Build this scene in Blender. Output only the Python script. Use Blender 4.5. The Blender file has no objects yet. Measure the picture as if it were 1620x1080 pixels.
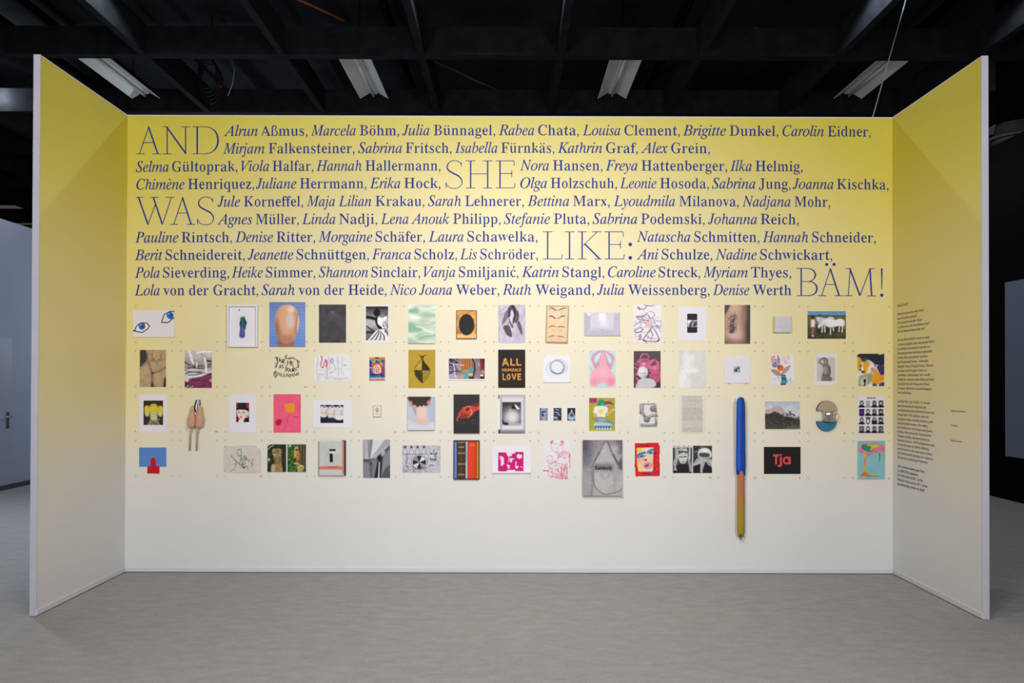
import bpy, bmesh, math, random
import numpy as np
from mathutils import Vector, Matrix, Euler

scene = bpy.context.scene
COL = scene.collection
R = math.radians

# ================================================================ camera
F = 1123.0                                   # focal length in pixels of a 1620 px wide frame
CX, CY, CZ = 0.012, -5.5558, 1.5081
YAW, PITCH, ROLL = -0.0011, 0.0072, 0.0027
SX, SY = -0.21, 52.88
cd = bpy.data.cameras.new('camera'); cam = bpy.data.objects.new('camera', cd); COL.objects.link(cam)
cd.sensor_width = 36; cd.sensor_fit = 'HORIZONTAL'; cd.lens = F*36/1620
cd.shift_x = -SX/1620; cd.shift_y = SY/1620; cd.clip_start = .05; cd.clip_end = 200
cam.matrix_world = (Matrix.Translation((CX, CY, CZ)) @ Matrix.Rotation(YAW, 4, 'Z')
                    @ Matrix.Rotation(math.pi/2+PITCH, 4, 'X') @ Matrix.Rotation(ROLL, 4, 'Z'))
scene.camera = cam

# ================================================================ world, lights, exposure
scene.view_settings.view_transform = 'Standard'
scene.view_settings.look = 'None'
scene.view_settings.exposure = 0.0
scene.view_settings.gamma = 1.0
scene.view_settings.use_curve_mapping = False
w = bpy.data.worlds.new('hall_ambient'); scene.world = w; w.use_nodes = True
w.node_tree.nodes['Background'].inputs[0].default_value = (.86, .93, 1, 1)
w.node_tree.nodes['Background'].inputs[1].default_value = 0.06

def area_light(name, loc, aim, size, power, col, size_y=None):
    l = bpy.data.lights.new(name, 'AREA'); l.energy = power; l.color = col; l.size = size
    if size_y: l.shape = 'RECTANGLE'; l.size_y = size_y
    o = bpy.data.objects.new(name, l); COL.objects.link(o); o.location = loc
    o.rotation_euler = (Vector(aim)-Vector(loc)).to_track_quat('-Z', 'Y').to_euler()
    return o
def bulb(name, loc, power, col, radius=.12, aim=None, cone=110, blend=1.0):
    l = bpy.data.lights.new(name, 'SPOT' if aim else 'POINT'); l.energy = power; l.color = col; l.shadow_soft_size = radius
    o = bpy.data.objects.new(name, l); COL.objects.link(o); o.location = loc
    if aim:
        l.spot_size = R(cone); l.spot_blend = blend
        o.rotation_euler = (Vector(aim)-Vector(loc)).to_track_quat('-Z', 'Y').to_euler()
    return o
WARM, NEUT, COOL = (1, .965, .92), (1, .985, .965), (.78, .9, 1)
bulb('stand_spot', (.25, -3.6, 3.6), 170, WARM, .16, (.2, 0, 1.45), 68)
bulb('front_fill', (-2.6, -6.6, 3.1), 620, NEUT, .5, (-1.3, 0, 2.2), 100)  # unseen fill pair added to wash the back and side walls
bulb('front_fill', (2.6, -6.6, 3.1), 600, NEUT, .5, (1.3, 0, 2.2), 100)
bulb('overhead_fill', (0, -4.3, 5.9), 430, NEUT, .5, (0, -3.4, 0), 96)  # unseen light added to brighten the floor
bulb('stand_fill', (0, -2.6, 3.2), 95, NEUT, .3)  # unseen fill added inside the stand to lift the side walls
bulb('left_floor_fill', (-5.6, 1.2, 5.4), 650, COOL, .2, (-5.6, .4, 0), 80)  # unseen cool light added for the floor outside the left wall
for x, e in ((-4.7, 110), (-0.24, 130), (4.1, 110), (6.0, 50)): bulb('ceiling_downlight', (x, 2.9, 6.5), e, COOL, .08, (x, 2.9, 0), 144, .2)
LAMPS = [(-8.6, 6.2, 6.25, 30), (11.6, 10.3, 6.2, 70), (-5.6, 8.2, 4.6, 60), (-5.0, 6.4, 2.2, 60)]  # last entry is an unseen fill, added to brighten the left partition
for (x, y, z, e) in LAMPS: bulb('hall_lamp_and_fill', (x, y, z), e, COOL)
for x in (-6.2, -2.2, 1.8, 5.6): bulb('low_fixture_fill', (x, 3.6, 4.2), 13, NEUT)  # added out of sight behind the stand to brighten the strip lights

# ================================================================ helpers
H = 3.5704                                   # height of the stand walls
DL, DR = 1.031, 1.055                        # depth of the side walls
def ray(px, py):
    u, v = px-810-SX, py-540-SY
    c, s = math.cos(ROLL), math.sin(ROLL); u, v = c*u+s*v, -s*u+c*v
    x, y, z = u/F, 1.0, -v/F
    c, s = math.cos(PITCH), math.sin(PITCH); y, z = c*y-s*z, s*y+c*z
    c, s = math.cos(YAW), math.sin(YAW); x, y = c*x-s*y, s*x+c*y
    return x, y, z
def at(px, py, Y=0.0):                       # measured pixel -> (x, z) on the plane y = Y
    x, y, z = ray(px, py); t = (Y-CY)/y
    return CX+x*t, CZ+z*t
def at_x(px, py, X):                         # measured pixel -> (y, z) on the plane x = X
    x, y, z = ray(px, py); t = (X-CX)/x
    return CY+y*t, CZ+z*t
def lin(c):
    c = np.asarray(c, float)/255.0
    return np.where(c <= .04045, c/12.92, ((c+.055)/1.055)**2.4)
def hexc(s):
    if isinstance(s, str):
        s = s.lstrip('#'); return tuple(int(s[i:i+2], 16) for i in (0, 2, 4))
    return s

MATS = {}
def mat(name, col, rough=.8, spec=.3, metal=0, noise=0, scale=40, bump=0, attr=None):
    """procedural material; col is an sRGB triple or hex string, noise varies it"""
    if name in MATS: return MATS[name]
    m = bpy.data.materials.new(name); m.use_nodes = True; nt = m.node_tree; N = nt.nodes
    b = N['Principled BSDF']; b.inputs['Roughness'].default_value = rough
    b.inputs['Specular IOR Level'].default_value = spec; b.inputs['Metallic'].default_value = metal
    if attr:
        a = N.new('ShaderNodeVertexColor'); a.layer_name = attr
        nt.links.new(a.outputs['Color'], b.inputs['Base Color'])
    else:
        c = lin(hexc(col)); b.inputs['Base Color'].default_value = (*c, 1)
    if noise or bump:
        tc = N.new('ShaderNodeNewGeometry'); nz = N.new('ShaderNodeTexNoise')
        nz.inputs['Scale'].default_value = scale; nz.inputs['Detail'].default_value = 4
        nt.links.new(tc.outputs['Position'], nz.inputs['Vector'])
        if noise and not attr:
            r = N.new('ShaderNodeValToRGB'); c = lin(hexc(col))
            r.color_ramp.elements[0].position = .3; r.color_ramp.elements[1].position = .7
            r.color_ramp.elements[0].color = (*(c*(1-noise)), 1); r.color_ramp.elements[1].color = (*np.clip(c*(1+noise), 0, 1), 1)
            nt.links.new(nz.outputs['Fac'], r.inputs['Fac']); nt.links.new(r.outputs['Color'], b.inputs['Base Color'])
        if bump:
            bp = N.new('ShaderNodeBump'); bp.inputs['Strength'].default_value = bump; bp.inputs['Distance'].default_value = .002
            nt.links.new(nz.outputs['Fac'], bp.inputs['Height']); nt.links.new(bp.outputs['Normal'], b.inputs['Normal'])
    MATS[name] = m
    return m

def tag(o, label=None, cat=None, group=None, kind=None):
    if label: o['label'] = label
    if cat: o['category'] = cat
    if group: o['group'] = group
    if kind: o['kind'] = kind
    return o
def thing(name, loc, label, cat, group=None):
    o = bpy.data.objects.new(name, None); o.empty_display_size = .05; COL.objects.link(o); o.location = loc
    return tag(o, label, cat, group)
def link(name, me, parent=None, loc=None):
    o = bpy.data.objects.new(name, me); COL.objects.link(o)
    if parent is not None: o.parent = parent
    elif loc is not None: o.location = loc
    return o

class MB:
    """collects shapes in world coordinates and links them as ONE mesh object"""
    def __init__(s): s.v = []; s.f = []; s.mi = []; s.smooth = []
    def add(s, vs, fs, mi=0, smooth=False):
        b = len(s.v); s.v += [tuple(v) for v in vs]
        for f in fs: s.f.append([b+i for i in f]); s.mi.append(mi); s.smooth.append(smooth)
        return s
    def box(s, x0, x1, y0, y1, z0, z1, mi=0, bevel=0):
        bm = bmesh.new(); bmesh.ops.create_cube(bm, size=1)
        for v in bm.verts:
            v.co = Vector(((x0+x1)/2+v.co.x*(x1-x0), (y0+y1)/2+v.co.y*(y1-y0), (z0+z1)/2+v.co.z*(z1-z0)))
        if bevel: bmesh.ops.bevel(bm, geom=bm.edges[:], offset=bevel, segments=2, profile=.5, affect='EDGES')
        bm.verts.index_update()
        s.add([v.co for v in bm.verts], [[v.index for v in f.verts] for f in bm.faces], mi); bm.free(); return s
    def prism(s, pts, y0, y1, mi=0):
        """polygon in (x, z), extruded from y0 (front) to y1 (back)"""
        n = len(pts)
        a = sum(pts[i-1][0]*pts[i][1]-pts[i][0]*pts[i-1][1] for i in range(n))
        if a < 0: pts = pts[::-1]
        vs = [(x, y0, z) for x, z in pts]+[(x, y1, z) for x, z in pts]
        fs = [list(range(n)), list(range(2*n-1, n-1, -1))]+[[(i+1) % n, i, n+i, n+(i+1) % n] for i in range(n)]
        return s.add(vs, fs, mi)
    def tube(s, pts, rad, n=8, mi=0, closed=False):
        pts = [Vector(p) for p in pts]; m = len(pts); rad = rad if hasattr(rad, '__len__') else [rad]*m
        vs = []; up = Vector((0.013, 1, 0.021)); prev = None
        for i, p in enumerate(pts):
            if closed: t = pts[(i+1) % m]-pts[i-1]
            else: t = pts[min(i+1, m-1)]-pts[max(i-1, 0)]
            t.normalize()
            a = (prev or (up if abs(t.dot(up)) < .95 else Vector((1, 0, 0)))); a = (a-t*a.dot(t)).normalized(); prev = a; b = t.cross(a)
            for k in range(n):
                q = 2*math.pi*k/n; vs.append(p+(a*math.cos(q)+b*math.sin(q))*rad[i])
        fs = []
        for i in range(m if closed else m-1):
            for k in range(n):
                j = (i+1) % m; fs.append([i*n+k, i*n+(k+1) % n, j*n+(k+1) % n, j*n+k])
        if not closed: fs += [list(range(n-1, -1, -1)), [(m-1)*n+k for k in range(n)]]
        return s.add(vs, fs, mi, True)
    def lathe(s, c, prof, n=24, mi=0, axis='Z', sy=1.0):
        """profile [(radius, offset along axis)] about the point c"""
        vs = []
        for r, h in prof:
            for k in range(n):
                q = 2*math.pi*k/n; a, b = math.cos(q)*r, math.sin(q)*r
                if axis == 'Z': vs.append((c[0]+a, c[1]+b*sy, c[2]+h))
                elif axis == 'Y': vs.append((c[0]+a, c[1]+h, c[2]+b))
                else: vs.append((c[0]+h, c[1]+a, c[2]+b))
        m = len(prof); fs = [[i*n+k, i*n+(k+1) % n, (i+1)*n+(k+1) % n, (i+1)*n+k] for i in range(m-1) for k in range(n)]
        fs += [list(range(n)), [(m-1)*n+k for k in range(n)]]
        return s.add(vs, fs, mi, True)
    def disc(s, cx, cz, y, r, n=14, mi=0):
        return s.add([(cx+r*math.cos(2*math.pi*k/n), y, cz+r*math.sin(2*math.pi*k/n)) for k in range(n)], [list(range(n))], mi)
    def ribbon(s, pts, wd, y=0.0, mi=0):
        """flat stroke in the plane y, pts (x, z), width a number or a list"""
        m = len(pts); wd = wd if hasattr(wd, '__len__') else [wd]*m; vs = []
        for i in range(m):
            a = pts[max(i-1, 0)]; b = pts[min(i+1, m-1)]; dx, dz = b[0]-a[0], b[1]-a[1]; l = math.hypot(dx, dz) or 1
            nx, nz = -dz/l*wd[i]/2, dx/l*wd[i]/2
            vs += [(pts[i][0]+nx, y, pts[i][1]+nz), (pts[i][0]-nx, y, pts[i][1]-nz)]
        return s.add(vs, [[2*i, 2*i+1, 2*i+3, 2*i+2] for i in range(m-1)], mi)
    def build(s, name, mats, parent=None, origin=None, fix=True):
        if not isinstance(mats, (list, tuple)): mats = [mats]
        V = np.array(s.v, float)
        if parent is not None:
            org = np.zeros(3); q = parent
            while q is not None: org += np.array(q.location); q = q.parent
        elif origin is not None: org = np.array(origin, float)
        else:
            org = (V.min(0)+V.max(0))/2; org[2] = V[:, 2].min()
        me = bpy.data.meshes.new(name); me.from_pydata((V-org).tolist(), [], s.f)
        for m in mats: me.materials.append(m)
        me.polygons.foreach_set('material_index', s.mi); me.polygons.foreach_set('use_smooth', s.smooth)
        if fix:
            bm = bmesh.new(); bm.from_mesh(me); bmesh.ops.recalc_face_normals(bm, faces=bm.faces); bm.to_mesh(me); bm.free()
        me.update()
        return link(name, me, parent, None if parent is not None else org)

# ================================================================ the setting
def fabric_material():
    """stretch fabric, printed yellow above to white near the floor; also paler in a soft arch at mid-width"""
    m = bpy.data.materials.new('printed_fabric'); m.use_nodes = True; nt = m.node_tree; N = nt.nodes; b = N['Principled BSDF']
    g = N.new('ShaderNodeNewGeometry'); sp = N.new('ShaderNodeSeparateXYZ'); nt.links.new(g.outputs['Position'], sp.inputs[0])
    mr = N.new('ShaderNodeMapRange'); mr.inputs['From Min'].default_value = 0; mr.inputs['From Max'].default_value = 3.57
    nt.links.new(sp.outputs['Z'], mr.inputs['Value'])
    def math_node(op, a, b=0.0):
        n = N.new('ShaderNodeMath'); n.operation = op
        for i, v in enumerate((a, b)):
            if isinstance(v, (int, float)): n.inputs[i].default_value = v
            else: nt.links.new(v, n.inputs[i])
        return n.outputs[0]
    def smooth(lo, hi):
        n = N.new('ShaderNodeMapRange'); n.interpolation_type = 'SMOOTHSTEP'
        n.inputs['From Min'].default_value = lo; n.inputs['From Max'].default_value = hi
        nt.links.new(mr.outputs['Result'], n.inputs['Value']); return n.outputs['Result']
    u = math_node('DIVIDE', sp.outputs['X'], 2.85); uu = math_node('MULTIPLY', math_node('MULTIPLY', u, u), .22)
    lift = math_node('SUBTRACT', math_node('MULTIPLY', smooth(.35, .75), .165), math_node('MULTIPLY', uu, smooth(.1, .4)))  # shifts the ramp paler at mid-width and yellower towards the sides
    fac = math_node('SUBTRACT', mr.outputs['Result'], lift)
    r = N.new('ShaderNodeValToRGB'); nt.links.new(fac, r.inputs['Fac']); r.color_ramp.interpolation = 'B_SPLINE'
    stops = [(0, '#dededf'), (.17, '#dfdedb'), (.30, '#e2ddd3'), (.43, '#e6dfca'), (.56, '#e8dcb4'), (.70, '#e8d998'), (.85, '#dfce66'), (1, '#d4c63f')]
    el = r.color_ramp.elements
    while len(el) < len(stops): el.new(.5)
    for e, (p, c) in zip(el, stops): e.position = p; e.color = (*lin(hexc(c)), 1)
    nz = N.new('ShaderNodeTexNoise'); nz.inputs['Scale'].default_value = 3; nz.inputs['Detail'].default_value = 6
    nt.links.new(g.outputs['Position'], nz.inputs['Vector'])
    hs = N.new('ShaderNodeHueSaturation'); nt.links.new(r.outputs['Color'], hs.inputs['Color'])
    mv = N.new('ShaderNodeMapRange'); mv.inputs['To Min'].default_value = .97; mv.inputs['To Max'].default_value = 1.03
    nt.links.new(nz.outputs['Fac'], mv.inputs['Value']); nt.links.new(mv.outputs['Result'], hs.inputs['Value'])
    nt.links.new(hs.outputs['Color'], b.inputs['Base Color'])
    b.inputs['Roughness'].default_value = .55; b.inputs['Specular IOR Level'].default_value = .5
    wv = N.new('ShaderNodeTexNoise'); wv.inputs['Scale'].default_value = 400
    nt.links.new(g.outputs['Position'], wv.inputs['Vector'])
    bp = N.new('ShaderNodeBump'); bp.inputs['Strength'].default_value = .12; bp.inputs['Distance'].default_value = .001
    nt.links.new(wv.outputs['Fac'], bp.inputs['Height']); nt.links.new(bp.outputs['Normal'], b.inputs['Normal'])
    return m
# FABRIC
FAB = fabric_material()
EDGE = mat('lilac_white_edge', '#c9c8d6', .6, .3, noise=.03, scale=6)
SKIRT = mat('white_skirting', '#d6d5dc', .6, .3)
T = .041
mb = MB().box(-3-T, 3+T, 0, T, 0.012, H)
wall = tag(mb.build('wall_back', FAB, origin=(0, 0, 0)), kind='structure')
for k in (-2, -1, 0, 1, 2):                  # welded seams between the fabric lengths
    MB().box(k-.003+.012, k+.003+.012, -.0008, .001, .09, H-.003).build('seam', FAB, wall)
MB().box(-3, 3, -.002, T+.002, H, H+.008).build('top_rail', SKIRT, wall)
for s, d, nm in ((-1, DL, 'left'), (1, DR, 'right')):
    x0, x1 = (-3-T, -3) if s < 0 else (3, 3+T)
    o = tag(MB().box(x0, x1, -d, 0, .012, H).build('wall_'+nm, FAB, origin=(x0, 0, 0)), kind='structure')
    MB().box(x0-.001, x1+.001, -d-.004, -d+.002, .003, H+.008).build('end_edge', EDGE, o)
    MB().box(x0, x1, -d+.002, 0, H, H+.008).build('top_rail', SKIRT, o)
    xa, xb = (-3, -2.994) if s < 0 else (2.994, 3)
    tag(MB().box(xa, xb, -d-.004, -.006, .006, .04, bevel=.001).build('baseboard_'+nm, SKIRT), kind='structure')
    if s > 0: WALL_R = o
tag(MB().box(-3, 3, -.006, 0, .006, .04, bevel=.001).build('baseboard_back', SKIRT), kind='structure')

def carpet():
    m = bpy.data.materials.new('grey_needle_felt_carpet'); m.use_nodes = True; nt = m.node_tree; N = nt.nodes; b = N['Principled BSDF']
    g = N.new('ShaderNodeNewGeometry')
    n1 = N.new('ShaderNodeTexNoise'); n1.inputs['Scale'].default_value = 150; n1.inputs['Detail'].default_value = 4
    mp = N.new('ShaderNodeMapping'); mp.inputs['Scale'].default_value = (1.6, 3.2, 1)
    n2 = N.new('ShaderNodeTexNoise'); n2.inputs['Scale'].default_value = 4.5; n2.inputs['Detail'].default_value = 8; n2.inputs['Roughness'].default_value = .7
    nt.links.new(g.outputs['Position'], n1.inputs['Vector']); nt.links.new(g.outputs['Position'], mp.inputs['Vector']); nt.links.new(mp.outputs['Vector'], n2.inputs['Vector'])
    mx = N.new('ShaderNodeMath'); mx.operation = 'MULTIPLY_ADD'; mx.inputs[1].default_value = .55
    nt.links.new(n1.outputs['Fac'], mx.inputs[0])
    m2 = N.new('ShaderNodeMath'); m2.operation = 'MULTIPLY'; m2.inputs[1].default_value = .45; nt.links.new(n2.outputs['Fac'], m2.inputs[0]); nt.links.new(m2.outputs[0], mx.inputs[2])
    r = N.new('ShaderNodeValToRGB'); nt.links.new(mx.outputs[0], r.inputs['Fac'])
    r.color_ramp.elements[0].position = .36; r.color_ramp.elements[1].position = .64
    r.color_ramp.elements[0].color = (*lin(hexc('#908d8d')), 1); r.color_ramp.elements[1].color = (*lin(hexc('#a9a6a6')), 1)
    nt.links.new(r.outputs['Color'], b.inputs['Base Color']); b.inputs['Roughness'].default_value = .95; b.inputs['Specular IOR Level'].default_value = .1
    bp = N.new('ShaderNodeBump'); bp.inputs['Strength'].default_value = .3; bp.inputs['Distance'].default_value = .003
    nt.links.new(n1.outputs['Fac'], bp.inputs['Height']); nt.links.new(bp.outputs['Normal'], b.inputs['Normal'])
    return m
fl = tag(MB().box(-16, 16, -9, 22, -.05, 0).build('floor', carpet(), origin=(0, 0, 0)), kind='structure')

BLACK = mat('matt_black_paint', '#0b0b0d', .9, .06, noise=.25, scale=3)
BLACK2 = mat('black_beam_paint', '#202125', .85, .08, noise=.3, scale=5)
CEIL_Z = 7.2
ce = tag(MB().box(-16, 16, -9, 22, CEIL_Z, CEIL_Z+.05).build('ceiling', mat('charcoal_ceiling', '#2c2e33', .9, .06, noise=.3, scale=2)), kind='structure')
BZ0, BZ1 = 6.008, 6.40
for k in range(-7, 9):                       # lengthwise beams, about 1.93 m apart
    x = .69+1.935*k; MB().box(x-.05, x+.05, -8.9, 21.9, BZ0+.002, BZ1).build('beam', BLACK2, ce)
for k in range(-5, 9):                       # cross beams
    y = 4.25+2.12*k; MB().box(-15.9, 15.9, y, y+.14, BZ0, BZ1).build('cross_beam', BLACK2, ce)
for i, (x, y) in enumerate([(-9.6, 0), (-7.6, 0), (-6.9, 0), (-5.6, 0), (-3.5, 0), (-1.8, 0), (2.5, 0), (6.2, 0)]):
    MB().box(x-.035, x+.035, -8.9, 21.9, 6.75, 6.9).build('purlin', BLACK, ce)
tag(MB().box(-16, 16, 21.8, 22, 0, CEIL_Z).build('wall_hall_back', BLACK), kind='structure')
# black hall wall on the right, grey partition wall with a door on the left
tag(MB().box(6.34, 6.5, 0.5, 21.8, 0, 4.6).build('wall_hall_right', BLACK), kind='structure')
GREYW = mat('cool_grey_partition_paint', '#a3abc4', .6, .3, noise=.03, scale=3)
hl = tag(MB().box(-7.0, -6.86, 2.2, 17, 0, 3.66).build('wall_hall_left', GREYW), kind='structure')
tag(MB().box(-6.86, -6.845, 2.2, 17, 0, .065).build('baseboard_hall_left', mat('dark_grey_skirting', '#4a4a4c', .7)), kind='structure')
dy = [at_x(-40, 650, -6.86)[0], at_x(18, 650, -6.86)[0]]
dr = tag(MB().box(-6.86, -6.852, dy[0], dy[1], .065, at_x(10, 534, -6.86)[1]).build('door_1', mat('grey_door_leaf', '#a4aac2', .5, .4)), kind='structure')
hy, hz = at_x(12, 659, -6.85)
STEEL = mat('brushed_steel', '#b9b9bb', .3, .5, metal=1)
m = MB(); m.box(-6.853, -6.845, hy-.03, hy+.03, hz-.16, hz+.07, bevel=.003); m.tube([(-6.845, hy, hz), (-6.79, hy, hz), (-6.785, hy-.13, hz)], .011); m.build('door_handle', STEEL, dr)

# grey display panel against the black wall at the right
y0, zt = at_x(1592, 447, 6.30); _, zb = at_x(1592, 721, 6.30)
PANEL = mat('blue_grey_panel', '#7c8294', .6, .3)
t = thing('display_panel', (6.3, y0-1.2, 0), 'tall plain grey-blue panel on feet before the black hall wall at right', 'panel')
MB().box(6.28, 6.32, y0-2.6, y0, zb, zt, bevel=.004).build('board', PANEL, t)
for yy in (y0-.5, y0-2.1):
    MB().box(6.285, 6.315, yy-.02, yy+.02, 0, zb+.002).build('foot', BLACK, t)

# ---- ceiling fittings
FIX = mat('white_enamel_reflector', '#dededb', .45, .4)
TUBE = mat('unlit_fluorescent_tube', '#dcdcda', .3, .5)
def ceiling_light(xc, y0, y1, z, label):
    t = thing('ceiling_light', (xc, (y0+y1)/2, z), label, 'ceiling light', 'switched-off strip lights between the beams')
    for s, nm in ((-1, 'reflector'), (1, 'reflector')):
        m = MB(); m.prism([(xc+s*.055, z+.06), (xc+s*.07, z+.06), (xc+s*.235, z-.03), (xc+s*.235, z-.042), (xc+s*.226, z-.042)], y0, y1); m.build(nm, FIX, t)
    MB().box(xc-.055, xc+.055, y0, y1, z+.03, z+.11, bevel=.008).build('housing', FIX, t)
    MB().tube([(xc, y0+.04, z-.012), (xc, y1-.04, z-.012)], .019).build('tube', TUBE, t)
    for yy in (y0+.4, y1-.4):
        MB().tube([(xc, yy, z+.11), (xc, yy, CEIL_Z)], .006, 6).build('hanger_rod', BLACK, t)
LZ = 6.22
for px, lb in ((231, 'white strip light with reflector wings, unlit, above the left end of the wall'),
               (592, 'unlit white strip light hanging between the beams, left of centre'),
               (968, 'unlit white strip light hanging between the beams, right of centre'),
               (1341, 'white strip light with reflector wings, unlit, crossed by the thin hanging wire')):
    xr, yr, zr = ray(px, 152); tt = (LZ-CZ)/zr; x, y = CX+xr*tt, CY+yr*tt
    ceiling_light(x, y-1.55, y, LZ, lb)
# round diffuser beyond the right wall
xr, yr, zr = ray(1604, 222); tt = (5.2-CZ)/zr; vx, vy = CX+xr*tt, CY+yr*tt; vz = 5.2
VENT = mat('grey_metal_diffuser', '#77767a', .5, .4)
t = thing('ceiling_vent', (vx, vy, vz), 'round grey air diffuser hanging beyond the right wall', 'air vent')
MB().lathe((vx, vy, vz), [(.24, .24), (.27, .07), (.38, .035), (.42, 0), (.40, -.02), (.36, -.005), (.325, .02)]).build('ring', VENT, t)
MB().lathe((vx, vy, vz), [(.02, .05), (.245, .025), (.29, -.006), (.245, -.045), (.02, -.05)]).build('core', VENT, t)
MB().box(vx-.06, vx+.06, vy-.26, vy+.26, vz-.065, vz-.045, bevel=.004).build('bracket', BLACK, t)
MB().lathe((vx, vy, vz+.24), [(.23, 0), (.23, CEIL_Z-vz-.24)]).build('duct', BLACK, t)
# thin wire from the top of the back wall up to the ceiling
wx, wz = at(1380, 184, .02); xr, yr, zr = ray(1433, 0); tt = (1.2-CY)/yr
top = Vector((CX+xr*tt, 1.2, CZ+zr*tt)); a = Vector((wx, .02, H+.006)); top = a+(top-a)*((BZ0+.3-a.z)/(top.z-a.z))
tag(MB().tube([a, top], .004, 6).build('wire', mat('grey_wire', '#8f97a3', .4, .5)), 'thin grey wire rising from the top right of the wall to the ceiling', 'wire')
# loose cables and a conduit up in the beams
def at_z(px, py, Z):
    x, y, z = ray(px, py); q = (Z-CZ)/z; return Vector((CX+x*q, CY+y*q, Z))
RUST = mat('rust_brown_conduit', '#7a4a3c', .7, .2)
tag(MB().tube([at_z(678, 92, 6.5), at_z(754, 128, 6.5), at_z(800, 148, 6.5)], .014, 6).build('conduit', RUST), 'rust-brown conduit slanting behind the front cross beam', 'pipe')
tag(MB().tube([at_z(455, -8, 6.45), at_z(492, 8, 6.45), at_z(545, 33, 6.45)], .016, 6).build('cable', mat('orange_brown_cable', '#8a4a2a', .6, .2)), 'orange-brown cable above the beams near the top edge', 'cable')
mm = MB()
for k in range(5):
    c = at_z(332, 118, 6.3); pts = []
    for j in range(25):
        q = 2*math.pi*j/24; pts.append(c+Vector((.14*math.cos(q)*(1+.06*k), .04*k-.1, .26*math.sin(q)*(1+.05*k)-.03*k)))
    mm.tube(pts, .009, 6)
mm.tube([c+Vector((0, 0, .25)), c+Vector((.02, .01, .5)), Vector((c.x+.03, c.y, CEIL_Z))], .008, 6)
tag(mm.build('cable_coil', mat('black_rubber_cable', '#101012', .6, .3)), 'coil of black cable hanging between the beams above the left text', 'cable')
c = at_z(349, 137, 6.2)
tag(MB().lathe((c.x, c.y, c.z), [(.035, 0), (.045, .02), (.045, .12), (.03, .14)], 12).build('plug', mat('red_plug', '#7a1d18', .5)), 'red plug hanging below the black cable coil', 'plug')
c2 = at_z(366, 92, 6.45); c3 = at_z(362, 143, 6.0)
tag(MB().tube([Vector((c2.x-.02, c2.y, CEIL_Z)), c2, c2+Vector((.05, 0, -.2)), c2+Vector((.02, 0, -.4)), c2+Vector((-.05, 0, -.58))], .008, 6).build('cable', mat('pale_grey_cable', '#8d8984', .6)), 'pale grey cable hanging beside the black cable coil', 'cable')
xx = at_z(1195, 40, 6.42); mm = [Vector((xx.x+.115*k, 4.27+[0, .03, .07, .08, .04, .01, .02][k], BZ1+.007)) for k in range(7)]
tag(MB().tube(mm, .008, 6).build('cable', mat('pale_grey_cable', '#8d8984', .6)), 'pale cable lying along the front cross beam at right', 'cable')

# ================================================================ lettering on the walls
def m_bold(ch):
    if 'A' <= ch <= 'Z': return chr(0x1D400+ord(ch)-65)
    if 'a' <= ch <= 'z': return chr(0x1D41A+ord(ch)-97)
    if '0' <= ch <= '9': return chr(0x1D7CE+ord(ch)-48)
    return ch
def m_italic(ch):
    if ch == 'h': return '\u210e'
    if 'A' <= ch <= 'Z': return chr(0x1D434+ord(ch)-65)
    if 'a' <= ch <= 'z': return chr(0x1D44E+ord(ch)-97)
    return ch
def m_fraktur(ch):
    if 'A' <= ch <= 'Z': return chr(0x1D56C+ord(ch)-65)
    if 'a' <= ch <= 'z': return chr(0x1D586+ord(ch)-97)
    return ch
def outlines(chars, style, res=4):
    """{char: (advance, loops)} in em: every character is set twice on a line of its own"""
    c = bpy.data.curves.new('g', 'FONT'); c.size = 1; c.space_line = 4
    c.body = '\n'.join(style(ch)*2 for ch in chars)
    o = bpy.data.objects.new('g', c); COL.objects.link(o)
    cu = o.to_curve(bpy.context.evaluated_depsgraph_get())
    rows = {}
    ys = []
    for s in cu.splines:
        b = s.bezier_points; n = len(b); L = []
        for i in range(n):
            p0, p1 = b[i].co, b[i].handle_right; q = b[(i+1) % n]; p2, p3 = q.handle_left, q.co
            st = abs((p1-p0).cross(p3-p0).z) < 1e-5 and abs((p2-p0).cross(p3-p0).z) < 1e-5
            k = 1 if st else res
            for j in range(k):
                t = j/k; a = 1-t; v = p0*(a**3)+p1*(3*a*a*t)+p2*(3*a*t*t)+p3*(t**3)
                if not L or math.dist(L[-1], (v.x, v.y)) > 1e-4: L.append((v.x, v.y))
        if len(L) > 2 and math.dist(L[0], L[-1]) < 1e-4: L.pop()
        if len(L) > 2: ys.append(L)
    step = None; out = {}
    o.to_curve_clear(); bpy.data.objects.remove(o); bpy.data.curves.remove(c)
    step = 4.0
    for L in ys:
        my = sum(p[1] for p in L)/len(L); rows.setdefault(round((.25-my)/step), []).append(L)
    for i, ch in enumerate(chars):
        Ls = rows.get(i, []); h = len(Ls)//2
        if not h: continue
        A, B = Ls[:h], Ls[h:2*h]
        adv = B[0][0][0]-A[0][0][0]
        out[ch] = (adv, [[(x, y+i*step) for x, y in L] for L in A])
    return out
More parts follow.
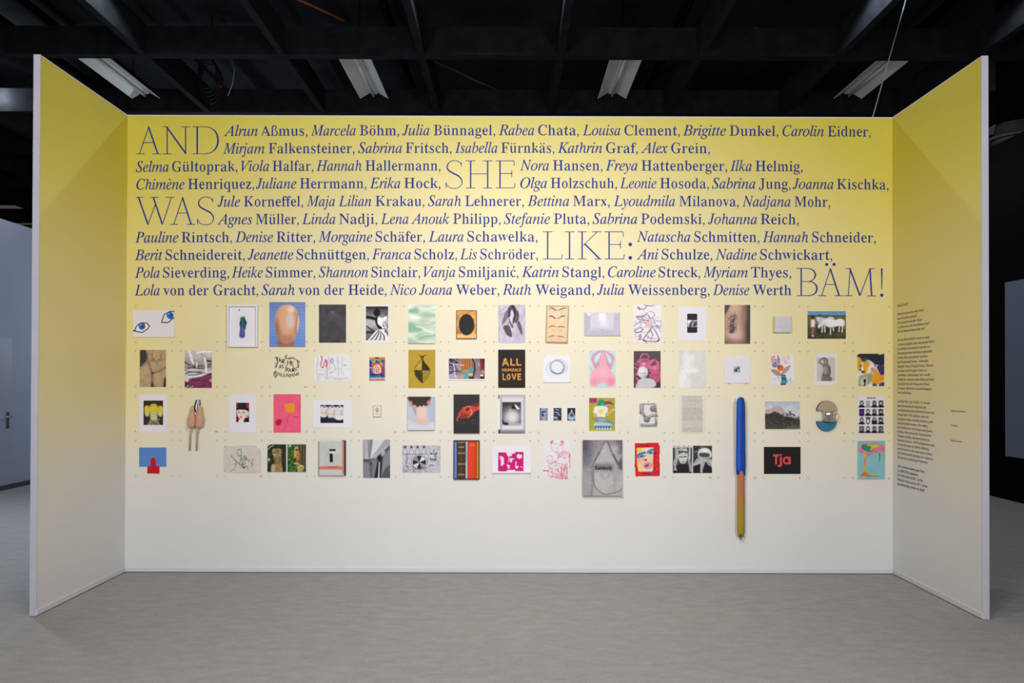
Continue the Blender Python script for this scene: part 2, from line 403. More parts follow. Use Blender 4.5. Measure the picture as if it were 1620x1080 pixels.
def reweight(loops, g, far=.21):
    """g maps the stroke thickness to the wanted one, so heavy stems slim down and hairlines stay"""
    area = lambda L: sum(L[i-1][0]*L[i][1]-L[i][0]*L[i-1][1] for i in range(len(L)))
    sg = 1 if area(max(loops, key=lambda L: abs(area(L)))) > 0 else -1
    A = np.array([p for L in loops for p in L]); B = np.array([L[(i+1) % len(L)] for L in loops for i in range(len(L))]); E = B-A
    out = []
    for L in loops:
        n = len(L); ds = []; ns = []
        for i in range(n):
            (ax, ay), (bx, by) = L[i], L[(i+1) % n]; l = math.hypot(bx-ax, by-ay)
            nx, ny = -(by-ay)/l*sg, (bx-ax)/l*sg; best = 9
            mx, my = (ax+bx)/2, (ay+by)/2
            den = nx*E[:, 1]-ny*E[:, 0]; ok = np.abs(den) > 1e-9; dn = np.where(ok, den, 1)
            t = ((A[:, 0]-mx)*E[:, 1]-(A[:, 1]-my)*E[:, 0])/dn; u = ((A[:, 0]-mx)*ny-(A[:, 1]-my)*nx)/dn
            t = t[ok & (t > 1e-4) & (u >= -1e-6) & (u <= 1+1e-6)]
            if len(t): best = t.min()
            ds.append((best-g(best))/2 if best < far else 0); ns.append((nx, ny))
        Rr = []
        for i in range(n):
            d0, d1 = ds[i-1], ds[i]; (ax, ay), (bx, by) = ns[i-1], ns[i]; det = ax*by-ay*bx
            if abs(det) > .3: x = (d0*by-d1*ay)/det; y = (ax*d1-bx*d0)/det
            else:
                q = (d0+d1)/2; hx, hy = ax+bx, ay+by; l = math.hypot(hx, hy) or 1; x, y = hx/l*q, hy/l*q
            l = math.hypot(x, y); lim = 1.3*max(abs(d0), abs(d1))
            if l > lim: x, y = x*lim/l, y*lim/l
            Rr.append((L[i][0]+x, L[i][1]+y))
        out.append(Rr)
    return out
def circle(cx, cy, r, n=14): return [(cx+r*math.cos(2*math.pi*k/n), cy+r*math.sin(2*math.pi*k/n)) for k in range(n)]
def ribbon_loop(pts, w):
    a = []; b = []
    for i in range(len(pts)):
        p = pts[max(i-1, 0)]; q = pts[min(i+1, len(pts)-1)]; dx, dy = q[0]-p[0], q[1]-p[1]; l = math.hypot(dx, dy)
        ww = w[i] if hasattr(w, '__len__') else w
        a.append((pts[i][0]-dy/l*ww/2, pts[i][1]+dx/l*ww/2)); b.append((pts[i][0]+dy/l*ww/2, pts[i][1]-dx/l*ww/2))
    return a+b[::-1]
UP = 'ABCDEFGHIJKLMNOPQRSTUVWXYZ'; LO = 'abcdefghijklmnopqrstuvwxyz'
def make_font(style, g, italic):
    f = outlines(UP+LO+('0123456789' if not italic else ''), style)
    f = {c: (a, reweight(L, g)) for c, (a, L) in f.items()}
    sl = .22 if italic else 0
    if italic and 'h' in f:                   # bring the h to the size of its neighbours
        a, L = f['h']; x0 = min(p[0] for l in L for p in l); ym = max(p[1] for l in L for p in l); k = .683/ym
        f['h'] = (f['n'][0], [[((x-x0)*k*.98+.02, y*k) for x, y in l] for l in L])
    def comp(base, extra, new, dx=0):
        a, L = f[base]; f[new] = (a, L+[[(x+sl*y, y) for x, y in e] for e in extra])
    mid = lambda c: (min(p[0]-sl*p[1] for l in f[c][1] for p in l)+max(p[0]-sl*p[1] for l in f[c][1] for p in l))/2
    for c, n, yy in (('a', 'ä', .6), ('o', 'ö', .6), ('u', 'ü', .6), ('A', 'Ä', .8), ('U', 'Ü', .8), ('O', 'Ö', .8)):
        if c in f: q = mid(c); comp(c, [circle(q-.105, yy, .05), circle(q+.105, yy, .05)], n)
    q = mid('e'); comp('e', [[(q-.12, .70), (q-.03, .72), (q+.06, .54), (q+.03, .53)]], 'è')
    q = mid('c'); comp('c', [[(q+.14, .70), (q+.05, .72), (q-.04, .54), (q-.01, .53)]], 'ć')
    sk = lambda L: [[(x+sl*y, y) for x, y in l] for l in L]
    s = [ribbon_loop([(.02, .015), (.2, .015)], .03), ribbon_loop([(.11, 0), (.11, .5), (.13, .6), (.19, .66), (.27, .67), (.34, .63), (.36, .55), (.33, .46), (.26, .38)], [.09, .09, .085, .07, .05, .06, .08, .06, .04]),
         ribbon_loop([(.26, .385), (.36, .33), (.43, .24), (.44, .15), (.4, .06), (.32, .005), (.24, .01), (.2, .05)], [.04, .06, .085, .095, .085, .05, .04, .05])]
    f['ß'] = (.5, sk(s))
    cm = [circle(.11, .045, .055), [(.155, .055), (.165, .0), (.14, -.07), (.075, -.13), (.055, -.115), (.10, -.06), (.115, 0)]]
    f[','] = (.25, sk([[(.06, .06), (.085, .1), (.13, .105), (.165, .07), (.17, .01), (.145, -.07), (.08, -.135), (.055, -.115), (.105, -.05), (.11, -.01), (.07, .01)]]))
    f['.'] = (.25, sk([circle(.11, .05, .055)])); f[':'] = (.28, sk([circle(.13, .05, .055), circle(.13, .4, .055)]))
    f['-'] = (.31, sk([[(.04, .2), (.27, .2), (.27, .26), (.04, .26)]])); f['–'] = (.5, sk([[(0, .2), (.5, .2), (.5, .25), (0, .25)]]))
    f['!'] = (.3, sk([circle(.14, .05, .055), [(.09, .68), (.19, .68), (.155, .19), (.125, .19)]]))
    f['?'] = (.42, sk([circle(.18, .05, .055), ribbon_loop([(.05, .55), (.1, .64), (.2, .67), (.3, .62), (.33, .52), (.27, .4), (.2, .3), (.18, .18)], [.05, .06, .05, .07, .09, .07, .05, .03])]))
    f['*'] = (.36, sk([ribbon_loop([(.18-.12*math.cos(q), .55-.12*math.sin(q)), (.18+.12*math.cos(q), .55+.12*math.sin(q))], .04) for q in (.52, 1.57, 2.62)]))
    f['('] = (.28, sk([ribbon_loop([(.25, .7), (.13, .5), (.1, .27), (.13, .04), (.25, -.16)], [.02, .05, .07, .05, .02])]))
    f[')'] = (.28, sk([ribbon_loop([(.03, .7), (.15, .5), (.18, .27), (.15, .04), (.03, -.16)], [.02, .05, .07, .05, .02])]))
    f['%'] = (.8, sk([ribbon_loop([(.12, 0), (.66, .66)], .04), circle(.18, .5, .12), circle(.18, .5, .07), circle(.6, .15, .12), circle(.6, .15, .07)]))
    return f
FB = make_font(m_bold, lambda t: t+.01 if t < .045 else .055+(t-.045)*.54, False)
FI = make_font(m_italic, lambda t: t+.011, True)
FBB = None
def run(s, font, space=.25):
    x = 0; L = []
    for ch in s:
        if ch == ' ': x += space; continue
        a, ls = font.get(ch, (.3, []))
        L += [[(x+px, py) for px, py in l] for l in ls]; x += a
    return L
from mathutils.geometry import delaunay_2d_cdt
TRI = {}
def glyph_faces(font, ch):
    """triangulated glyph in em, cached"""
    k = (id(font), ch)
    if k not in TRI:
        V = []; E_ = []
        for l in font[ch][1]:
            b = len(V); V += [Vector(p) for p in l]; E_ += [(b+i, b+(i+1) % len(l)) for i in range(len(l))]
        r = delaunay_2d_cdt(V, E_, [], 0, 1e-6); P = [(v.x, v.y) for v in r[0]]; keep = []
        def wind(l, x, y):
            w_ = 0
            for (ax, ay), (bx, by) in zip(l, l[1:]+l[:1]):
                if (ay <= y) != (by <= y):
                    if (bx-ax)*(y-ay)/(by-ay)+ax > x: w_ += 1 if by > ay else -1
            return w_
        for f in r[2]:
            x = sum(P[i][0] for i in f)/len(f); y = sum(P[i][1] for i in f)/len(f); ws = [wind(l, x, y) for l in font[ch][1]]
            if any(ws) if ch in 'ß,.:-–!?*()' else (sum(1 for q in ws if q) % 2 if ch == '%' else sum(ws) != 0): keep.append(list(f))
        TRI[k] = (P, keep)
    return TRI[k]
def run_faces(s, font, space=.25):
    x = 0; V = []; Fs = []
    for ch in s:
        if ch == ' ': x += space; continue
        if ch not in font: x += .3; continue
        v, f = glyph_faces(font, ch); b = len(V)
        V += [(x+px, py) for px, py in v]; Fs += [[b+i for i in q] for q in f]; x += font[ch][0]
    return V, Fs
class Flat:
    """flat lettering collected as triangles and linked as one mesh"""
    def __init__(s): s.v = []; s.f = []
    def add(s, V, Fs): b = len(s.v); s.v += V; s.f += [[b+i for i in q] for q in Fs]
    def build(s, name, mtl, parent):
        org = Vector(parent.location); me = bpy.data.meshes.new(name)
        me.from_pydata([Vector(v)-org for v in s.v], [], s.f); me.materials.append(mtl); me.update(); return link(name, me, parent)
BLUE = mat('ultramarine_print', '#1c3492', .6, .2)
LT = -.0011                                   # print lies on the fabric
#  every line: (baseline left, baseline middle), then name runs: style, text, first and last pixel
LINES = [
 (216.3, 213.8, 'i Alrun 354 408|b Aßmus, 413 486.5|i Marcela 491.8 562.8|b Böhm, 568.9 631.5|i Julia 636.2 679.5|b Bünnagel, 686 783.2|i Rabea 789 845.2|b Chata, 851.3 915.8|i Louisa 921.9 981.4|b Clement, 987.9 1075.5|i Brigitte 1080.3 1148.6|b Dunkel, 1154 1231.3|i Carolin 1237.8 1303.4|b Eidner, 1309.5 1377.5'),
 (244, 241.7, 'i Mirjam 353 418.7|b Falkensteiner, 424.8 560.8|i Sabrina 566.6 635.9|b Fritsch, 641.6 714.3|i Isabella 719.7 787|b Fürnkäs, 792.8 876.9|i Kathrin 882.3 952.7|b Graf, 958.8 1009|i Alex 1013.9 1056.4|b Grein, 1061.8 1123'),
 (272, 269.5, 'i Selma 214.9 267|b Gültoprak, 272.3 375.5|i Viola 381.2 425.8|b Halfar, 431.1 495.6|i Hannah 500.4 572.3|b Hallermann, 577.9 696.7|i Nora 822.6 868.5|b Hansen, 874.6 953|i Freya 957.9 1008.6|b Hattenberger, 1014.7 1150.3|i Ilka 1155.1 1189.2|b Helmig, 1195.1 1269.7'),
 (299.8, 297.4, 'i Chimène 215.7 291.8|b Henriquez, 297.2 401.9|i Juliane 404.7 469|b Herrmann, 474.2 579.6|i Erika 585.2 633.4|b Hock, 639.1 696.7|i Olga 823 865.4|b Holzschuh, 871.2 976|i Leonie 980.8 1038.6|b Hosoda, 1044 1121.4|i Sabrina 1126.4 1195.1|b Jung, 1200.5 1250.6|i Joanna 1254 1318.7|b Kischka, 1323.9 1405.6'),
 (327.6, 325.7, 'i Jule 343.9 379.9|b Korneffel, 385.6 479.4|i Maja~Lilian 485.1 587.6|b Krakau, 593.8 671.3|i Sarah 677 729.6|b Lehnerer, 735.7 828.7|i Bettina 834.4 900.5|b Marx, 906.6 964.6|i Lyoudmila 970.7 1067.9|b Milanova, 1074.6 1168.5|i Nadjana 1174.2 1250.8|b Mohr, 1256.9 1313.4'),
 (355.3, 353.9, 'i Agnes 343.9 399|b Müller, 404.7 472.7|i Linda 477.8 530.6|b Nadji, 536.7 596.6|i Lena~Anouk 602.4 711|b Philipp, 716.6 791.8|i Stefanie 797 870.2|b Pluta, 876 932|i Sabrina 937.4 1008.2|b Podemski, 1013.9 1114.7|i Johanna 1120.1 1197.6|b Reich, 1203.3 1263.6'),
 (383.6, 382, 'i Pauline 213.8 282.3|b Rintsch, 287 367|i Denise 372.2 431.9|b Ritter, 437.3 498.5|i Morgaine 503.8 589|b Schäfer, 594.1 672.2|i Laura 678 733.4|b Schawelka, 739.2 850.3|i Natascha 1007.6 1092.2|b Schmitten, 1098.1 1201.4|i Hannah 1206.6 1278.9|b Schneider, 1284.7 1385.5'),
 (411.4, 410, 'i Berit 213.4 257|b Schneidereit, 261.8 387|i Jeanette 391.9 464|b Schnüttgen, 469.2 583.6|i Franca 588.4 650.2|b Scholz, 655.6 722.9|i Lis 727.7 754.5|b Schröder, 759.7 851|i Ani 1007.2 1041.5|b Schulze, 1046.8 1126.8|i Nadine 1132.1 1197.2|b Schwickart, 1202.4 1316.6'),
 (439.3, 438.1, 'i Pola 213.4 252.6|b Sieverding, 257.8 362.3|i Heike 366.5 415.7|b Simmer, 420.6 498.9|i Shannon 504.2 582.3|b Sinclair, 587.6 664.6|i Vanja 669.9 720.4|b Smiljanić, 725.8 820|i Katrin 825.3 884.2|b Stangl, 889.6 956|i Caroline 961.7 1037.3|b Streck, 1042 1107.7|i Myriam 1112.4 1183.2|b Thyes, 1188 1251.7'),
 (467.2, 466.1, 'i Lola 213 252.6|b von~der~Gracht, 258 408.6|i Sarah 413.7 466.4|b von~der~Heide, 472 611.4|i Nico~Joana 616.7 715.3|b Weber, 721 789.9|i Ruth 794.7 840.2|b Weigand, 846.9 939.7|i Julia 944.5 987.5|b Weissenberg, 993.6 1122.4|i Denise 1127.7 1185.5|b Werth 1190.9 1252.1'),
]
EM = 24.2
for (bl, bm_, runs) in LINES:
    fl_ = Flat()
    for q in runs.split('|'):
        st, s, p0, p1 = q.split(' '); p0, p1 = float(p0), float(p1)
        V, Fs = run_faces(s.replace('~', ' '), FB if st == 'b' else FI)
        x0 = min(p[0] for p in V); x1 = max(p[0] for p in V); k = (p1-p0)/(x1-x0); o = []
        for x, y in V:
            px = p0+(x-x0)*k; b = bl-(bl-bm_)*(1-((px-805)/600)**2)
            X, Z = at(px, b-y*EM, LT); o.append((X, LT, Z))
        fl_.add(o, Fs)
    fl_.build('name_line', BLUE, wall)

def big(name, org, strokes):
    """a headline word: strokes in the enlarged frame org (x0, y0, scale)"""
    ox, oy, sc_ = org; m = MB(); q = 0
    for st in strokes:
        y = LT-.00003*q; q += 1
        if st[0] == 'o':
            x, z = at(ox+st[1]/sc_, oy+st[2]/sc_, y); m.disc(x, z, y, st[3]/sc_/201.5, 18)
        else:
            wd, pts = st[0], st[1]
            P = [at(ox+pts[i]/sc_, oy+pts[i+1]/sc_, y) for i in range(0, len(pts), 2)]
            if len(P) > 4: P, wd = smooth_path(P, wd)
            m.ribbon(P, [v*1.12/sc_/201.5 for v in wd] if hasattr(wd, '__len__') else wd*1.12/sc_/201.5, y)
    m.build(name, BLUE, wall, fix=False)
def smooth_path(P, wd, k=6):
    wd = list(wd) if hasattr(wd, '__len__') else [wd]*len(P); Q = []; W = []; n = len(P)
    for i in range(n-1):
        a, b, c, d = P[max(i-1, 0)], P[i], P[i+1], P[min(i+2, n-1)]
        for j in range(k):
            t = j/k
            Q.append(tuple(.5*(2*b[e]+(c[e]-a[e])*t+(2*a[e]-5*b[e]+4*c[e]-d[e])*t*t+(3*b[e]-a[e]-3*c[e]+d[e])*t**3) for e in (0, 1)))
            W.append(wd[i]*(1-t)+wd[i+1]*t)
    return Q+[P[-1]], W+[wd[-1]]
z1 = (200, 180, 5.226)
big('headline_word', z1, [(6, [186, 104, 107, 332]), (11, [182, 106, 260, 332]), (5, [133, 238, 228, 238]), (5, [80, 331, 150, 331]), (5, [215, 331, 288, 331]),
    (8, [337, 107, 337, 332]), (11, [332, 107, 493, 332]), (8, [489, 106, 489, 332]), (5, [300, 107, 342, 107]), (5, [300, 331, 375, 331]), (5, [452, 107, 525, 107]),
    (11, [585, 106, 585, 332]), (5, [547, 107, 652, 107]), (5, [547, 330, 652, 330]), ([5, 6, 9, 12, 13, 12, 9, 6, 5], [650, 107, 690, 114, 727, 138, 750, 175, 757, 218, 750, 262, 727, 300, 690, 323, 650, 330])])
S_ = [(5, [713, -60, 715, -25]), ([5, 5, 5, 6, 8, 10, 11, 11, 11, 9, 6, 5, 5, 5], [713, -40, 690, -63, 655, -71, 622, -62, 600, -35, 598, -8, 615, 15, 655, 38, 692, 58, 716, 88, 719, 115, 705, 142, 680, 156, 645, 160]), (5, [647, 160, 612, 150, 590, 120, 589, 118, 588, 117]), (5, [587, 108, 589, 158])]
z5 = (200, 325, 5.226)
big('headline_word', z5, [(11, [100, -68, 178, 157]), (6, [178, 157, 243, -20]), (11, [222, -68, 297, 157]), (6, [297, 157, 372, -68]), (5, [78, -68, 140, -68]), (5, [193, -68, 268, -68]), (5, [325, -68, 398, -68]),
    (6, [466, -70, 391, 157]), (11, [463, -68, 535, 157]), (5, [418, 62, 507, 62]), (5, [360, 156, 425, 156]), (5, [496, 156, 570, 156])]+S_)
def shift(st, dx, dy): return [(w_, [v+(dx if i % 2 == 0 else dy) for i, v in enumerate(p)]) for w_, p in st]
z2 = (500, 180, 5.226)
big('headline_word', z2, shift(S_, 487, 457)+[(10, [1278, 387, 1278, 614]), (10, [1419, 387, 1419, 614]), (5, [1237, 388, 1318, 388]), (5, [1378, 388, 1457, 388]), (5, [1237, 613, 1318, 613]), (5, [1380, 613, 1457, 613]), (5, [1278, 496, 1419, 496]),
    (10, [1521, 388, 1521, 614]), (5, [1485, 388, 1638, 388]), (5, [1636, 388, 1639, 430]), (5, [1521, 493, 1620, 493]), (5, [1619, 465, 1619, 524]), (8, [1606, 493, 1620, 493]), (5, [1485, 612, 1641, 612]), (5, [1640, 613, 1646, 573])])
z7 = (800, 325, 5.226)
big('headline_word', z7, [(10, [347, 216, 347, 442]), (5, [307, 217, 388, 217]), (5, [307, 441, 465, 441]), (5, [464, 442, 468, 402]), (10, [528, 216, 528, 442]), (5, [490, 217, 568, 217]), (5, [490, 441, 568, 441]),
    (10, [632, 216, 632, 442]), (5, [595, 217, 670, 217]), (5, [595, 441, 670, 441]), (5, [757, 217, 643, 327]), (11, [655, 318, 777, 441]), (5, [715, 217, 793, 217]), (5, [735, 441, 797, 441]),
    (10, [855, 216, 855, 442]), (5, [817, 217, 971, 217]), (5, [970, 217, 973, 260]), (5, [855, 322, 950, 322]), (5, [950, 292, 950, 355]), (8, [938, 322, 951, 322]), (5, [817, 441, 977, 441]), (5, [975, 442, 981, 402]),
    ('o', 1030, 321, 15), ('o', 1030, 432, 15)])
z8 = (1100, 325, 5.226)
big('headline_word', z8, [(10, [876, 518, 876, 746]), (5, [838, 519, 927, 519]), (5, [838, 745, 930, 745]), ([5, 7, 10, 11, 9, 6, 5], [925, 519, 960, 527, 984, 546, 993, 572, 984, 600, 965, 619, 935, 628]), (5, [876, 628, 945, 628]), ([5, 7, 11, 12, 11, 7, 5], [938, 628, 972, 635, 998, 658, 1005, 687, 996, 718, 970, 738, 925, 745]),
    (6, [1119, 518, 1044, 746]), (11, [1115, 520, 1190, 746]), (5, [1070, 652, 1163, 652]), (5, [1013, 745, 1080, 745]), (5, [1150, 745, 1222, 745]), ('o', 1087, 487, 13), ('o', 1147, 487, 13),
    (6, [1281, 520, 1265, 746]), (11, [1278, 520, 1362, 746]), (6, [1362, 746, 1446, 520]), (11, [1444, 521, 1458, 747]), (5, [1240, 520, 1287, 520]), (5, [1440, 521, 1484, 521]), (5, [1230, 745, 1301, 745]), (5, [1420, 747, 1493, 747]),
    ([12, 5], [1542, 519, 1542, 695]), ('o', 1542, 741, 14)])

# small text on the right side wall: (style, text, baseline pixel at the margin)
INK = mat('dark_blue_small_print', '#39406a', .6, .3)
FBH = make_font(m_bold, lambda t: t+.012 if t < .045 else .057+(t-.045)*.75, False)
TXT = [('I', 'Wall of BÄM!', 485.5), ('i', 'Wann hast du zuletzt eine Arbeit', 498.7), ('i', 'einer Künstlerin gekauft?', 505.7), ('i', 'Wie oft sprichst du über Kunst', 512.6), ('i', 'von Menschen, die nicht Männer sind?', 519.5), ('i', 'Wie viel Raum nehmen diese ein?', 526.3),
 ('b', 'Mit der Wall of BÄM! treten wir dem', 539.8), ('b', 'Umstand entgegen, dass männliche Künst-', 546.8), ('b', 'ler auf dem Kunstmarkt nach wie vor', 553.7), ('b', 'überrepräsentiert und teurer gehandelt', 560.6), ('b', 'werden. Wir präsentieren Arbeiten', 567.5), ('b', 'von Frauen und Queers – bildenden', 574.3), ('b', 'Künstler*innen, Fotograf*innen, Illustra-', 581.2), ('b', 'tor*innen und Designer*innen ver-', 588), ('b', 'schiedener Generationen. Die visuelle', 594.9), ('b', 'Vielfalt der Arbeiten steht dabei im Fokus', 601.8), ('b', 'und nicht etwa die Namen der Künst-', 608.6), ('b', 'ler*innen, Marktwert, Auszeichnungen', 615.5), ('b', 'oder Ausbildung.', 622.3),
 ('b', 'And She Was Like: BÄM! e.V. ist eine', 636.2), ('b', 'queer-feministische Initiative aus', 643.1), ('b', 'dem Rheinland, die im Bereich Kunst und', 649.9), ('b', 'Design agiert. Wir glauben, dass wir', 656.7), ('b', 'zusammen mehr erreichen können, gese-', 663.5), ('b', 'hen und gehört werden. Wir wollen', 670.3), ('b', 'die Sichtbarkeit von Frauen und Queers', 677), ('b', 'stärken, Bewusstsein für feministische', 683.7), ('b', 'Themen schaffen und gemeinsam ins', 690.4), ('b', 'Handeln kommen. Mit Publikationen und', 697.1), ('b', 'Veranstaltungen zu (Selbst-)Bildung', 703.8), ('b', 'und Austausch und einem klaren Fokus', 710.5), ('b', 'auf Gemeinschaft gestalten wir inklusive', 717.2), ('b', 'Räume und nachhaltige Netzwerke.', 724),
 ('B', 'Alle Arbeiten werden zum Preis', 738.3), ('B', 'von 400 EUR angeboten.', 745.2), ('B', 'Der Erlös geht zu 50 % an die', 752.2), ('B', 'Künstler*innen und zu 50 % in die', 759.2), ('B', 'gemeinnützige Arbeit von BÄM!', 766.2)]
WX = 2.9988
groups = {}
def wing_line(key, s, st, px, py, em):
    f = {'i': FI, 'I': FI, 'b': FB, 'B': FBH}[st]; y0, z0 = at_x(px, py, WX)
    V, Fs = run_faces(s, f, .23)
    groups.setdefault(key, Flat()).add([(WX, y0-x*em, z0+y*em) for x, y in V], Fs)
for i, (st, s, py) in enumerate(TXT):
    key = 'text_heading' if i == 0 else 'text_block.%d' % (0 if i < 6 else 1 if i < 19 else 2 if i < 33 else 3)
    wing_line(key, s, st, 1419.6, py, .0268)
for s, py in (('andshewaslikebam.de', 650.5), ('Newsletter', 673.5), ('Mitglied werden', 697.3)):
    wing_line('caption.'+s[:3], s, 'b', 1504, py, .017)
for key, fl_ in groups.items(): fl_.build(key.split('.')[0], INK, WALL_R)

# printed corner marks round the 68 places of the grid
MARK = mat('grey_printed_mark', '#a3a2a4', .6, .3)
ROWS_L = [(483.2, 541.8), (553.8, 612.6), (624.7, 683.2), (695.5, 754)]; ROWS_R = [(484, 543.2), (555.2, 614.4), (626, 685.8), (697, 756.6)]
for rI in range(4):
    for k in range(17):
        q = k/16; m = MB()
        xl = 213.9+70.9*k+(-.9 if 3 < k < 13 else 0); xr_ = xl+59.3
        t_ = ROWS_L[rI][0]*(1-q)+ROWS_R[rI][0]*q; b_ = ROWS_L[rI][1]*(1-q)+ROWS_R[rI][1]*q
        bow = (1-((xl+30-805)/600)**2)*(.6 if rI < 2 else .2); t_ -= bow; b_ -= bow
        for (px, sx_) in ((xl, 1), (xr_, -1)):
            for (py, sz_) in ((t_, -1), (b_, 1)):
                x, z = at(px, py, LT); a, th = .0135, .0032
                m.add([(x, LT, z), (x+sx_*a, LT, z), (x+sx_*a, LT, z+sz_*th), (x, LT, z+sz_*th)], [[0, 1, 2, 3]])
                m.add([(x, LT, z), (x+sx_*th, LT, z), (x+sx_*th, LT, z+sz_*a), (x, LT, z+sz_*a)], [[0, 1, 2, 3]])
        m.build('corner_mark', MARK, wall, fix=False)

# ================================================================ the works on the wall
ORG = {'A1': (200, 470), 'A2': (415, 470), 'A3': (630, 470), 'A4': (845, 470), 'A5': (1060, 470), 'A6': (1200, 470),
       'B1': (200, 615), 'B2': (415, 615), 'B3': (630, 615), 'B4': (845, 615), 'B5': (1060, 615), 'B6': (1200, 615), 'E4': (845, 680)}
ZM = 7.2
SS = .55                                      # paint samples per enlarged pixel
GRID = 4.6                                    # enlarged pixels per mesh cell
GAIN = 1.0
def rnd(seed): return np.random.default_rng(seed)
class Pic:
    """a print, painting or photograph: its surface colours are painted as vertex colours of a fine grid"""
    def __init__(s, org, x0, y0, x1, y1, bg='#e4e1ea'):
        s.org = ORG[org]; s.b = (x0, y0, x1, y1)
        s.w = max(8, int((x1-x0)*SS)); s.h = max(8, int((y1-y0)*SS))
        s.X, s.Y = np.meshgrid(x0+(np.arange(s.w)+.5)/SS, y0+(np.arange(s.h)+.5)/SS)
        s.a = np.ones((s.h, s.w, 3))*np.array(hexc(bg)); s.keep = None; s.clip = None
    def _mix(s, m, col):
        if s.clip is not None: m = m*s.clip
        c = np.array(hexc(col), float); s.a = s.a*(1-m[..., None])+c*m[..., None]; return s
    def _blur(s, m, r):
        k = int(round(r*SS))
        if k < 1: return m
        for _ in range(2):
            for ax in (0, 1):
                p = np.pad(m, [(k, k) if i == ax else (0, 0) for i in (0, 1)], mode='edge')
                c = np.cumsum(p, axis=ax); c = np.insert(c, 0, 0, axis=ax)
                m = (np.take(c, range(2*k+1, c.shape[ax]), axis=ax)-np.take(c, range(0, c.shape[ax]-2*k-1), axis=ax))/(2*k+1)
        return m
    def _inside(s, pts):
        m = np.zeros((s.h, s.w)); n = len(pts)
        for dx, dy in ((-.45, -.45), (.45, -.45), (-.45, .45), (.45, .45)):
            X = s.X+dx; Y = s.Y+dy; o = np.zeros((s.h, s.w), bool)
            for i in range(n):
                (x0, y0), (x1, y1) = pts[i-1], pts[i]
                if y0 == y1: continue
                c = (Y < y0) != (Y < y1); o ^= c & (X < (x1-x0)*(Y-y0)/(y1-y0)+x0)
            m += o*.25
        return m
    def pts(s, f, smooth=0):
        p = [(f[i], f[i+1]) for i in range(0, len(f), 2)]
        if smooth and len(p) > 2:
            n = len(p); q = []
            for i in range(n):
                A, B, C_, D = p[i-1], p[i], p[(i+1) % n], p[(i+2) % n]
                for t in (0, .2, .4, .6, .8):
                    q.append(tuple(.5*(2*B[e]+(C_[e]-A[e])*t+(2*A[e]-5*B[e]+4*C_[e]-D[e])*t*t+(3*B[e]-A[e]-3*C_[e]+D[e])*t**3) for e in (0, 1)))
            p = q
        return p
    def poly(s, col, f, blur=0, op=1, smooth=0):
        return s._mix(s._blur(s._inside(s.pts(f, smooth)), blur)*op, col)
    def blob(s, col, f, blur=0, op=1): return s.poly(col, f, blur, op, 2)
    def rect(s, col, x0, y0, x1, y1, blur=0, op=1): return s.poly(col, [x0, y0, x1, y0, x1, y1, x0, y1], blur, op)
    def _dist(s, p):
        d = np.full((s.h, s.w), 1e9)
        for (x0, y0), (x1, y1) in zip(p[:-1], p[1:]):
            dx, dy = x1-x0, y1-y0; l = dx*dx+dy*dy or 1e-9
            t = np.clip(((s.X-x0)*dx+(s.Y-y0)*dy)/l, 0, 1); d = np.minimum(d, np.hypot(s.X-x0-t*dx, s.Y-y0-t*dy))
        return d
    def line(s, col, f, w=5, blur=0, op=1, smooth=True):
        p = [(f[i], f[i+1]) for i in range(0, len(f), 2)]
        if smooth and len(p) > 2: p = smooth_path(p, 1, 4)[0]
        return s._mix(s._blur(np.clip((w/2-s._dist(p))*SS+.5, 0, 1), blur)*op, col)
    def ell(s, col, cx, cy, rx, ry, rot=0, blur=0, op=1):
        c, q = math.cos(R(rot)), math.sin(R(rot)); X = (s.X-cx)*c+(s.Y-cy)*q; Y = -(s.X-cx)*q+(s.Y-cy)*c
        e = np.hypot(X/rx, Y/ry); m = np.clip((1-e)*min(rx, ry)*SS+.5, 0, 1)
        return s._mix(s._blur(m, blur)*op, col)
    def ring(s, col, cx, cy, rx, ry, w=4, rot=0, op=1):
        c, q = math.cos(R(rot)), math.sin(R(rot)); X = (s.X-cx)*c+(s.Y-cy)*q; Y = -(s.X-cx)*q+(s.Y-cy)*c
        d = np.abs(1-np.hypot(X/rx, Y/ry))*min(rx, ry)
        return s._mix(np.clip((w/2-d)*SS+.5, 0, 1)*op, col)
    def grad(s, stops, ax=1):
        """stops [(position in enlarged pixels, colour)] along x (0) or y (1)"""
        v = s.Y if ax else s.X; P = [p for p, _ in stops]; C = np.array([hexc(c) for _, c in stops], float)
        g = np.stack([np.interp(v, P, C[:, i]) for i in range(3)], -1)
        m = np.ones((s.h, s.w)) if s.clip is None else s.clip
        s.a = s.a*(1-m[..., None])+g*m[..., None]; return s
    def noise(s, amp, sx=12, sy=None, seed=1, tint=(1, 1, 1), oct=2):
        """value noise, amp in 8-bit levels, grain sx by sy in enlarged pixels"""
        sy = sy or sx; n = np.zeros((s.h, s.w)); k = 1.0
        for o in range(oct):
            gx = max(2, int((s.b[2]-s.b[0])/sx*2**o)+2); gy = max(2, int((s.b[3]-s.b[1])/sy*2**o)+2)
            g = rnd(seed+o).uniform(-1, 1, (gy, gx))
            fx = (s.X-s.b[0])/(s.b[2]-s.b[0])*(gx-1.001); fy = (s.Y-s.b[1])/(s.b[3]-s.b[1])*(gy-1.001)
            ix, iy = fx.astype(int), fy.astype(int); tx, ty = fx-ix, fy-iy; tx = tx*tx*(3-2*tx); ty = ty*ty*(3-2*ty)
            n += k*((g[iy, ix]*(1-tx)+g[iy, ix+1]*tx)*(1-ty)+(g[iy+1, ix]*(1-tx)+g[iy+1, ix+1]*tx)*ty); k *= .6
        m = n if s.clip is None else n*s.clip
        s.a = s.a+m[..., None]*amp*np.array(tint); return s
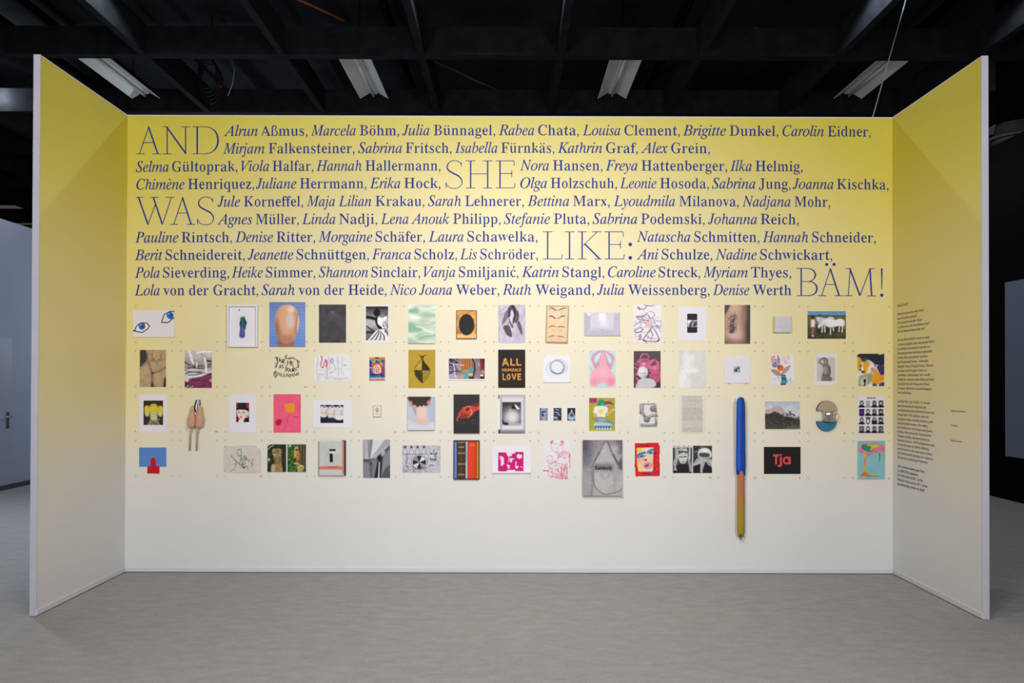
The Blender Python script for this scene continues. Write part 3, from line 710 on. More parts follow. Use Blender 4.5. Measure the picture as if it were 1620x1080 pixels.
    def scrib(s, cols, n, box, ln=20, w=4, seed=1, op=1, ang=None, curl=.8):
        g = rnd(seed); cols = cols if isinstance(cols, (list, tuple)) else [cols]
        for i in range(n):
            x, y = g.uniform(box[0], box[2]), g.uniform(box[1], box[3]); t = g.uniform(0, 6.28) if ang is None else R(ang+g.normal(0, 12))
            f = [x, y]
            for k in range(3):
                t += g.normal(0, curl)*.6; x += math.cos(t)*ln/3; y += math.sin(t)*ln/3; f += [x, y]
            s.line(cols[i % len(cols)], f, w, 0, op)
        return s
    def within(s, f=None, smooth=0, blur=0):
        s.clip = None if f is None else s._blur(s._inside(s.pts(f, smooth)), blur); return s
    def words(s, col, txt, font, x0, base, x1, cap):
        L = run(txt, font); a = min(p[0] for l in L for p in l); b = max(p[0] for l in L for p in l); k = (x1-x0)/(b-a)
        m = np.zeros((s.h, s.w))
        for l in L:
            q = s._inside([(x0+(x-a)*k, base-y*cap/.68) for x, y in l]); m = np.abs(m-q)
        return s._mix(m, col)
    def cut(s, f, smooth=0): s.keep = s.pts(f, smooth); return s
    def px(s, X, Y): return s.org[0]+X/ZM, s.org[1]+Y/ZM
    def sheet(s, name, front, thick, parent=None, quad=None, curl=0, mtl=None, vr=None):
        """build the sheet: front face at y = -front, thickness thick; curl lifts the lower edge off the wall"""
        x0, y0, x1, y1 = s.b; nx = max(2, int((x1-x0)/GRID)); ny = max(2, int((y1-y0)/GRID))
        u = np.linspace(0, 1, nx+1); v = np.linspace(0, 1, ny+1)
        c = quad or [(x0, y0), (x1, y0), (x1, y1), (x0, y1)]
        C = np.array([at(*s.px(*q), -front) for q in c])
        U, V = np.meshgrid(u, v)
        XZ = ((1-U)*(1-V))[..., None]*C[0]+(U*(1-V))[..., None]*C[1]+(U*V)[..., None]*C[2]+((1-U)*V)[..., None]*C[3]
        va, vb = vr or (0, 1); Yf = -front-curl*(va+(vb-va)*V)**4
        n = (nx+1)*(ny+1)
        Pf = np.stack([XZ[..., 0], Yf, XZ[..., 1]], -1).reshape(-1, 3); Pb = Pf.copy(); Pb[:, 1] += thick
        kp = 1.0/SS
        a = np.clip(s.a, 0, 255)
        r = max(1, int(round(GRID*SS/2)))
        sx = np.clip((u*s.w).astype(int), 0, s.w-1); sy = np.clip((v*s.h).astype(int), 0, s.h-1)
        al = lin(a); acc = 0
        for oy in (-1, 0, 1):
            for ox in (-1, 0, 1):
                acc = acc+al[np.clip(sy+oy, 0, s.h-1)][:, np.clip(sx+ox, 0, s.w-1)]
        colf = np.clip(acc/9*GAIN, 0, .93).reshape(-1, 3)
        i = np.arange(nx*ny); ii = i//nx*(nx+1)+i % nx
        quadf = np.stack([ii, ii+nx+1, ii+nx+2, ii+1], -1)
        if s.keep is not None:
            cxs = x0+(x1-x0)*(i % nx+.5)/nx; cys = y0+(y1-y0)*(i//nx+.5)/ny; o = np.zeros(len(i), bool)
            for k in range(len(s.keep)):
                (ax, ay), (bx, by) = s.keep[k-1], s.keep[k]
                if ay == by: continue
                o ^= ((cys < ay) != (cys < by)) & (cxs < (bx-ax)*(cys-ay)/(by-ay)+ax)
            quadf = quadf[o]
        ed = {}
        for f in quadf:
            for k in range(4):
                e = (int(f[k]), int(f[(k+1) % 4])); ed[e] = 1
        side = [[b, a_, a_+n, b+n] for (a_, b) in ed if (b, a_) not in ed]
        faces = quadf.tolist()+side+[[int(q)+n for q in f[::-1]] for f in quadf]
        V3 = np.concatenate([Pf, Pb]); colb = np.tile(lin(np.array([226., 222, 216])), (n, 1))
        cols = np.concatenate([colf, colf if thick > .004 else colb])
        if parent is None: o_ = np.array([V3[:, 0].mean(), 0, V3[:, 2].min()])
        else: o_ = np.array(parent.location)
        used = np.unique(np.array([q for f in faces for q in f])); mp = -np.ones(len(V3), int); mp[used] = np.arange(len(used))
        me = bpy.data.meshes.new(name); me.from_pydata((V3[used]-o_).tolist(), [], [[int(mp[q]) for q in f] for f in faces])
        at_ = me.color_attributes.new('print', 'FLOAT_COLOR', 'POINT')
        at_.data.foreach_set('color', np.concatenate([cols[used], np.ones((len(used), 1))], 1).astype(np.float32).ravel())
        me.materials.append(mtl or PRINT); me.update()
        return link(name, me, parent, None if parent is not None else o_)
PRINT = mat('matt_print', None, .7, .2, attr='print')
GLOSS = mat('satin_photo_print', None, .35, .35, attr='print')
PAPER = mat('white_paper', '#e9e6ee', .75, .2)
BOARD = .003
def single(p, name, label, cat, thick=.0016, **k):
    """one sheet or board without parts"""
    return tag(p.sheet(name, thick+.0004, thick, **k), label, cat)
def mounted(org, box, pic, name, label, cat, thick=.0016, part='printed_image', paper='#e6e3ec', curl=0, mtl=None):
    """white sheet with a picture printed on it"""
    base = Pic(org, *box, paper); x0, y0, x1, y1 = box
    bx, bz = at(*base.px((x0+x1)/2, y1), 0)
    t = thing(name, (bx, 0, bz), label, cat)
    base.sheet('sheet', thick+.0004, thick, t, curl=curl)
    for q in (pic if isinstance(pic, list) else [pic]): q.sheet(part, thick+.0012, .0007, t, mtl=mtl, curl=curl, vr=((q.b[1]-y0)/(y1-y0), (q.b[3]-y0)/(y1-y0)))
    return t
def root_at(org, box, name, label, cat):
    o = ORG[org]; bx, bz = at(o[0]+(box[0]+box[2])/2/ZM, o[1]+box[3]/ZM, 0)
    return thing(name, (bx, 0, bz), label, cat)
def P3(org, X, Y, y=0.0):
    o = ORG[org]; x, z = at(o[0]+X/ZM, o[1]+Y/ZM, y); return Vector((x, y, z))
PXM = 1/ZM/201.5                              # metres per enlarged pixel on the wall
def frame(org, box, wd, depth, mtl, t, name='frame', y0=0.0004):
    x0, y0p, x1, y1 = box; m = MB()
    a = P3(org, x0, y0p, -depth); b = P3(org, x1, y1, -depth); w_ = wd*PXM
    m.box(a.x, b.x, -depth, -y0, a.z-w_, a.z, bevel=.001); m.box(a.x, b.x, -depth, -y0, b.z, b.z+w_, bevel=.001)
    m.box(a.x, a.x+w_, -depth, -y0, b.z+w_, a.z-w_); m.box(b.x-w_, b.x, -depth, -y0, b.z+w_, a.z-w_)
    return m.build(name, mtl, t)

# ---------------------------------------------------------------- first row
p = Pic('A1', 75, 147, 547, 455)
p.poly('#efedf3', [82, 383, 108, 345, 160, 295, 240, 300, 262, 328, 220, 372, 185, 400, 100, 386])
p.ell('#1f5fc0', 178, 330, 38, 40).ell('#2d7de0', 170, 322, 22, 24, 0, 8).ell('#0b2b62', 182, 331, 12, 12).ell('#ffffff', 163, 312, 6, 5)
p.line('#16130f', [80, 381, 100, 372, 110, 340, 132, 315, 165, 293, 205, 291, 240, 298, 247, 315, 264, 327, 250, 350, 222, 374, 186, 400, 150, 395, 96, 385], 11, smooth=False).poly('#16130f', [76, 385, 88, 370, 106, 372, 98, 388])
p.ell('#1f5fc0', 497, 208, 39, 40).ell('#2d7de0', 488, 198, 22, 24, 0, 8).ell('#0b1f48', 505, 205, 12, 12).ell('#ffffff', 480, 188, 6, 5)
p.line('#16130f', [547, 164, 500, 160, 470, 175, 430, 198, 408, 258, 401, 286, 430, 287, 470, 289, 500, 268, 522, 243, 547, 236], 11, smooth=False)
single(p, 'eye_drawing', 'white landscape sheet with two outlined blue eyes, top left of the grid', 'drawing', curl=.006)

t = root_at('A1', (1147, 88, 1490, 567), 'box_frame', 'white box frame with a teal and violet feather-like bundle inside', 'framed work')
frame('A1', (1147, 88, 1490, 567), 17, .026, mat('white_frame_lacquer', '#e4e2ec', .4, .4), t)
a = P3('A1', 1160, 100); b = P3('A1', 1478, 556); MB().box(a.x, b.x, -.006, -.0005, b.z, a.z).build('backing', PAPER, t)
a = P3('A1', 1178, 112, -.008); b = P3('A1', 1462, 553, -.008); MB().box(a.x, b.x, -.008, -.006, b.z, a.z).build('mat_sheet', PAPER, t)
q = P3('A1', 1287, 146, -.01); MB().lathe((q.x, -.008, q.z), [(.0035, 0), (.0035, -.006), (.005, -.008)], 10, axis='Y').build('pin', mat('dark_pin', '#26222c', .4), t)
g = rnd(5); m = MB()
for k in range(26):
    xx = 1300+g.uniform(0, 48); yt = 215+g.uniform(0, 40); yb = 330+g.uniform(0, 60)
    m.tube([P3('A1', xx, yt, -.012), P3('A1', xx+g.normal(0, 8), (yt+yb)/2, -.017), P3('A1', xx+g.normal(0, 7), yb, -.013)], [.002, .0045, .002], 6, mi=int(g.integers(0, 3)))
bd = m.build('teal_strands', [mat('teal_strand', '#11877f', .5), mat('deep_teal_strand', '#0f4f57', .5), mat('night_strand', '#16233f', .5)], t)
m = MB(); m.lathe((P3('A1', 1327, 400).x, -.015, P3('A1', 1327, 465).z), [(.006, 0), (.02, .012), (.0215, .035), (.017, .065), (.009, .09), (.003, .1)], 16, sy=.45)
m.build('violet_body', mat('violet_plush', '#5a58a8', .7, noise=.3, scale=160), t)

p = Pic('A2', 80, 55, 490, 567, '#5d86cf')
for k in range(42):
    p.rect('#34569c' if k % 3 else '#86aae8', 80, 62+k*12.2, 490, 64.5+k*12.2, 0, .55)
p.rect('#8fb0e6', 80, 300, 490, 400, 60, .3).rect('#3c63ae', 80, 55, 490, 150, 40, .35)
p.poly('#9c6648', [172, 470, 358, 470, 356, 567, 172, 567]).rect('#7e4f38', 172, 500, 358, 535, 10, .6)
hd = [280, 84, 340, 96, 392, 145, 418, 225, 418, 310, 392, 410, 350, 500, 285, 532, 215, 512, 170, 440, 145, 350, 142, 250, 165, 155, 215, 100]
p.blob('#c4875f', hd)
p.within(hd, 2, 2).ell('#d9a27c', 270, 260, 95, 190, 0, 30).ell('#f0d2b4', 325, 140, 40, 42, 20, 18).ell('#d8c2c0', 320, 270, 45, 85, 0, 22).ell('#8a5a40', 165, 380, 35, 140, -10, 25, .8).ell('#96623f', 400, 300, 16, 130, 8, 10, .7).ell('#f3ddba', 408, 300, 9, 110, 6, 5, .9).ell('#b27a58', 260, 480, 90, 45, 0, 20)
p.noise(9, 8, 200, 4, (1, .8, .6)).line('#7a4a36', [185, 455, 225, 512, 285, 528, 345, 495], 5, 3, .7).within()
single(p, 'head_photo', 'large print of a featureless wooden head before blue blinds', 'photograph', .002, mtl=GLOSS)

p = Pic('A2', 645, 83, 953, 517, '#47454a').noise(8, 60, 60, 3).noise(5, 9, 9, 8)
for k in range(24):
    an = R(-70+k*140/23+90); p.line('#8a898d', [800, 165, 800+math.cos(an)*70, 165+math.sin(an)*90, 800+math.cos(an)*130, 165+math.sin(an)*230], 3, 4, .22)
p.ell('#7a797d', 800, 165, 18, 12, 0, 8, .6).ell('#5c5a60', 800, 300, 120, 140, 0, 40, .3).ell('#3b393e', 800, 340, 70, 90, 0, 25, .5)
single(p, 'chalk_print', 'dark charcoal-grey print with faint rays near the top', 'print', .003)

p = Pic('A2', 1180, 105, 1433, 490, '#8b898c')
p.grad([(105, '#2a2829'), (160, '#5f5d5f'), (300, '#c4c2c4'), (360, '#8a888a'), (490, '#5b595b')]).ell('#b9b7b9', 1230, 290, 45, 60, 0, 15).rect('#2e2c2d', 1180, 385, 1300, 410, 5)
p.line('#232122', [1190, 330, 1250, 372, 1300, 395], 12, 2).line('#1d1b1c', [1182, 225, 1240, 235, 1285, 245], 34, 4)
p.blob('#1b191a', [1285, 240, 1330, 225, 1370, 350, 1330, 360, 1295, 310]).ell('#151314', 1305, 175, 38, 44, 0, 2).blob('#f2f1f3', [1318, 225, 1350, 235, 1385, 230, 1412, 200, 1418, 250, 1378, 280, 1365, 310, 1390, 370, 1433, 460, 1433, 490, 1350, 490, 1370, 360, 1315, 300])
p.poly('#d8d6d8', [1300, 370, 1365, 360, 1420, 490, 1200, 490]); 
for k in range(9): p.line('#1f1d1e' if k % 2 else '#f4f3f5', [1330, 368, 1270+k*16, 430, 1205+k*26, 492], 11, 1)
p.line('#111011', [1405, 215, 1412, 180], 10).scrib(['#f5f4f6', '#3a3839'], 30, (1385, 300, 1430, 400), 24, 6, 3).rect('#1c1b1c', 1180, 105, 1433, 118, 6)
mounted('A2', (1163, 88, 1447, 525), p, 'dancer_photo', 'black and white photo of a dancer in swirling skirts on white sheet', 'photograph')

p = Pic('A3', 117, 83, 425, 525, '#cfdccb').noise(14, 160, 60, 21, (1, .9, 1)).noise(10, 90, 22, 5)
for (f, c, b) in [([117, 130, 200, 120, 240, 160, 190, 185, 117, 180], '#8fb59b', 14), ([260, 190, 340, 175, 425, 200, 425, 230, 300, 225], '#9fc0a8', 14), ([117, 290, 200, 300, 270, 350, 260, 390, 117, 400], '#8fb59b', 16), ([230, 290, 320, 310, 425, 270, 425, 300, 320, 330], '#a5c4ac', 12), ([200, 450, 300, 410, 425, 420, 425, 440, 330, 460, 220, 490], '#8db398', 12), ([117, 470, 180, 480, 230, 525, 117, 525], '#a7c5ad', 10)]: p.blob(c, f, b)
p.blob('#eef3ea', [117, 95, 190, 90, 170, 120, 117, 140], 10).blob('#f1f5ee', [117, 190, 220, 210, 260, 250, 150, 240], 14).line('#eaf1e7', [200, 330, 280, 350, 340, 390, 425, 405], 14, 8).line('#6f9c81', [125, 145, 160, 105, 220, 110], 5, 3, .6).line('#e9f0e6', [200, 480, 280, 430, 400, 425], 9, 5)
single(p, 'wave_print', 'pale green print of blurred waves, its lower edge curling off the wall', 'print', curl=.014)

t = root_at('A3', (663, 148, 892, 473), 'oval_painting', 'small panel with black oval on orange marbled ground, thin dark frame', 'painting')
p = Pic('A3', 668, 152, 888, 468, '#e2a354').noise(22, 60, 40, 6, (1, .8, .4))
for f in ([668, 215, 710, 190, 760, 195, 830, 160, 888, 175], [668, 230, 700, 300, 690, 380, 720, 420], [888, 230, 850, 280, 870, 340, 830, 420, 888, 440], [668, 350, 700, 330, 740, 420], [680, 200, 720, 250, 700, 310], [888, 310, 860, 360, 888, 400]): p.line('#9a4a16', f, 7, 4, .65)
p.blob('#c0641c', [668, 360, 720, 410, 700, 425, 668, 420], 5, .7).rect('#ecc183', 668, 418, 888, 468, 4, .85).ell('#2b2b2d', 778, 312, 88, 121).noise(4, 7, 7, 2)
p.sheet('panel', .012, .011, t); frame('A3', (663, 148, 892, 473), 6, .015, mat('dark_frame', '#3a342e', .5), t)

p = Pic('A3', 1138, 87, 1447, 523, '#c2bccd').noise(8, 30, 30, 9).noise(7, 90, 90, 4)
for c, f in (('#4c484c', [1285, 88, 1250, 130, 1240, 190, 1258, 230, 1285, 200, 1300, 110]), ('#3f3b3f', [1290, 95, 1325, 100, 1345, 160, 1338, 240, 1310, 300, 1295, 270, 1318, 200]), ('#d9d4e0', [1290, 140, 1305, 200, 1300, 290, 1278, 250, 1280, 180]), ('#5b575b', [1345, 150, 1370, 170, 1372, 240, 1350, 290, 1325, 285, 1345, 230]), ('#7c7782', [1235, 150, 1250, 230, 1200, 300, 1180, 330, 1190, 240]), ('#575258', [1200, 330, 1260, 320, 1290, 400, 1292, 452, 1240, 430, 1205, 370]), ('#625d63', [1378, 270, 1410, 370, 1403, 432, 1375, 370, 1352, 310]), ('#6a656c', [1262, 240, 1285, 290, 1310, 330, 1300, 352, 1275, 310])): p.blob(c, f, 2)
p.line('#8b8691', [1150, 200, 1170, 150, 1230, 110], 9, 4, .7).line('#8b8691', [1160, 240, 1175, 200, 1235, 165], 7, 4, .7).line('#4f4a50', [1262, 235, 1262, 300, 1230, 340], 4, 1).noise(9, 12, 40, 14)
single(p, 'leaf_painting', 'lavender sheet painted with hanging grey leaf shapes', 'painting')

t = root_at('A4', (130, 88, 395, 525), 'eyebrow_tile', 'clay tile with four pairs of inked eyebrows, rough beige rim', 'ceramic tile')
rim = [(142, 92), (270, 95), (398, 96), (393, 240), (386, 400), (381, 523), (255, 520), (131, 515), (133, 350), (138, 200)]
MB().prism([tuple(P3('A4', x, y, -.014).xz) for x, y in rim], -.014, -.0004).build('rim', mat('unglazed_clay', '#b3a785', .9, .1, noise=.2, scale=120, bump=.4), t)
p = Pic('A4', 146, 106, 384, 508, '#f0c39b').noise(5, 50, 50, 3).ell('#f5d0ab', 265, 200, 90, 120, 0, 50, .6)
for y, l, r, c in ((130, [168, 132, 185, 118, 210, 125, 235, 143, 256, 148], [275, 148, 300, 138, 335, 120, 366, 124], '#4a3f6e'), (222, [166, 226, 185, 212, 210, 220, 232, 238, 250, 242], [272, 243, 300, 225, 330, 208, 356, 218], '#3d3563'), (335, [172, 345, 195, 332, 220, 330, 246, 336], [270, 340, 300, 335, 330, 333, 350, 345], '#574d74'), (448, [163, 460, 190, 448, 215, 442, 240, 445], [268, 443, 300, 448, 330, 452, 352, 458], '#6a6180')):
    for f in (l, r): p.line(c, f, 8, 1); p.line(c, f[2:-2] if len(f) > 6 else f, 11, 1)
    p.line('#d9a98a', [195, y+48, 215, y+44, 235, y+48], 5, 3, .8).line('#d9a98a', [295, y+48, 315, y+44, 335, y+48], 5, 3, .8)
p.ell('#f7e2cb', 215, 262, 17, 8, 0, 3).ell('#f7e2cb', 313, 262, 17, 8, 0, 3).line('#a9826c', [200, 376, 225, 372], 8, 3, .6).line('#a9826c', [298, 378, 328, 384], 8, 3, .6).line('#b98d74', [188, 478, 215, 478], 8, 4, .6).line('#b98d74', [285, 478, 312, 478], 8, 4, .6)
p.sheet('glazed_face', .0165, .003, t, quad=[(151, 107), (385, 110), (368, 505), (146, 503)], mtl=GLOSS)

p = Pic('A4', 570, 172, 980, 440, '#c9c6d2').grad([(172, '#d3d0da'), (350, '#d6d3dd'), (375, '#c3c0cd'), (440, '#b9b6c4')])
p.poly('#bcb9c6', [570, 172, 640, 215, 640, 350, 570, 395]).poly('#c2bfcb', [980, 172, 905, 215, 905, 350, 980, 395]).rect('#efedf4', 740, 180, 812, 262, 5).rect('#d9d6e0', 772, 180, 777, 262, 1).ell('#efedf4', 790, 270, 40, 60, 0, 25, .8).rect('#eceaf2', 610, 175, 636, 210, 5).line('#b0adbb', [640, 352, 905, 352], 4, 2, .6).line('#a3a0b0', [570, 395, 640, 352], 4, 2, .6).ell('#3d3a52', 770, 374, 4, 8).line('#aeabb9', [785, 384, 870, 385], 3, 1).rect('#9b98a8', 920, 175, 928, 205, 2, .7).rect('#8f8c9c', 955, 175, 962, 190, 2, .7).noise(3, 20, 20, 2)
single(p, 'room_photo', 'pale landscape photo of an empty white room', 'photograph', curl=.006)

p = Pic('A4', 1133, 87, 1447, 523, '#ebe7f0')
for c, f, w_ in (('#2f2c33', [1180, 110, 1215, 135, 1260, 130, 1285, 100], 6), ('#5b59a8', [1250, 90, 1330, 100, 1370, 88], 7), ('#c43b46', [1175, 130, 1190, 110, 1210, 140, 1195, 145], 6), ('#2f2c33', [1285, 180, 1250, 210, 1200, 230, 1165, 215, 1190, 250, 1250, 240], 6), ('#d05a6c', [1310, 160, 1350, 170, 1370, 210, 1330, 240, 1300, 210], 6), ('#5b59a8', [1290, 190, 1310, 240, 1270, 300, 1300, 330, 1340, 330, 1330, 250], 5), ('#2f2c33', [1345, 330, 1300, 400, 1240, 490, 1320, 500, 1420, 495, 1390, 400, 1345, 340], 7), ('#5b59a8', [1140, 330, 1190, 290, 1260, 290, 1330, 320, 1440, 350], 6), ('#2f2c33', [1140, 385, 1200, 345, 1240, 365, 1190, 400, 1150, 395], 7), ('#c43b46', [1280, 440, 1330, 470, 1400, 465], 5), ('#2f2c33', [1250, 480, 1280, 520], 7), ('#2f2c33', [1390, 505, 1430, 470], 7), ('#6f6db8', [1370, 270, 1440, 275, 1440, 330, 1380, 320], 6), ('#2f2c33', [1200, 275, 1240, 260, 1290, 265], 7), ('#5b59a8', [1340, 230, 1380, 300, 1447, 400], 5), ('#2f2c33', [1320, 360, 1345, 420, 1330, 480], 5), ('#8c4b78', [1160, 225, 1230, 215, 1290, 240], 5), ('#b64a5c', [1150, 405, 1260, 395, 1330, 400], 4)): p.line(c, f, w_, 1)
p.blob('#f3b9bd', [1290, 260, 1330, 270, 1345, 340, 1265, 335], 6, .7).line('#a83f72', [1190, 430, 1220, 428, 1190, 450, 1225, 452, 1188, 470, 1225, 475, 1190, 485], 6, 1).ell('#e05a52', 1302, 272, 9, 9, 0, 3).ell('#e05a52', 1195, 130, 10, 8, 0, 3).scrib(['#c3475a', '#3a373e', '#5b59a8'], 60, (1150, 180, 1430, 510), 26, 3.5, 7, .75)
single(p, 'sketch_sheet', 'white sheet crowded with red, black and violet sketched figures', 'drawing')

p = Pic('A5', 195, 187, 310, 405, '#29292c')
p.cut([205, 187, 300, 187, 308, 193, 310, 203, 310, 389, 308, 399, 300, 405, 205, 405, 197, 399, 195, 389, 195, 203, 197, 193])
p.rect('#cfc9d6', 198, 260, 308, 337, 2).blob('#3a3740', [215, 330, 235, 285, 275, 262, 250, 300, 240, 335], 3).blob('#47434d', [260, 330, 270, 290, 300, 270, 308, 290, 300, 325], 3).blob('#f0ecf4', [200, 262, 240, 265, 205, 300], 4)
mounted('A5', (100, 113, 412, 497), p, 'phone_print', 'white sheet with small black rounded upright showing a grey picture band', 'print')

p = Pic('A5', 622, 88, 913, 530, '#b98e7c')
p.grad([(622, '#a87a62'), (700, '#c49a86'), (800, '#b8907f'), (850, '#7d5c50'), (885, '#2f2523'), (913, '#241d1c')], 0)
p.poly('#1c1513', [622, 88, 690, 88, 622, 210], 8).ell('#d8ab8d', 740, 130, 50, 40, 0, 25, .8).ell('#d4b0a8', 740, 430, 80, 90, 0, 35, .8).ell('#8d6a60', 660, 500, 50, 40, 0, 25, .7).poly('#5f463e', [622, 490, 913, 490, 913, 530, 622, 530], 25, .6).ell('#9a705f', 850, 200, 20, 110, 0, 22, .7)
p.scrib(['#33272a', '#4b3a39'], 90, (690, 180, 760, 390), 42, 4, 11, .8, 110, .5).scrib(['#33272a', '#231a1b'], 40, (690, 300, 740, 380), 34, 5, 12, .85, 120, .5).line('#2a2021', [735, 150, 740, 200, 725, 260, 705, 340, 700, 400], 6, 2, .7)
single(p, 'skin_photo', 'close-up photo of bare skin and a tuft of dark hair, dark edges', 'photograph', .004, mtl=GLOSS)

t = root_at('A5', (1172, 213, 1385, 405), 'disc_case', 'small square plastic disc case with pale grey front and yellowish spine', 'case')
a = P3('A5', 1176, 216, -.012); b = P3('A5', 1384, 403, -.012)
MB().box(a.x, b.x, -.0115, -.0004, b.z, a.z, bevel=.0008).build('tray', mat('yellowed_plastic', '#cdbf86', .4, .4), t)
a2 = P3('A5', 1200, 216, -.013); MB().box(a2.x, b.x, -.0135, -.0112, b.z+.001, a.z-.0005, bevel=.0006).build('cover', mat('pale_grey_insert', '#cbcad0', .3, .5, noise=.05, scale=30), t)
MB().box(a.x+.003, a.x+.0045, -.0122, -.011, b.z+.002, a.z-.002).build('spine_line', mat('brown_line', '#8c7450', .5), t)
MB().box(a.x-.0008, b.x+.0008, -.0125, -.0006, b.z-.0012, b.z+.0006).build('lower_edge', mat('dark_plastic_edge', '#77727e', .4), t)

p = Pic('A6', 558, 160, 995, 473, '#4d4a38').grad([(160, '#4f88c6'), (205, '#7fa6cc'), (214, '#56603f'), (260, '#6b6348'), (320, '#565237'), (400, '#4a4a2c'), (473, '#3a3323')]).noise(16, 22, 8, 3, (1, .95, .7))
p.rect('#3d4a44', 558, 200, 995, 216, 4, .7).ell('#2f3a30', 695, 205, 16, 10, 0, 3).blob('#2e251c', [660, 330, 760, 350, 920, 320, 950, 380, 820, 410, 680, 420], 8, .9)
p.blob('#d6dbe2', [655, 230, 700, 225, 760, 240, 820, 222, 860, 240, 850, 270, 760, 275, 720, 300, 690, 300, 665, 270], 2).blob('#eef1f5', [740, 270, 800, 252, 880, 258, 925, 243, 975, 265, 985, 310, 960, 330, 900, 330, 830, 345, 780, 335, 745, 305], 2).blob('#dfe4ea', [740, 270, 770, 300, 720, 325, 690, 355, 675, 340, 690, 300], 2)
for f in ([818, 330, 820, 380, 818, 420], [925, 320, 918, 360, 915, 390], [965, 290, 955, 350, 950, 395], [728, 320, 725, 370, 722, 400], [752, 320, 755, 360, 758, 395], [850, 340, 853, 380]): p.line('#e8ebef', f, 13, 1)
p.line('#8a93a0', [745, 300, 790, 335, 850, 340, 920, 325], 5, 3, .7).scrib('#6f7780', 16, (665, 240, 720, 320), 14, 4, 3).line('#9aa3b0', [980, 270, 975, 350], 8, 3)
p.ell('#2c1d18', 615, 225, 19, 22).rect('#eef0f4', 602, 255, 640, 345, 5).line('#d3a48f', [600, 270, 596, 330], 11, 1).line('#d9ad99', [635, 262, 655, 295], 9, 1).line('#b25f62', [622, 345, 618, 390, 612, 432], 24, 2).ell('#e6d7d3', 620, 440, 14, 7)
p.scrib(['#6b7040', '#3a3f22', '#8a8060'], 60, (560, 400, 995, 470), 14, 3, 8, .6)
single(p, 'horse_photo', 'colour photo of a girl in white standing with two white horses', 'photograph', mtl=GLOSS)

# ---------------------------------------------------------------- second row
p = Pic('A1', 150, 600, 450, 1022, '#b39b7c').noise(12, 40, 40, 3).noise(8, 9, 9, 5)
p.poly('#3c3a3c', [158, 600, 220, 600, 235, 680, 225, 730, 165, 790, 155, 790], 4).poly('#2f2d2f', [430, 930, 450, 900, 450, 1022, 420, 1022], 5).poly('#3c3836', [290, 930, 310, 1000, 320, 1022, 275, 1022], 6)
p.ell('#c7a681', 340, 660, 45, 40, 0, 18, .9).ell('#c2a17c', 300, 670, 40, 45, 0, 20, .7).ell('#c4a37d', 330, 770, 70, 45, 0, 25, .9).ell('#c8a982', 215, 830, 50, 60, 0, 25, .9).ell('#c5a57f', 350, 910, 50, 60, 0, 22, .9).ell('#c2a27c', 230, 940, 50, 50, 0, 25, .8)
for f, w_ in (([235, 620, 240, 700, 265, 780, 290, 860, 300, 920], 13), ([300, 860, 370, 845, 445, 800], 11), ([270, 725, 340, 728, 400, 715], 8), ([330, 745, 365, 755], 6), ([295, 640, 290, 690, 320, 715], 8), ([385, 640, 390, 690, 360, 712], 8), ([160, 800, 240, 740], 9), ([285, 870, 295, 950, 300, 1010], 10)): p.line('#4d3f33', f, w_, 5, .7)
p.scrib(['#57493d', '#756351'], 90, (155, 610, 445, 1015), 26, 3, 6, .4).ell('#3a322c', 300, 862, 26, 10, 20, 6, .6)
single(p, 'torso_drawing', 'brown charcoal drawing of a bare torso and thighs, left end of the second row', 'drawing', .002)

p = Pic('A1', 663, 600, 972, 1033, '#cfcbd0').noise(18, 50, 50, 8)
p.rect('#8f8580', 663, 690, 972, 830, 25, .6)
for c, f, w_ in (('#38343a', [665, 740, 720, 770, 800, 790, 970, 760], 12), ('#3a2f2c', [665, 830, 740, 800, 850, 810, 960, 790], 11), ('#2c2a30', [670, 870, 760, 850, 900, 870], 10), ('#9b6d5e', [670, 800, 800, 775, 960, 780], 9), ('#2f2c33', [700, 890, 800, 880, 900, 860], 8), ('#e9e6ea', [690, 905, 800, 900, 960, 850], 16), ('#7fa0cf', [740, 885, 830, 870, 920, 865], 4), ('#5b3a70', [680, 845, 780, 850, 860, 845], 5), ('#e6e3e7', [670, 820, 760, 830, 860, 830], 9), ('#2a2830', [910, 720, 970, 730], 16), ('#8b3a3c', [905, 715, 950, 745], 6), ('#e9e6ea', [800, 740, 800, 795], 16), ('#efecef', [890, 690, 905, 780, 905, 850], 24), ('#f2eff2', [720, 620, 740, 700, 760, 750], 26), ('#a7a2a8', [680, 640, 720, 720, 740, 790], 7), ('#a49fa5', [780, 650, 850, 640, 930, 700], 7), ('#f1eef1', [800, 640, 860, 620, 960, 620], 22), ('#b1acb2', [860, 660, 870, 740], 8)): p.line(c, f, w_, 2)
p.blob('#7a2b57', [663, 960, 740, 925, 850, 905, 972, 865, 972, 1033, 663, 1033], 4).line('#4d1637', [680, 990, 760, 950, 830, 940], 12, 5, .8).line('#a0487e', [790, 1000, 860, 930, 950, 900], 12, 6, .8).line('#4d1637', [860, 1020, 900, 960, 960, 920], 10, 5, .7).line('#93396d', [700, 965, 740, 960, 840, 1000], 9, 5).rect('#2f2a30', 663, 1005, 760, 1033, 5).line('#e4e0e4', [670, 1030, 710, 1008], 9, 1).line('#dcd8dc', [720, 1030, 760, 1010], 8, 1).ell('#d5d1d6', 690, 935, 22, 30, 0, 4).ell('#c9a2bc', 960, 945, 14, 22, 0, 6).noise(14, 10, 10, 9)
single(p, 'textile_photo', 'photo of a heap of white and wine-red crumpled textiles', 'photograph', mtl=GLOSS)

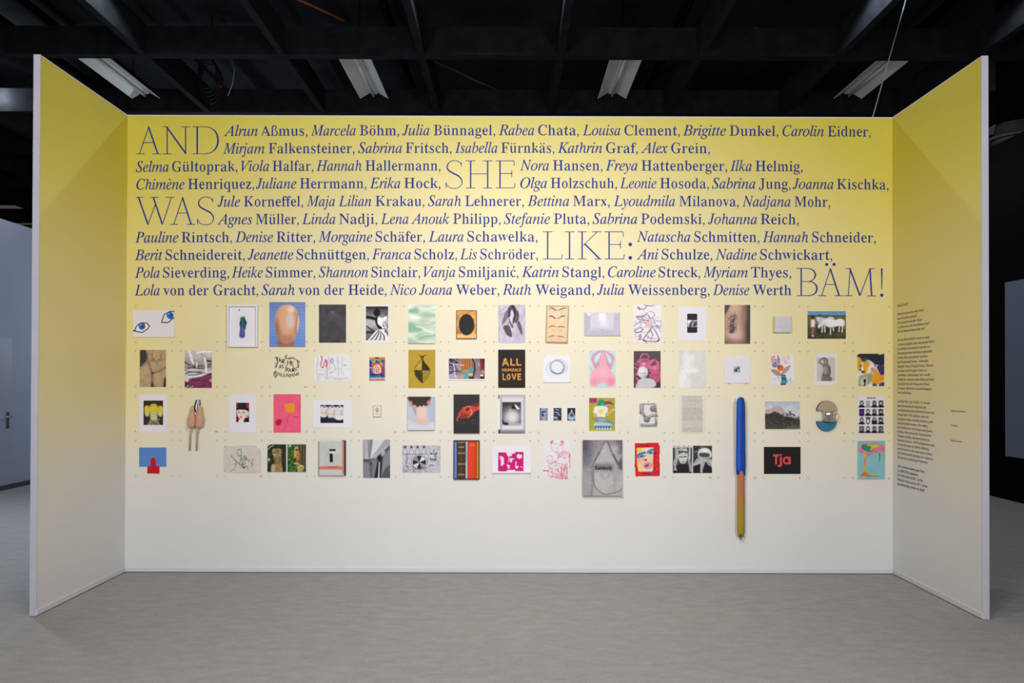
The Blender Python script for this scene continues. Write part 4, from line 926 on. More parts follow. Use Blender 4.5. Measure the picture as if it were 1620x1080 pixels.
# spiky wire-like lettering fixed straight to the wall
m = MB(); G1 = [[145, 685, 188, 683], [165, 684, 168, 712, 175, 742], [185, 742, 198, 694, 214, 740], [190, 722, 212, 720], [226, 700, 229, 748], [254, 702, 229, 724, 256, 746], [228, 700, 224, 740, 258, 742], [262, 712, 240, 722],
 [285, 770, 288, 720, 305, 750, 322, 716, 318, 768], [330, 730, 332, 775, 355, 770], [332, 730, 356, 736], [331, 752, 350, 753],
 [190, 812, 205, 768, 215, 805], [193, 795, 212, 792], [240, 765, 222, 772, 240, 795, 222, 812], [262, 800, 268, 830, 285, 800], [268, 830, 255, 850], [290, 805, 280, 830, 300, 845, 312, 822, 296, 803], [318, 812, 320, 845, 345, 838, 340, 805], [350, 850, 352, 808, 372, 815, 355, 828, 378, 848],
 [135, 858, 172, 855], [155, 857, 160, 892], [170, 890, 185, 855, 203, 895], [212, 858, 216, 900, 235, 898], [245, 862, 248, 902, 265, 900], [272, 900, 276, 868], [298, 868, 285, 878, 300, 892, 285, 905], [308, 910, 315, 872, 330, 895, 342, 868, 350, 900], [356, 902, 368, 862, 384, 895], [390, 890, 392, 858, 410, 885, 412, 850],
 [265, 665, 262, 690, 300, 700, 350, 690, 400, 720], [258, 690, 278, 660, 270, 655], [300, 700, 310, 685], [350, 690, 358, 680], [400, 720, 412, 730, 425, 745], [412, 730, 418, 718], [400, 722, 405, 760, 415, 800], [405, 765, 422, 770], [408, 785, 390, 800], [150, 690, 175, 700, 170, 745, 160, 790, 150, 800], [165, 760, 145, 755], [158, 780, 140, 790], [148, 800, 158, 808], [140, 840, 130, 880, 150, 870], [130, 885, 150, 905, 155, 920], [150, 900, 170, 895], [320, 905, 316, 915], [380, 800, 385, 830, 405, 825], [365, 810, 345, 780], [150, 830, 160, 850], [412, 800, 398, 790], [275, 770, 268, 800], [330, 690, 322, 678]]
for k, f in enumerate(G1):
    P = [P3('A2', f[i], f[i+1], -.006) for i in range(0, len(f), 2)]; m.tube(P, [.0018]+[.0026]*(len(P)-2)+[.0018], 6)
for f in ([150, 687], [230, 745], [400, 722], [285, 770], [160, 890], [345, 838], [410, 885], [262, 690]): q = P3('A2', f[0], f[1], 0); m.tube([(q.x, -.0002, q.z), (q.x, -.006, q.z)], .002, 6)
tag(m.build('wire_lettering', mat('blackened_wire', '#3b3833', .5, .4)), 'spiky dark wire lettering reading TAKE ME AS YOUR TALISMAN, fixed to the wall', 'lettering')

p = Pic('A2', 588, 657, 1003, 963, '#e7e5e9')
for c, f, w_ in (('#c02a6c', [672, 668, 680, 720, 665, 760, 680, 800, 700, 790, 705, 750, 725, 715], 9), ('#d13a58', [725, 715, 738, 760, 730, 790], 15), ('#5558b8', [775, 705, 800, 700, 810, 735, 785, 745, 775, 715, 795, 725], 6), ('#7a7c80', [752, 665, 755, 720, 765, 780, 750, 830], 3), ('#7a7c80', [770, 750, 820, 770, 830, 820, 800, 850], 3), ('#7a7c80', [862, 665, 858, 740, 870, 820, 862, 900], 3.5), ('#85878b', [905, 690, 912, 760, 905, 830, 925, 880], 3), ('#85878b', [628, 665, 632, 730, 622, 800, 630, 950], 3), ('#e2ac8c', [640, 830, 700, 825, 725, 870, 715, 930], 4), ('#9b9da1', [630, 870, 680, 880, 730, 930, 700, 960], 3), ('#9b9da1', [640, 950, 660, 880, 700, 880], 3), ('#e59a9a', [800, 935, 850, 940, 880, 932, 930, 940], 4), ('#8b8d91', [740, 920, 800, 918, 880, 925, 985, 922], 3), ('#8b8d91', [850, 720, 880, 740], 3), ('#5558b8', [775, 850, 795, 858], 6), ('#3b3d41', [930, 772, 955, 775], 5), ('#e5a08a', [715, 830, 720, 880], 5), ('#909296', [880, 930, 890, 960], 3), ('#909296', [710, 690, 712, 730], 3)): p.line(c, f, w_, 1)
for k in range(10): p.ell('#4a4ec0', 735+k*1.0, 800+k*14, 4, 5)
p.scrib('#b4b6ba', 24, (600, 680, 990, 950), 40, 2.5, 4, .8)
for x, y in ((600, 668), (994, 667), (600, 955), (992, 953)): p.ell('#77797e', x, y, 3.5, 3.5)
single(p, 'line_drawing', 'white landscape sheet with thin grey lines and a magenta hook stroke', 'drawing')

p = Pic('A2', 1220, 682, 1397, 948, '#2c3fae').noise(22, 14, 14, 3).rect('#e08a5a', 1220, 682, 1397, 712, 3).rect('#3a2a2c', 1285, 684, 1328, 704, 2).rect('#d8744c', 1340, 682, 1397, 705, 2)
p.rect('#2236a0', 1225, 715, 1280, 800, 3).ring('#5e9a4a', 1308, 765, 55, 60, 16).ring('#d8a63e', 1308, 760, 42, 46, 10).blob('#e0502e', [1255, 760, 1345, 755, 1368, 820, 1350, 870, 1258, 875]).blob('#f0c7a0', [1268, 785, 1330, 770, 1352, 830, 1335, 865, 1270, 860]).line('#3f78c8', [1275, 850, 1280, 800, 1320, 800, 1318, 850], 9).line('#3b2a90', [1298, 860, 1302, 815], 7).line('#d85a38', [1285, 825, 1330, 820], 6).rect('#2632a8', 1225, 872, 1390, 905, 3).rect('#55a88a', 1225, 905, 1397, 925, 3).rect('#c8554a', 1225, 932, 1397, 948, 3).rect('#ded8d8', 1225, 924, 1397, 933, 1).line('#e2453a', [1385, 720, 1388, 800, 1384, 880], 9).line('#e8d24a', [1225, 800, 1245, 805], 9).line('#8ad05a', [1240, 720, 1280, 740], 9)
p.scrib(['#f0e0d0', '#e2b03c', '#d8452e', '#3f9a8a', '#1d2a80'], 60, (1225, 710, 1392, 940), 16, 5, 8, .75)
single(p, 'colour_painting', 'small painting in vivid blue, orange and green with an arch form', 'painting', .004)

p = Pic('A3', 117, 598, 422, 1033, '#b99a34').noise(3, 60, 60, 2)
body = [268, 700, 240, 730, 205, 780, 183, 835, 195, 890, 235, 945, 275, 978, 305, 945, 345, 900, 362, 828, 330, 780, 295, 735, 280, 700]
p.poly('#a58b2e', body, 1); p.poly('#2d2820', [274, 700, 295, 735, 330, 780, 360, 826, 275, 832], 1).poly('#c2a440', [262, 725, 272, 830, 186, 830, 210, 780], 2).poly('#38311f', [186, 835, 272, 838, 276, 976, 235, 945, 195, 890], 2).poly('#a38a34', [280, 838, 360, 832, 345, 895, 290, 955], 2)
p.line('#221d16', body[:], 4).line('#2a241a', [275, 700, 274, 830, 278, 975], 5).line('#2a241a', [183, 834, 362, 830], 5).poly('#2b251b', [250, 668, 295, 665, 285, 700, 262, 700]).line('#2b251b', [235, 662, 270, 672, 312, 660], 8).line('#b99a34', [272, 668, 275, 695], 4)
p.within(body).scrib(['#251f15', '#8a7428'], 90, (185, 730, 360, 975), 26, 3.5, 5, .6, 80).within()
for x, y in ((123, 605), (415, 605), (123, 1022), (415, 1025)): p.ell('#55481c', x, y, 4, 4)
single(p, 'bundle_print', 'mustard-yellow sheet printed with a black knotted cloth bundle', 'print')

p = Pic('A3', 577, 698, 985, 930, '#7a6a72').grad([(577, '#5a4a58'), (690, '#8a7f92'), (720, '#b0703f'), (840, '#a9683c'), (850, '#7d6468'), (920, '#7b3a40'), (985, '#6e3026')], 0)
for k in range(9): p.rect('#6b3a20' if k % 2 else '#d39357', 718+k*13, 698, 726+k*13, 830, 3, .7)
p.rect('#2d2832', 577, 698, 690, 790, 8, .9).scrib(['#cfc6dc', '#3a3340', '#8d84a0'], 60, (580, 700, 700, 925), 30, 6, 3, .8).rect('#b9b3cc', 577, 870, 660, 930, 8, .8).line('#e8e4ee', [620, 750, 640, 800, 640, 870, 660, 920], 9, 2).line('#e9e2e6', [600, 750, 680, 770, 750, 775], 8, 2).line('#2a2430', [585, 870, 650, 840, 720, 850], 8, 2)
p.blob('#58a0a0', [715, 840, 790, 845, 795, 925, 750, 925], 3).rect('#4f9a98', 800, 805, 858, 860, 3).rect('#e0e2e0', 795, 868, 850, 880, 2).poly('#d08a50', [740, 830, 800, 825, 800, 850, 740, 845], 2).rect('#e2a868', 800, 882, 855, 900, 2).rect('#ccb4a4', 660, 880, 750, 925, 6, .6).rect('#3f2a24', 805, 900, 850, 928, 2)
p.line('#15242c', [843, 698, 870, 760, 868, 840, 850, 925], 13, 1).blob('#8e7684', [860, 698, 920, 700, 935, 800, 930, 930, 862, 930, 880, 850, 882, 770]).within([860, 698, 920, 700, 935, 800, 930, 930, 862, 930, 880, 850, 882, 770]).scrib(['#c9a0a0', '#5c6a8a', '#b9c4d0', '#8a4a50'], 50, (865, 700, 935, 925), 22, 4, 5, .8).within()
p.poly('#8c2530', [925, 698, 985, 698, 985, 850, 950, 770], 3).poly('#3a2020', [960, 700, 985, 700, 985, 850, 975, 800], 3).poly('#d29b66', [935, 860, 965, 820, 985, 870], 3).rect('#ece8ee', 935, 878, 968, 900, 2).rect('#1e1c24', 935, 900, 978, 928, 2)
mounted('A3', (568, 690, 993, 945), p, 'interior_photo', 'colour photo of a cluttered interior with turquoise chairs and curtain, white border', 'photograph', curl=.004)

p = Pic('A3', 1138, 597, 1447, 1033, '#2b2625').noise(2, 40, 40, 3)
O1 = '#e09a4a'; W_ = 16
for f in ([1193, 776, 1216, 700], [1222, 700, 1252, 776], [1210, 752, 1234, 752], [1284, 702, 1284, 770], [1290, 771, 1324, 771], [1352, 702, 1352, 768], [1358, 771, 1394, 771]): p.line(O1, f, W_)
x = 1192
for ch, f in (('H', [[1188, 812, 1188, 842], [1208, 812, 1208, 842], [1188, 827, 1208, 827]]), ('U', [[1222, 812, 1222, 836], [1224, 840, 1238, 840], [1240, 812, 1240, 838]]), ('M', [[1254, 842, 1258, 812], [1260, 814, 1270, 832], [1272, 832, 1281, 813], [1283, 813, 1287, 842]]), ('A', [[1298, 842, 1308, 812], [1310, 812, 1321, 842], [1304, 832, 1316, 832]]), ('N', [[1333, 842, 1333, 812], [1335, 813, 1352, 841], [1354, 842, 1354, 812]]), ('S', [[1396, 814, 1376, 816], [1376, 818, 1394, 832], [1394, 834, 1372, 842]])):
    for g_ in f: p.line(O1, g_, 7.5)
for f in ([1194, 872, 1194, 930], [1198, 936, 1222, 936], [1254, 878, 1238, 904], [1238, 908, 1254, 934], [1262, 878, 1276, 904], [1276, 908, 1262, 934], [1298, 872, 1316, 930], [1338, 872, 1320, 932], [1364, 872, 1364, 936], [1366, 876, 1394, 876], [1366, 904, 1390, 904], [1366, 935, 1396, 935]): p.line(O1, f, 13)
p.line('#f0c070', [1200, 750, 1214, 706], 4).line('#f0c070', [1287, 706, 1287, 766], 4).line('#f0c070', [1355, 706, 1355, 766], 4).line('#a8642c', [1240, 752, 1228, 714], 4).ell('#8a8488', 1150, 1018, 4, 4)
single(p, 'slogan_print', 'black sheet with orange stencil lettering ALL HUMANS LOVE', 'print')

p = Pic('A4', 105, 660, 412, 970, '#e8e6ee')
for cx, cy, rx, ry, c, w_, r_, o_ in ((262, 795, 76, 70, '#5f7596', 6, 20, .9), (258, 795, 90, 78, '#7f90ab', 3.5, 10, .8), (262, 800, 120, 85, '#a5b1c4', 3, -10, .8), (255, 810, 130, 95, '#b9c2d0', 2.5, -15, .8), (280, 790, 85, 80, '#8093b0', 3.5, 40, .8), (262, 798, 80, 80, '#5f7596', 3, 0, .9), (250, 790, 68, 62, '#a5b1c4', 3, 0, .8)): p.ring(c, cx, cy, rx, ry, w_, r_, o_)
p.line('#4b6288', [190, 835, 240, 868, 300, 862, 335, 810], 7, 2, .9).ell('#e3e1ea', 258, 793, 60, 55, 0, 6, .7)
for x, y in ((118, 670), (405, 672), (118, 962), (405, 962)): p.ell('#8a93a8', x, y, 4, 4)
single(p, 'circle_drawing', 'square white sheet with looping blue-grey circle lines', 'drawing', curl=.006)

p = Pic('A4', 628, 597, 928, 1030, '#c3dbe2').noise(6, 60, 60, 3).rect('#e9ecf0', 628, 597, 928, 606, 4, .8).line('#9fc4d2', [640, 620, 690, 700], 14, 8, .6).line('#9ec3d0', [650, 800, 670, 860], 14, 8, .7)
p.blob('#cf9fb4', [785, 603, 700, 625, 650, 690, 665, 750, 720, 850, 860, 850, 900, 750, 915, 690, 880, 640], 4).blob('#c6dfe6', [760, 625, 700, 670, 685, 720, 700, 750, 730, 720, 755, 660], 4).blob('#c6dfe6', [815, 625, 860, 670, 885, 720, 870, 755, 840, 720, 825, 660], 4)
p.blob('#efaebb', [785, 610, 755, 680, 740, 780, 660, 850, 640, 930, 645, 1000, 700, 1015, 780, 980, 860, 1015, 915, 995, 925, 920, 890, 850, 835, 780, 815, 680], 3)
p.ell('#e990a6', 680, 960, 35, 45, 0, 20, .7).ell('#e8859b', 880, 960, 35, 45, 0, 20, .8).ell('#f4c2c8', 785, 860, 50, 60, 0, 25, .7)
for k in range(16): y = 690+k*19; hw = 30+k*5.5; p.line('#d67f97', [785-hw, y+8, 785, y, 785+hw, y+9], 3, 1, .6)
p.line('#d67f97', [720, 960, 785, 920, 850, 960], 4, 2, .7).blob('#b7d5de', [730, 1020, 785, 980, 840, 1020], 5)
single(p, 'pink_watercolour', 'watercolour of a rounded pink body form on pale blue', 'painting')

p = Pic('A4', 1135, 613, 1440, 1030, '#3d1f2c').noise(5, 40, 40, 3)
p.blob('#c2507a', [1190, 710, 1250, 695, 1310, 710, 1310, 790, 1270, 840, 1210, 830, 1180, 770], 3).blob('#cf5d86', [1320, 720, 1370, 705, 1420, 740, 1425, 810, 1380, 870, 1320, 850, 1298, 790], 3).poly('#5c2b40', [1322, 770, 1375, 715, 1400, 760, 1345, 790], 4).poly('#7b3a56', [1215, 740, 1270, 700, 1300, 735, 1240, 750], 4).line('#d66f92', [1210, 690, 1230, 650, 1285, 650, 1310, 690], 14, 4).line('#8f3c5c', [1240, 640, 1300, 660, 1315, 700], 10, 3)
p.ell('#de7a9a', 1370, 800, 18, 20, 0, 5).ell('#e690aa', 1250, 760, 24, 22, 0, 8).line('#5b2438', [1315, 820, 1350, 838], 7, 2).line('#5b2438', [1230, 800, 1262, 808], 6, 2).ell('#c2507a', 1185, 735, 14, 24, 0, 3).ell('#b54870', 1422, 800, 10, 24, 0, 3)
p.blob('#b8466f', [1330, 860, 1420, 830, 1440, 900, 1420, 960, 1360, 960, 1310, 900], 4).scrib(['#b5476f', '#2b141e', '#d86a90'], 60, (1140, 740, 1190, 1020), 20, 9, 4, .85).scrib(['#7a3350', '#c4557d'], 30, (1320, 860, 1430, 960), 24, 7, 5, .6)
p.ell('#cfccd1', 1238, 855, 60, 64, 10, 2).blob('#c4c1c7', [1175, 985, 1200, 935, 1300, 920, 1370, 950, 1388, 1000, 1330, 1030, 1165, 1030], 2).rect('#bdbac0', 1215, 905, 1270, 945, 4).ell('#e6e4e8', 1225, 825, 36, 30, 0, 10).line('#6f6c74', [1235, 870, 1262, 862], 5, 2).line('#6f6c74', [1280, 862, 1292, 866], 5, 2).line('#77747c', [1262, 905, 1285, 902], 5, 2).ell('#85828a', 1275, 895, 20, 18, 0, 8, .5).noise(7, 12, 12, 5)
single(p, 'magenta_collage', 'magenta toned portrait collage with a pale stone child bust in front', 'print', .003, mtl=GLOSS)

p = Pic('A5', 100, 605, 410, 1037, '#d9d7d3').noise(3, 40, 40, 3)
p.blob('#ebe9ea', [185, 620, 210, 615, 215, 680, 245, 650, 275, 670, 270, 720, 250, 780, 320, 810, 330, 830, 290, 860, 240, 850, 180, 940, 150, 1030, 110, 1020, 105, 880, 140, 760, 150, 660], 12).line('#c9c6c6', [250, 700, 240, 780, 320, 815], 5, 3, .7).line('#c6c3c3', [160, 700, 150, 800, 190, 870], 5, 4, .7).line('#f4f2f3', [165, 830, 290, 850], 14, 6).line('#c9c6c6', [200, 880, 180, 980], 5, 4, .6).blob('#e9e7e8', [190, 900, 230, 930, 220, 1030, 160, 1030], 14, .7).line('#ccc9c8', [170, 660, 185, 740], 5, 3, .6)
for x, y in ((110, 615), (398, 617), (402, 1028)): p.ell('#a9a8b4', x, y, 4, 4)
single(p, 'pale_embossing', 'off-white sheet with a faint white relief of a crouching figure', 'print')

p = Pic('A5', 725, 788, 798, 862, '#9fb3c6').scrib(['#28323c', '#e2e8ee', '#55656f'], 30, (727, 792, 796, 858), 20, 7, 3, .9).rect('#222a33', 752, 805, 766, 850, 2)
t = mounted('A5', (617, 680, 912, 977), p, 'white_square', 'square white board with a tiny grey-blue photo in its centre', 'print', .006, paper='#e2dee9')
for x in (672, 868):
    a = P3('A5', x, 980, -.008); MB().box(a.x-.004, a.x+.004, -.009, -.0003, a.z-.004, a.z+.003).build('clip', mat('clear_clip', '#aaa6b2', .3, .5), t)

p = Pic('A6', 138, 655, 402, 1000, '#e6e3e6')
p.scrib(['#c03a6a', '#d76a90'], 70, (142, 662, 240, 790), 16, 5, 3, .85, 110).scrib(['#5a6a9c', '#48588a'], 46, (150, 690, 240, 790), 30, 4, 4, .85, 50).scrib(['#e5a9b8', '#dc8da4'], 44, (258, 670, 360, 760), 24, 4, 5, .75, -45)
p.blob('#b59780', [142, 825, 180, 820, 230, 840, 262, 880, 220, 895, 175, 870], 1).line('#7d5f4c', [145, 826, 200, 850, 258, 885], 4).line('#7d5f4c', [150, 840, 200, 885, 255, 888], 4).blob('#b39a84', [262, 872, 290, 820, 358, 776, 350, 810, 310, 850], 1).line('#7d5f4c', [262, 872, 300, 810, 358, 777], 4).line('#7d5f4c', [265, 875, 320, 850, 356, 785], 4)
p.ell('#e2552e', 250, 805, 37, 35).ell('#ee7a48', 255, 810, 20, 18, 0, 6).line('#b23a1e', [235, 790, 268, 800, 265, 825], 4, 1).ell('#44365e', 228, 788, 13, 11, 0, 3)
p.blob('#1f6f9c', [255, 885, 305, 882, 318, 930, 328, 960, 300, 1000, 250, 1000, 262, 940]).line('#e0d43c', [255, 900, 255, 940, 248, 998], 6).line('#e0d43c', [312, 900, 330, 945, 322, 985], 5).line('#7cc0c8', [262, 900, 312, 905], 5).line('#103a62', [262, 925, 315, 930], 5).line('#7cc0c8', [262, 955, 322, 950], 5).line('#e0d43c', [268, 970, 315, 968], 4).scrib(['#5f74b4', '#8a9ac8'], 18, (165, 900, 240, 945), 10, 3, 6).scrib(['#6a84b8'], 24, (335, 915, 395, 980), 12, 3, 7)
single(p, 'flower_drawing', 'pencil drawing of an orange-red flower with brown wings and blue stem', 'drawing')

t = root_at('A6', (622, 643, 897, 1000), 'torn_page', 'white page with torn left edge and sepia photo of a statue', 'photograph')
p = Pic('A6', 622, 643, 897, 1000, '#e4e2e8').cut([660, 643, 897, 643, 890, 1000, 624, 1000, 628, 950, 640, 920, 634, 880, 648, 845, 638, 800, 650, 770, 632, 725, 655, 690])
p.sheet('sheet', .0022, .0018, t)
p = Pic('A6', 663, 685, 872, 955, '#c6c3c0').noise(3, 30, 30, 3)
p.line('#7d756f', [740, 692, 705, 715, 692, 742, 715, 755, 740, 772], 17, 1).ell('#6a635e', 752, 698, 20, 17, 0, 2).blob('#8a827b', [745, 700, 785, 705, 795, 745, 780, 780, 750, 780, 740, 740], 2).blob('#7b736c', [730, 770, 800, 765, 812, 810, 805, 870, 800, 955, 718, 955, 725, 880, 740, 830], 2).blob('#a49b93', [740, 790, 780, 800, 775, 860, 745, 870], 8).line('#5f5853', [808, 790, 815, 850, 800, 910], 15, 2).blob('#6f6862', [800, 915, 832, 910, 830, 955, 798, 955], 3).line('#554f4a', [722, 885, 790, 890, 800, 880], 6, 3).line('#5a544e', [770, 710, 775, 760], 6, 3).ell('#b3aaa1', 765, 735, 8, 14, 0, 4).noise(7, 9, 9, 4)
p.sheet('photo', .003, .0008, t)

p = Pic('A6', 1125, 643, 1432, 1012, '#e8e4e2').cut([1150, 643, 1365, 643, 1372, 655, 1432, 643, 1432, 1012, 1130, 1012, 1128, 890, 1125, 660])
p.blob('#252c3c', [1145, 643, 1440, 640, 1436, 760, 1380, 775, 1320, 760, 1270, 720, 1190, 700, 1130, 690], 3).blob('#4a4a38', [1150, 700, 1220, 690, 1250, 700, 1200, 740], 6).blob('#d9a22e', [1130, 690, 1165, 700, 1175, 790, 1150, 850, 1132, 840], 3).blob('#e9a427', [1180, 770, 1240, 725, 1265, 760, 1235, 830, 1225, 895, 1195, 870, 1195, 800], 3).blob('#e3dcd8', [1130, 850, 1190, 820, 1205, 860, 1190, 900, 1150, 905]).ell('#232c4c', 1190, 850, 20, 13, 0, 3).ell('#232c4c', 1160, 828, 9, 12, 0, 2).blob('#9aa386', [1150, 900, 1220, 880, 1280, 860, 1310, 900, 1290, 960, 1200, 1012, 1140, 1005], 6).blob('#c5cbb2', [1170, 930, 1230, 910, 1230, 990, 1165, 990], 8)
p.ell('#171a1c', 1210, 950, 15, 20, 0, 2).line('#171a1c', [1210, 960, 1210, 1010], 14, 2).blob('#c98f8a', [1280, 810, 1310, 800, 1320, 840, 1290, 860], 4).blob('#e5a12a', [1310, 850, 1335, 805, 1365, 860, 1425, 880, 1420, 940, 1370, 990, 1290, 975], 3).ell('#d47e22', 1405, 925, 22, 16, 0, 5).blob('#3f2f62', [1350, 780, 1432, 780, 1432, 870, 1390, 880, 1360, 830], 4).blob('#4a3a70', [1380, 985, 1432, 960, 1432, 1012, 1370, 1012], 4).line('#2a3350', [1320, 740, 1328, 790], 12, 3).line('#e3dcd8', [1270, 740, 1310, 770], 16, 5).ell('#6f6a3c', 1160, 780, 12, 18, 0, 4).blob('#55456e', [1300, 985, 1340, 985, 1340, 1012, 1305, 1012], 3).noise(6, 20, 20, 4)
single(p, 'pansy_watercolour', 'watercolour of orange, violet and black pansy blots, right end of second row', 'painting')

# ---------------------------------------------------------------- third row
p = Pic('B1', 195, 132, 417, 410, '#2f2b24').noise(7, 30, 30, 3).noise(6, 8, 8, 9)
p.poly('#8f8d78', [285, 330, 350, 330, 385, 410, 238, 410], 5).scrib(['#3a372f', '#b3b09a', '#6a6858'], 50, (250, 345, 375, 408), 20, 6, 4, .8)
p.blob('#d9c83a', [205, 215, 225, 188, 258, 200, 265, 260, 250, 305, 222, 310, 208, 270], 3).blob('#d6c63c', [415, 215, 392, 190, 362, 205, 352, 265, 370, 305, 400, 310, 414, 260], 3).within([205, 215, 225, 188, 258, 200, 265, 260, 250, 305, 222, 310, 208, 270], 2).ell('#cfd0a0', 235, 290, 30, 35, 0, 15, .8).within([415, 215, 392, 190, 362, 205, 352, 265, 370, 305, 400, 310, 414, 260], 2).ell('#cfd0a0', 385, 290, 30, 35, 0, 15, .8).within()
p.blob('#dcc932', [262, 200, 290, 170, 330, 170, 358, 200, 355, 250, 340, 300, 345, 345, 280, 345, 282, 300, 262, 250], 2).blob('#cdd0a4', [272, 270, 350, 270, 340, 345, 280, 345], 10).line('#8a7c1e', [260, 212, 285, 185, 335, 185, 358, 210], 8, 3, .8).ell('#3b3624', 308, 284, 6, 5).ell('#6a6128', 292, 246, 4, 4).ell('#6a6128', 328, 246, 4, 4).line('#7d7a52', [290, 318, 325, 318], 3, 1).line('#6a6232', [265, 255, 280, 300], 4, 3, .6).line('#6a6232', [352, 255, 340, 300], 4, 3, .6)
mounted('B1', (152, 63, 468, 500), p, 'puppet_photo', 'white sheet with dark photo of a yellow long-eared figure', 'photograph')

t = root_at('B1', (693, 120, 885, 705), 'hanging_sculpture', 'two fleshy peach bottle forms hung on a striped strap, two thin sticks below', 'sculpture')
SK = mat('peach_skin_form', '#c99a80', .55, .35, noise=.05, scale=40)
for (cx, tx, nm) in ((738, 752, 0), (826, 838, 1)):
    b = P3('B1', cx, 446, -.034); prof = []
    for h, r in ((0, 12), (6, 26), (18, 37), (40, 43), (80, 44), (120, 42), (142, 36), (152, 28), (160, 24), (190, 23), (225, 19), (246, 12), (252, 2)):
        prof.append((r*PXM, h*PXM))
    m = MB(); m.lathe((0, 0, 0), prof, 22, sy=.75)
    k = (tx-cx)*PXM/(250*PXM)
    m.v = [(b.x+x+k*z, b.y+y, b.z+z) for x, y, z in m.v]; m.build('flesh_form', SK, t)
c = P3('B1', 790, 285, -.03); MB().lathe((c.x, c.y, c.z), [(.001, -.008), (.007, -.005), (.008, 0), (.006, .006), (.001, .008)], 12).build('bead', mat('pale_wood_bead', '#e0c59a', .5), t)
WH, BK = mat('white_webbing', '#dcdad8', .7), mat('black_webbing', '#17171a', .7)
st = [(812, 124, -.004), (808, 160, -.009), (798, 195, -.02), (795, 225, -.024), (808, 252, -.02)]
m = MB(); n_ = 7
for i in range(len(st)-1):
    for k in range(n_):
        q = []
        for (X, Y, yy), kk in ((st[i], k), (st[i+1], k), (st[i+1], k+1), (st[i], k+1)): q.append(P3('B1', X-30+60*kk/n_-(6 if Y > 150 else 0), Y, yy))
        q2 = [v+Vector((0, .002, 0)) for v in q]; m.add(q+q2, [[0, 1, 2, 3], [7, 6, 5, 4], [0, 4, 5, 1], [1, 5, 6, 2], [2, 6, 7, 3], [3, 7, 4, 0]], 1 if k in (1, 2, 5) else 0)
m.build('striped_strap', [WH, BK], t)
m = MB(); m.tube([P3('B1', 838, 124, -.003), P3('B1', 840, 185, -.008)], .003, 8); m.build('cord', BK, t)
for x, x2 in ((738, 720), (816, 800)):
    MB().tube([P3('B1', x, 440, -.03), P3('B1', (x+x2)/2-2, 520, -.02), P3('B1', x2, 700, -.012)], .0058, 10).build('stick', mat('pale_wood_stick', '#b4a58c', .6, .2, noise=.1, scale=60), t)
c = P3('B1', 812, 126, 0); MB().tube([(c.x, -.0003, c.z), (c.x, -.008, c.z)], .003).build('nail', STEEL, t)

p = Pic('B1', 1250, 157, 1397, 378, '#8a1a20').rect('#c4161e', 1255, 160, 1268, 220, 3).rect('#d01820', 1370, 165, 1390, 215, 5)
p.rect('#171a22', 1267, 157, 1362, 225, 2).poly('#14161d', [1252, 215, 1320, 205, 1395, 225, 1397, 252, 1320, 235, 1252, 240], 2).rect('#2e3340', 1290, 160, 1315, 215, 8, .8)
p.blob('#e9d5cc', [1262, 240, 1320, 235, 1372, 250, 1365, 310, 1335, 345, 1300, 350, 1270, 315, 1258, 280], 2).line('#4a3a3a', [1270, 270, 1288, 268], 6, 1).line('#4a3a3a', [1322, 272, 1342, 274], 6, 1).line('#6b4a40', [1268, 258, 1290, 256], 4, 1).line('#6b4a40', [1320, 258, 1345, 262], 4, 1).ell('#c8262c', 1302, 318, 14, 7, 0, 1).line('#c9a498', [1304, 280, 1300, 300], 5, 2).blob('#dcdfe6', [1370, 250, 1392, 265, 1388, 320, 1360, 320], 4).scrib(['#35363c', '#f0f2f5'], 16, (1365, 260, 1390, 320), 12, 5, 4)
p.poly('#eceaee', [1280, 350, 1310, 345, 1345, 335, 1330, 378, 1270, 378], 3).poly('#16171d', [1345, 340, 1397, 320, 1397, 378, 1335, 378], 2).poly('#5d1216', [1250, 320, 1272, 330, 1278, 355, 1250, 362], 3).poly('#20171c', [1250, 365, 1275, 358, 1270, 378, 1250, 378], 2)
mounted('B1', (1172, 62, 1480, 497), p, 'portrait_photo', 'white sheet with small photo of a pale face under a black top hat', 'photograph')

p = Pic('B2', 127, 60, 437, 498, '#ee5d80').noise(4, 50, 50, 3).rect('#e24f72', 420, 60, 437, 498, 4, .7)
p.blob('#e8962e', [262, 175, 310, 163, 360, 172, 372, 215, 360, 260, 310, 270, 268, 250, 258, 210], 1).poly('#c0181f', [165, 352, 190, 341, 220, 350, 215, 385, 205, 408, 178, 418, 155, 405, 147, 378], 1).line('#6f4a86', [297, 298, 290, 330, 284, 374], 5, 1).line('#7d4a86', [350, 318, 372, 310, 395, 322, 372, 327, 350, 318], 4, 1).line('#d9c060', [310, 178, 316, 240], 3, 2, .7)
single(p, 'pink_print', 'hot pink sheet with an orange and a red spot', 'print')

p = Pic('B2', 662, 182, 923, 388, '#1d2130')
for k, x in enumerate((705, 795, 878)):
    yo = k*12; p.blob('#dfdcdc', [x-38, 200+yo*.4, x-10, 198, x+10, 198, x+40, 210, x+46, 250, x+40, 300+yo*2, x, 325+yo*2, x-42, 310+yo*2, x-44, 250], 2).blob('#b7b2b4', [x+15, 240, x+40, 230, x+36, 300, x+15, 310], 6, .7).line('#d9a98a', [x-40, 268+yo, x-5, 278+yo, x+25, 262+yo], 12, 2).line('#e2b598', [x+35, 275+yo, x, 262+yo], 9, 2).rect('#e0b79e', x-8, 182, x+12, 198, 3).poly('#2a3146', [x-12, 195, x, 204, x+12, 195, x+10, 212, x-10, 212], 1).line('#8f8c90', [x-30, 215, x-20, 255], 4, 2, .6)
p.rect('#141722', 662, 350, 923, 388, 4).poly('#1d2438', [740, 330, 815, 325, 825, 388, 745, 388], 4).blob('#e4e1e2', [830, 300, 915, 305, 905, 350, 850, 350], 3)
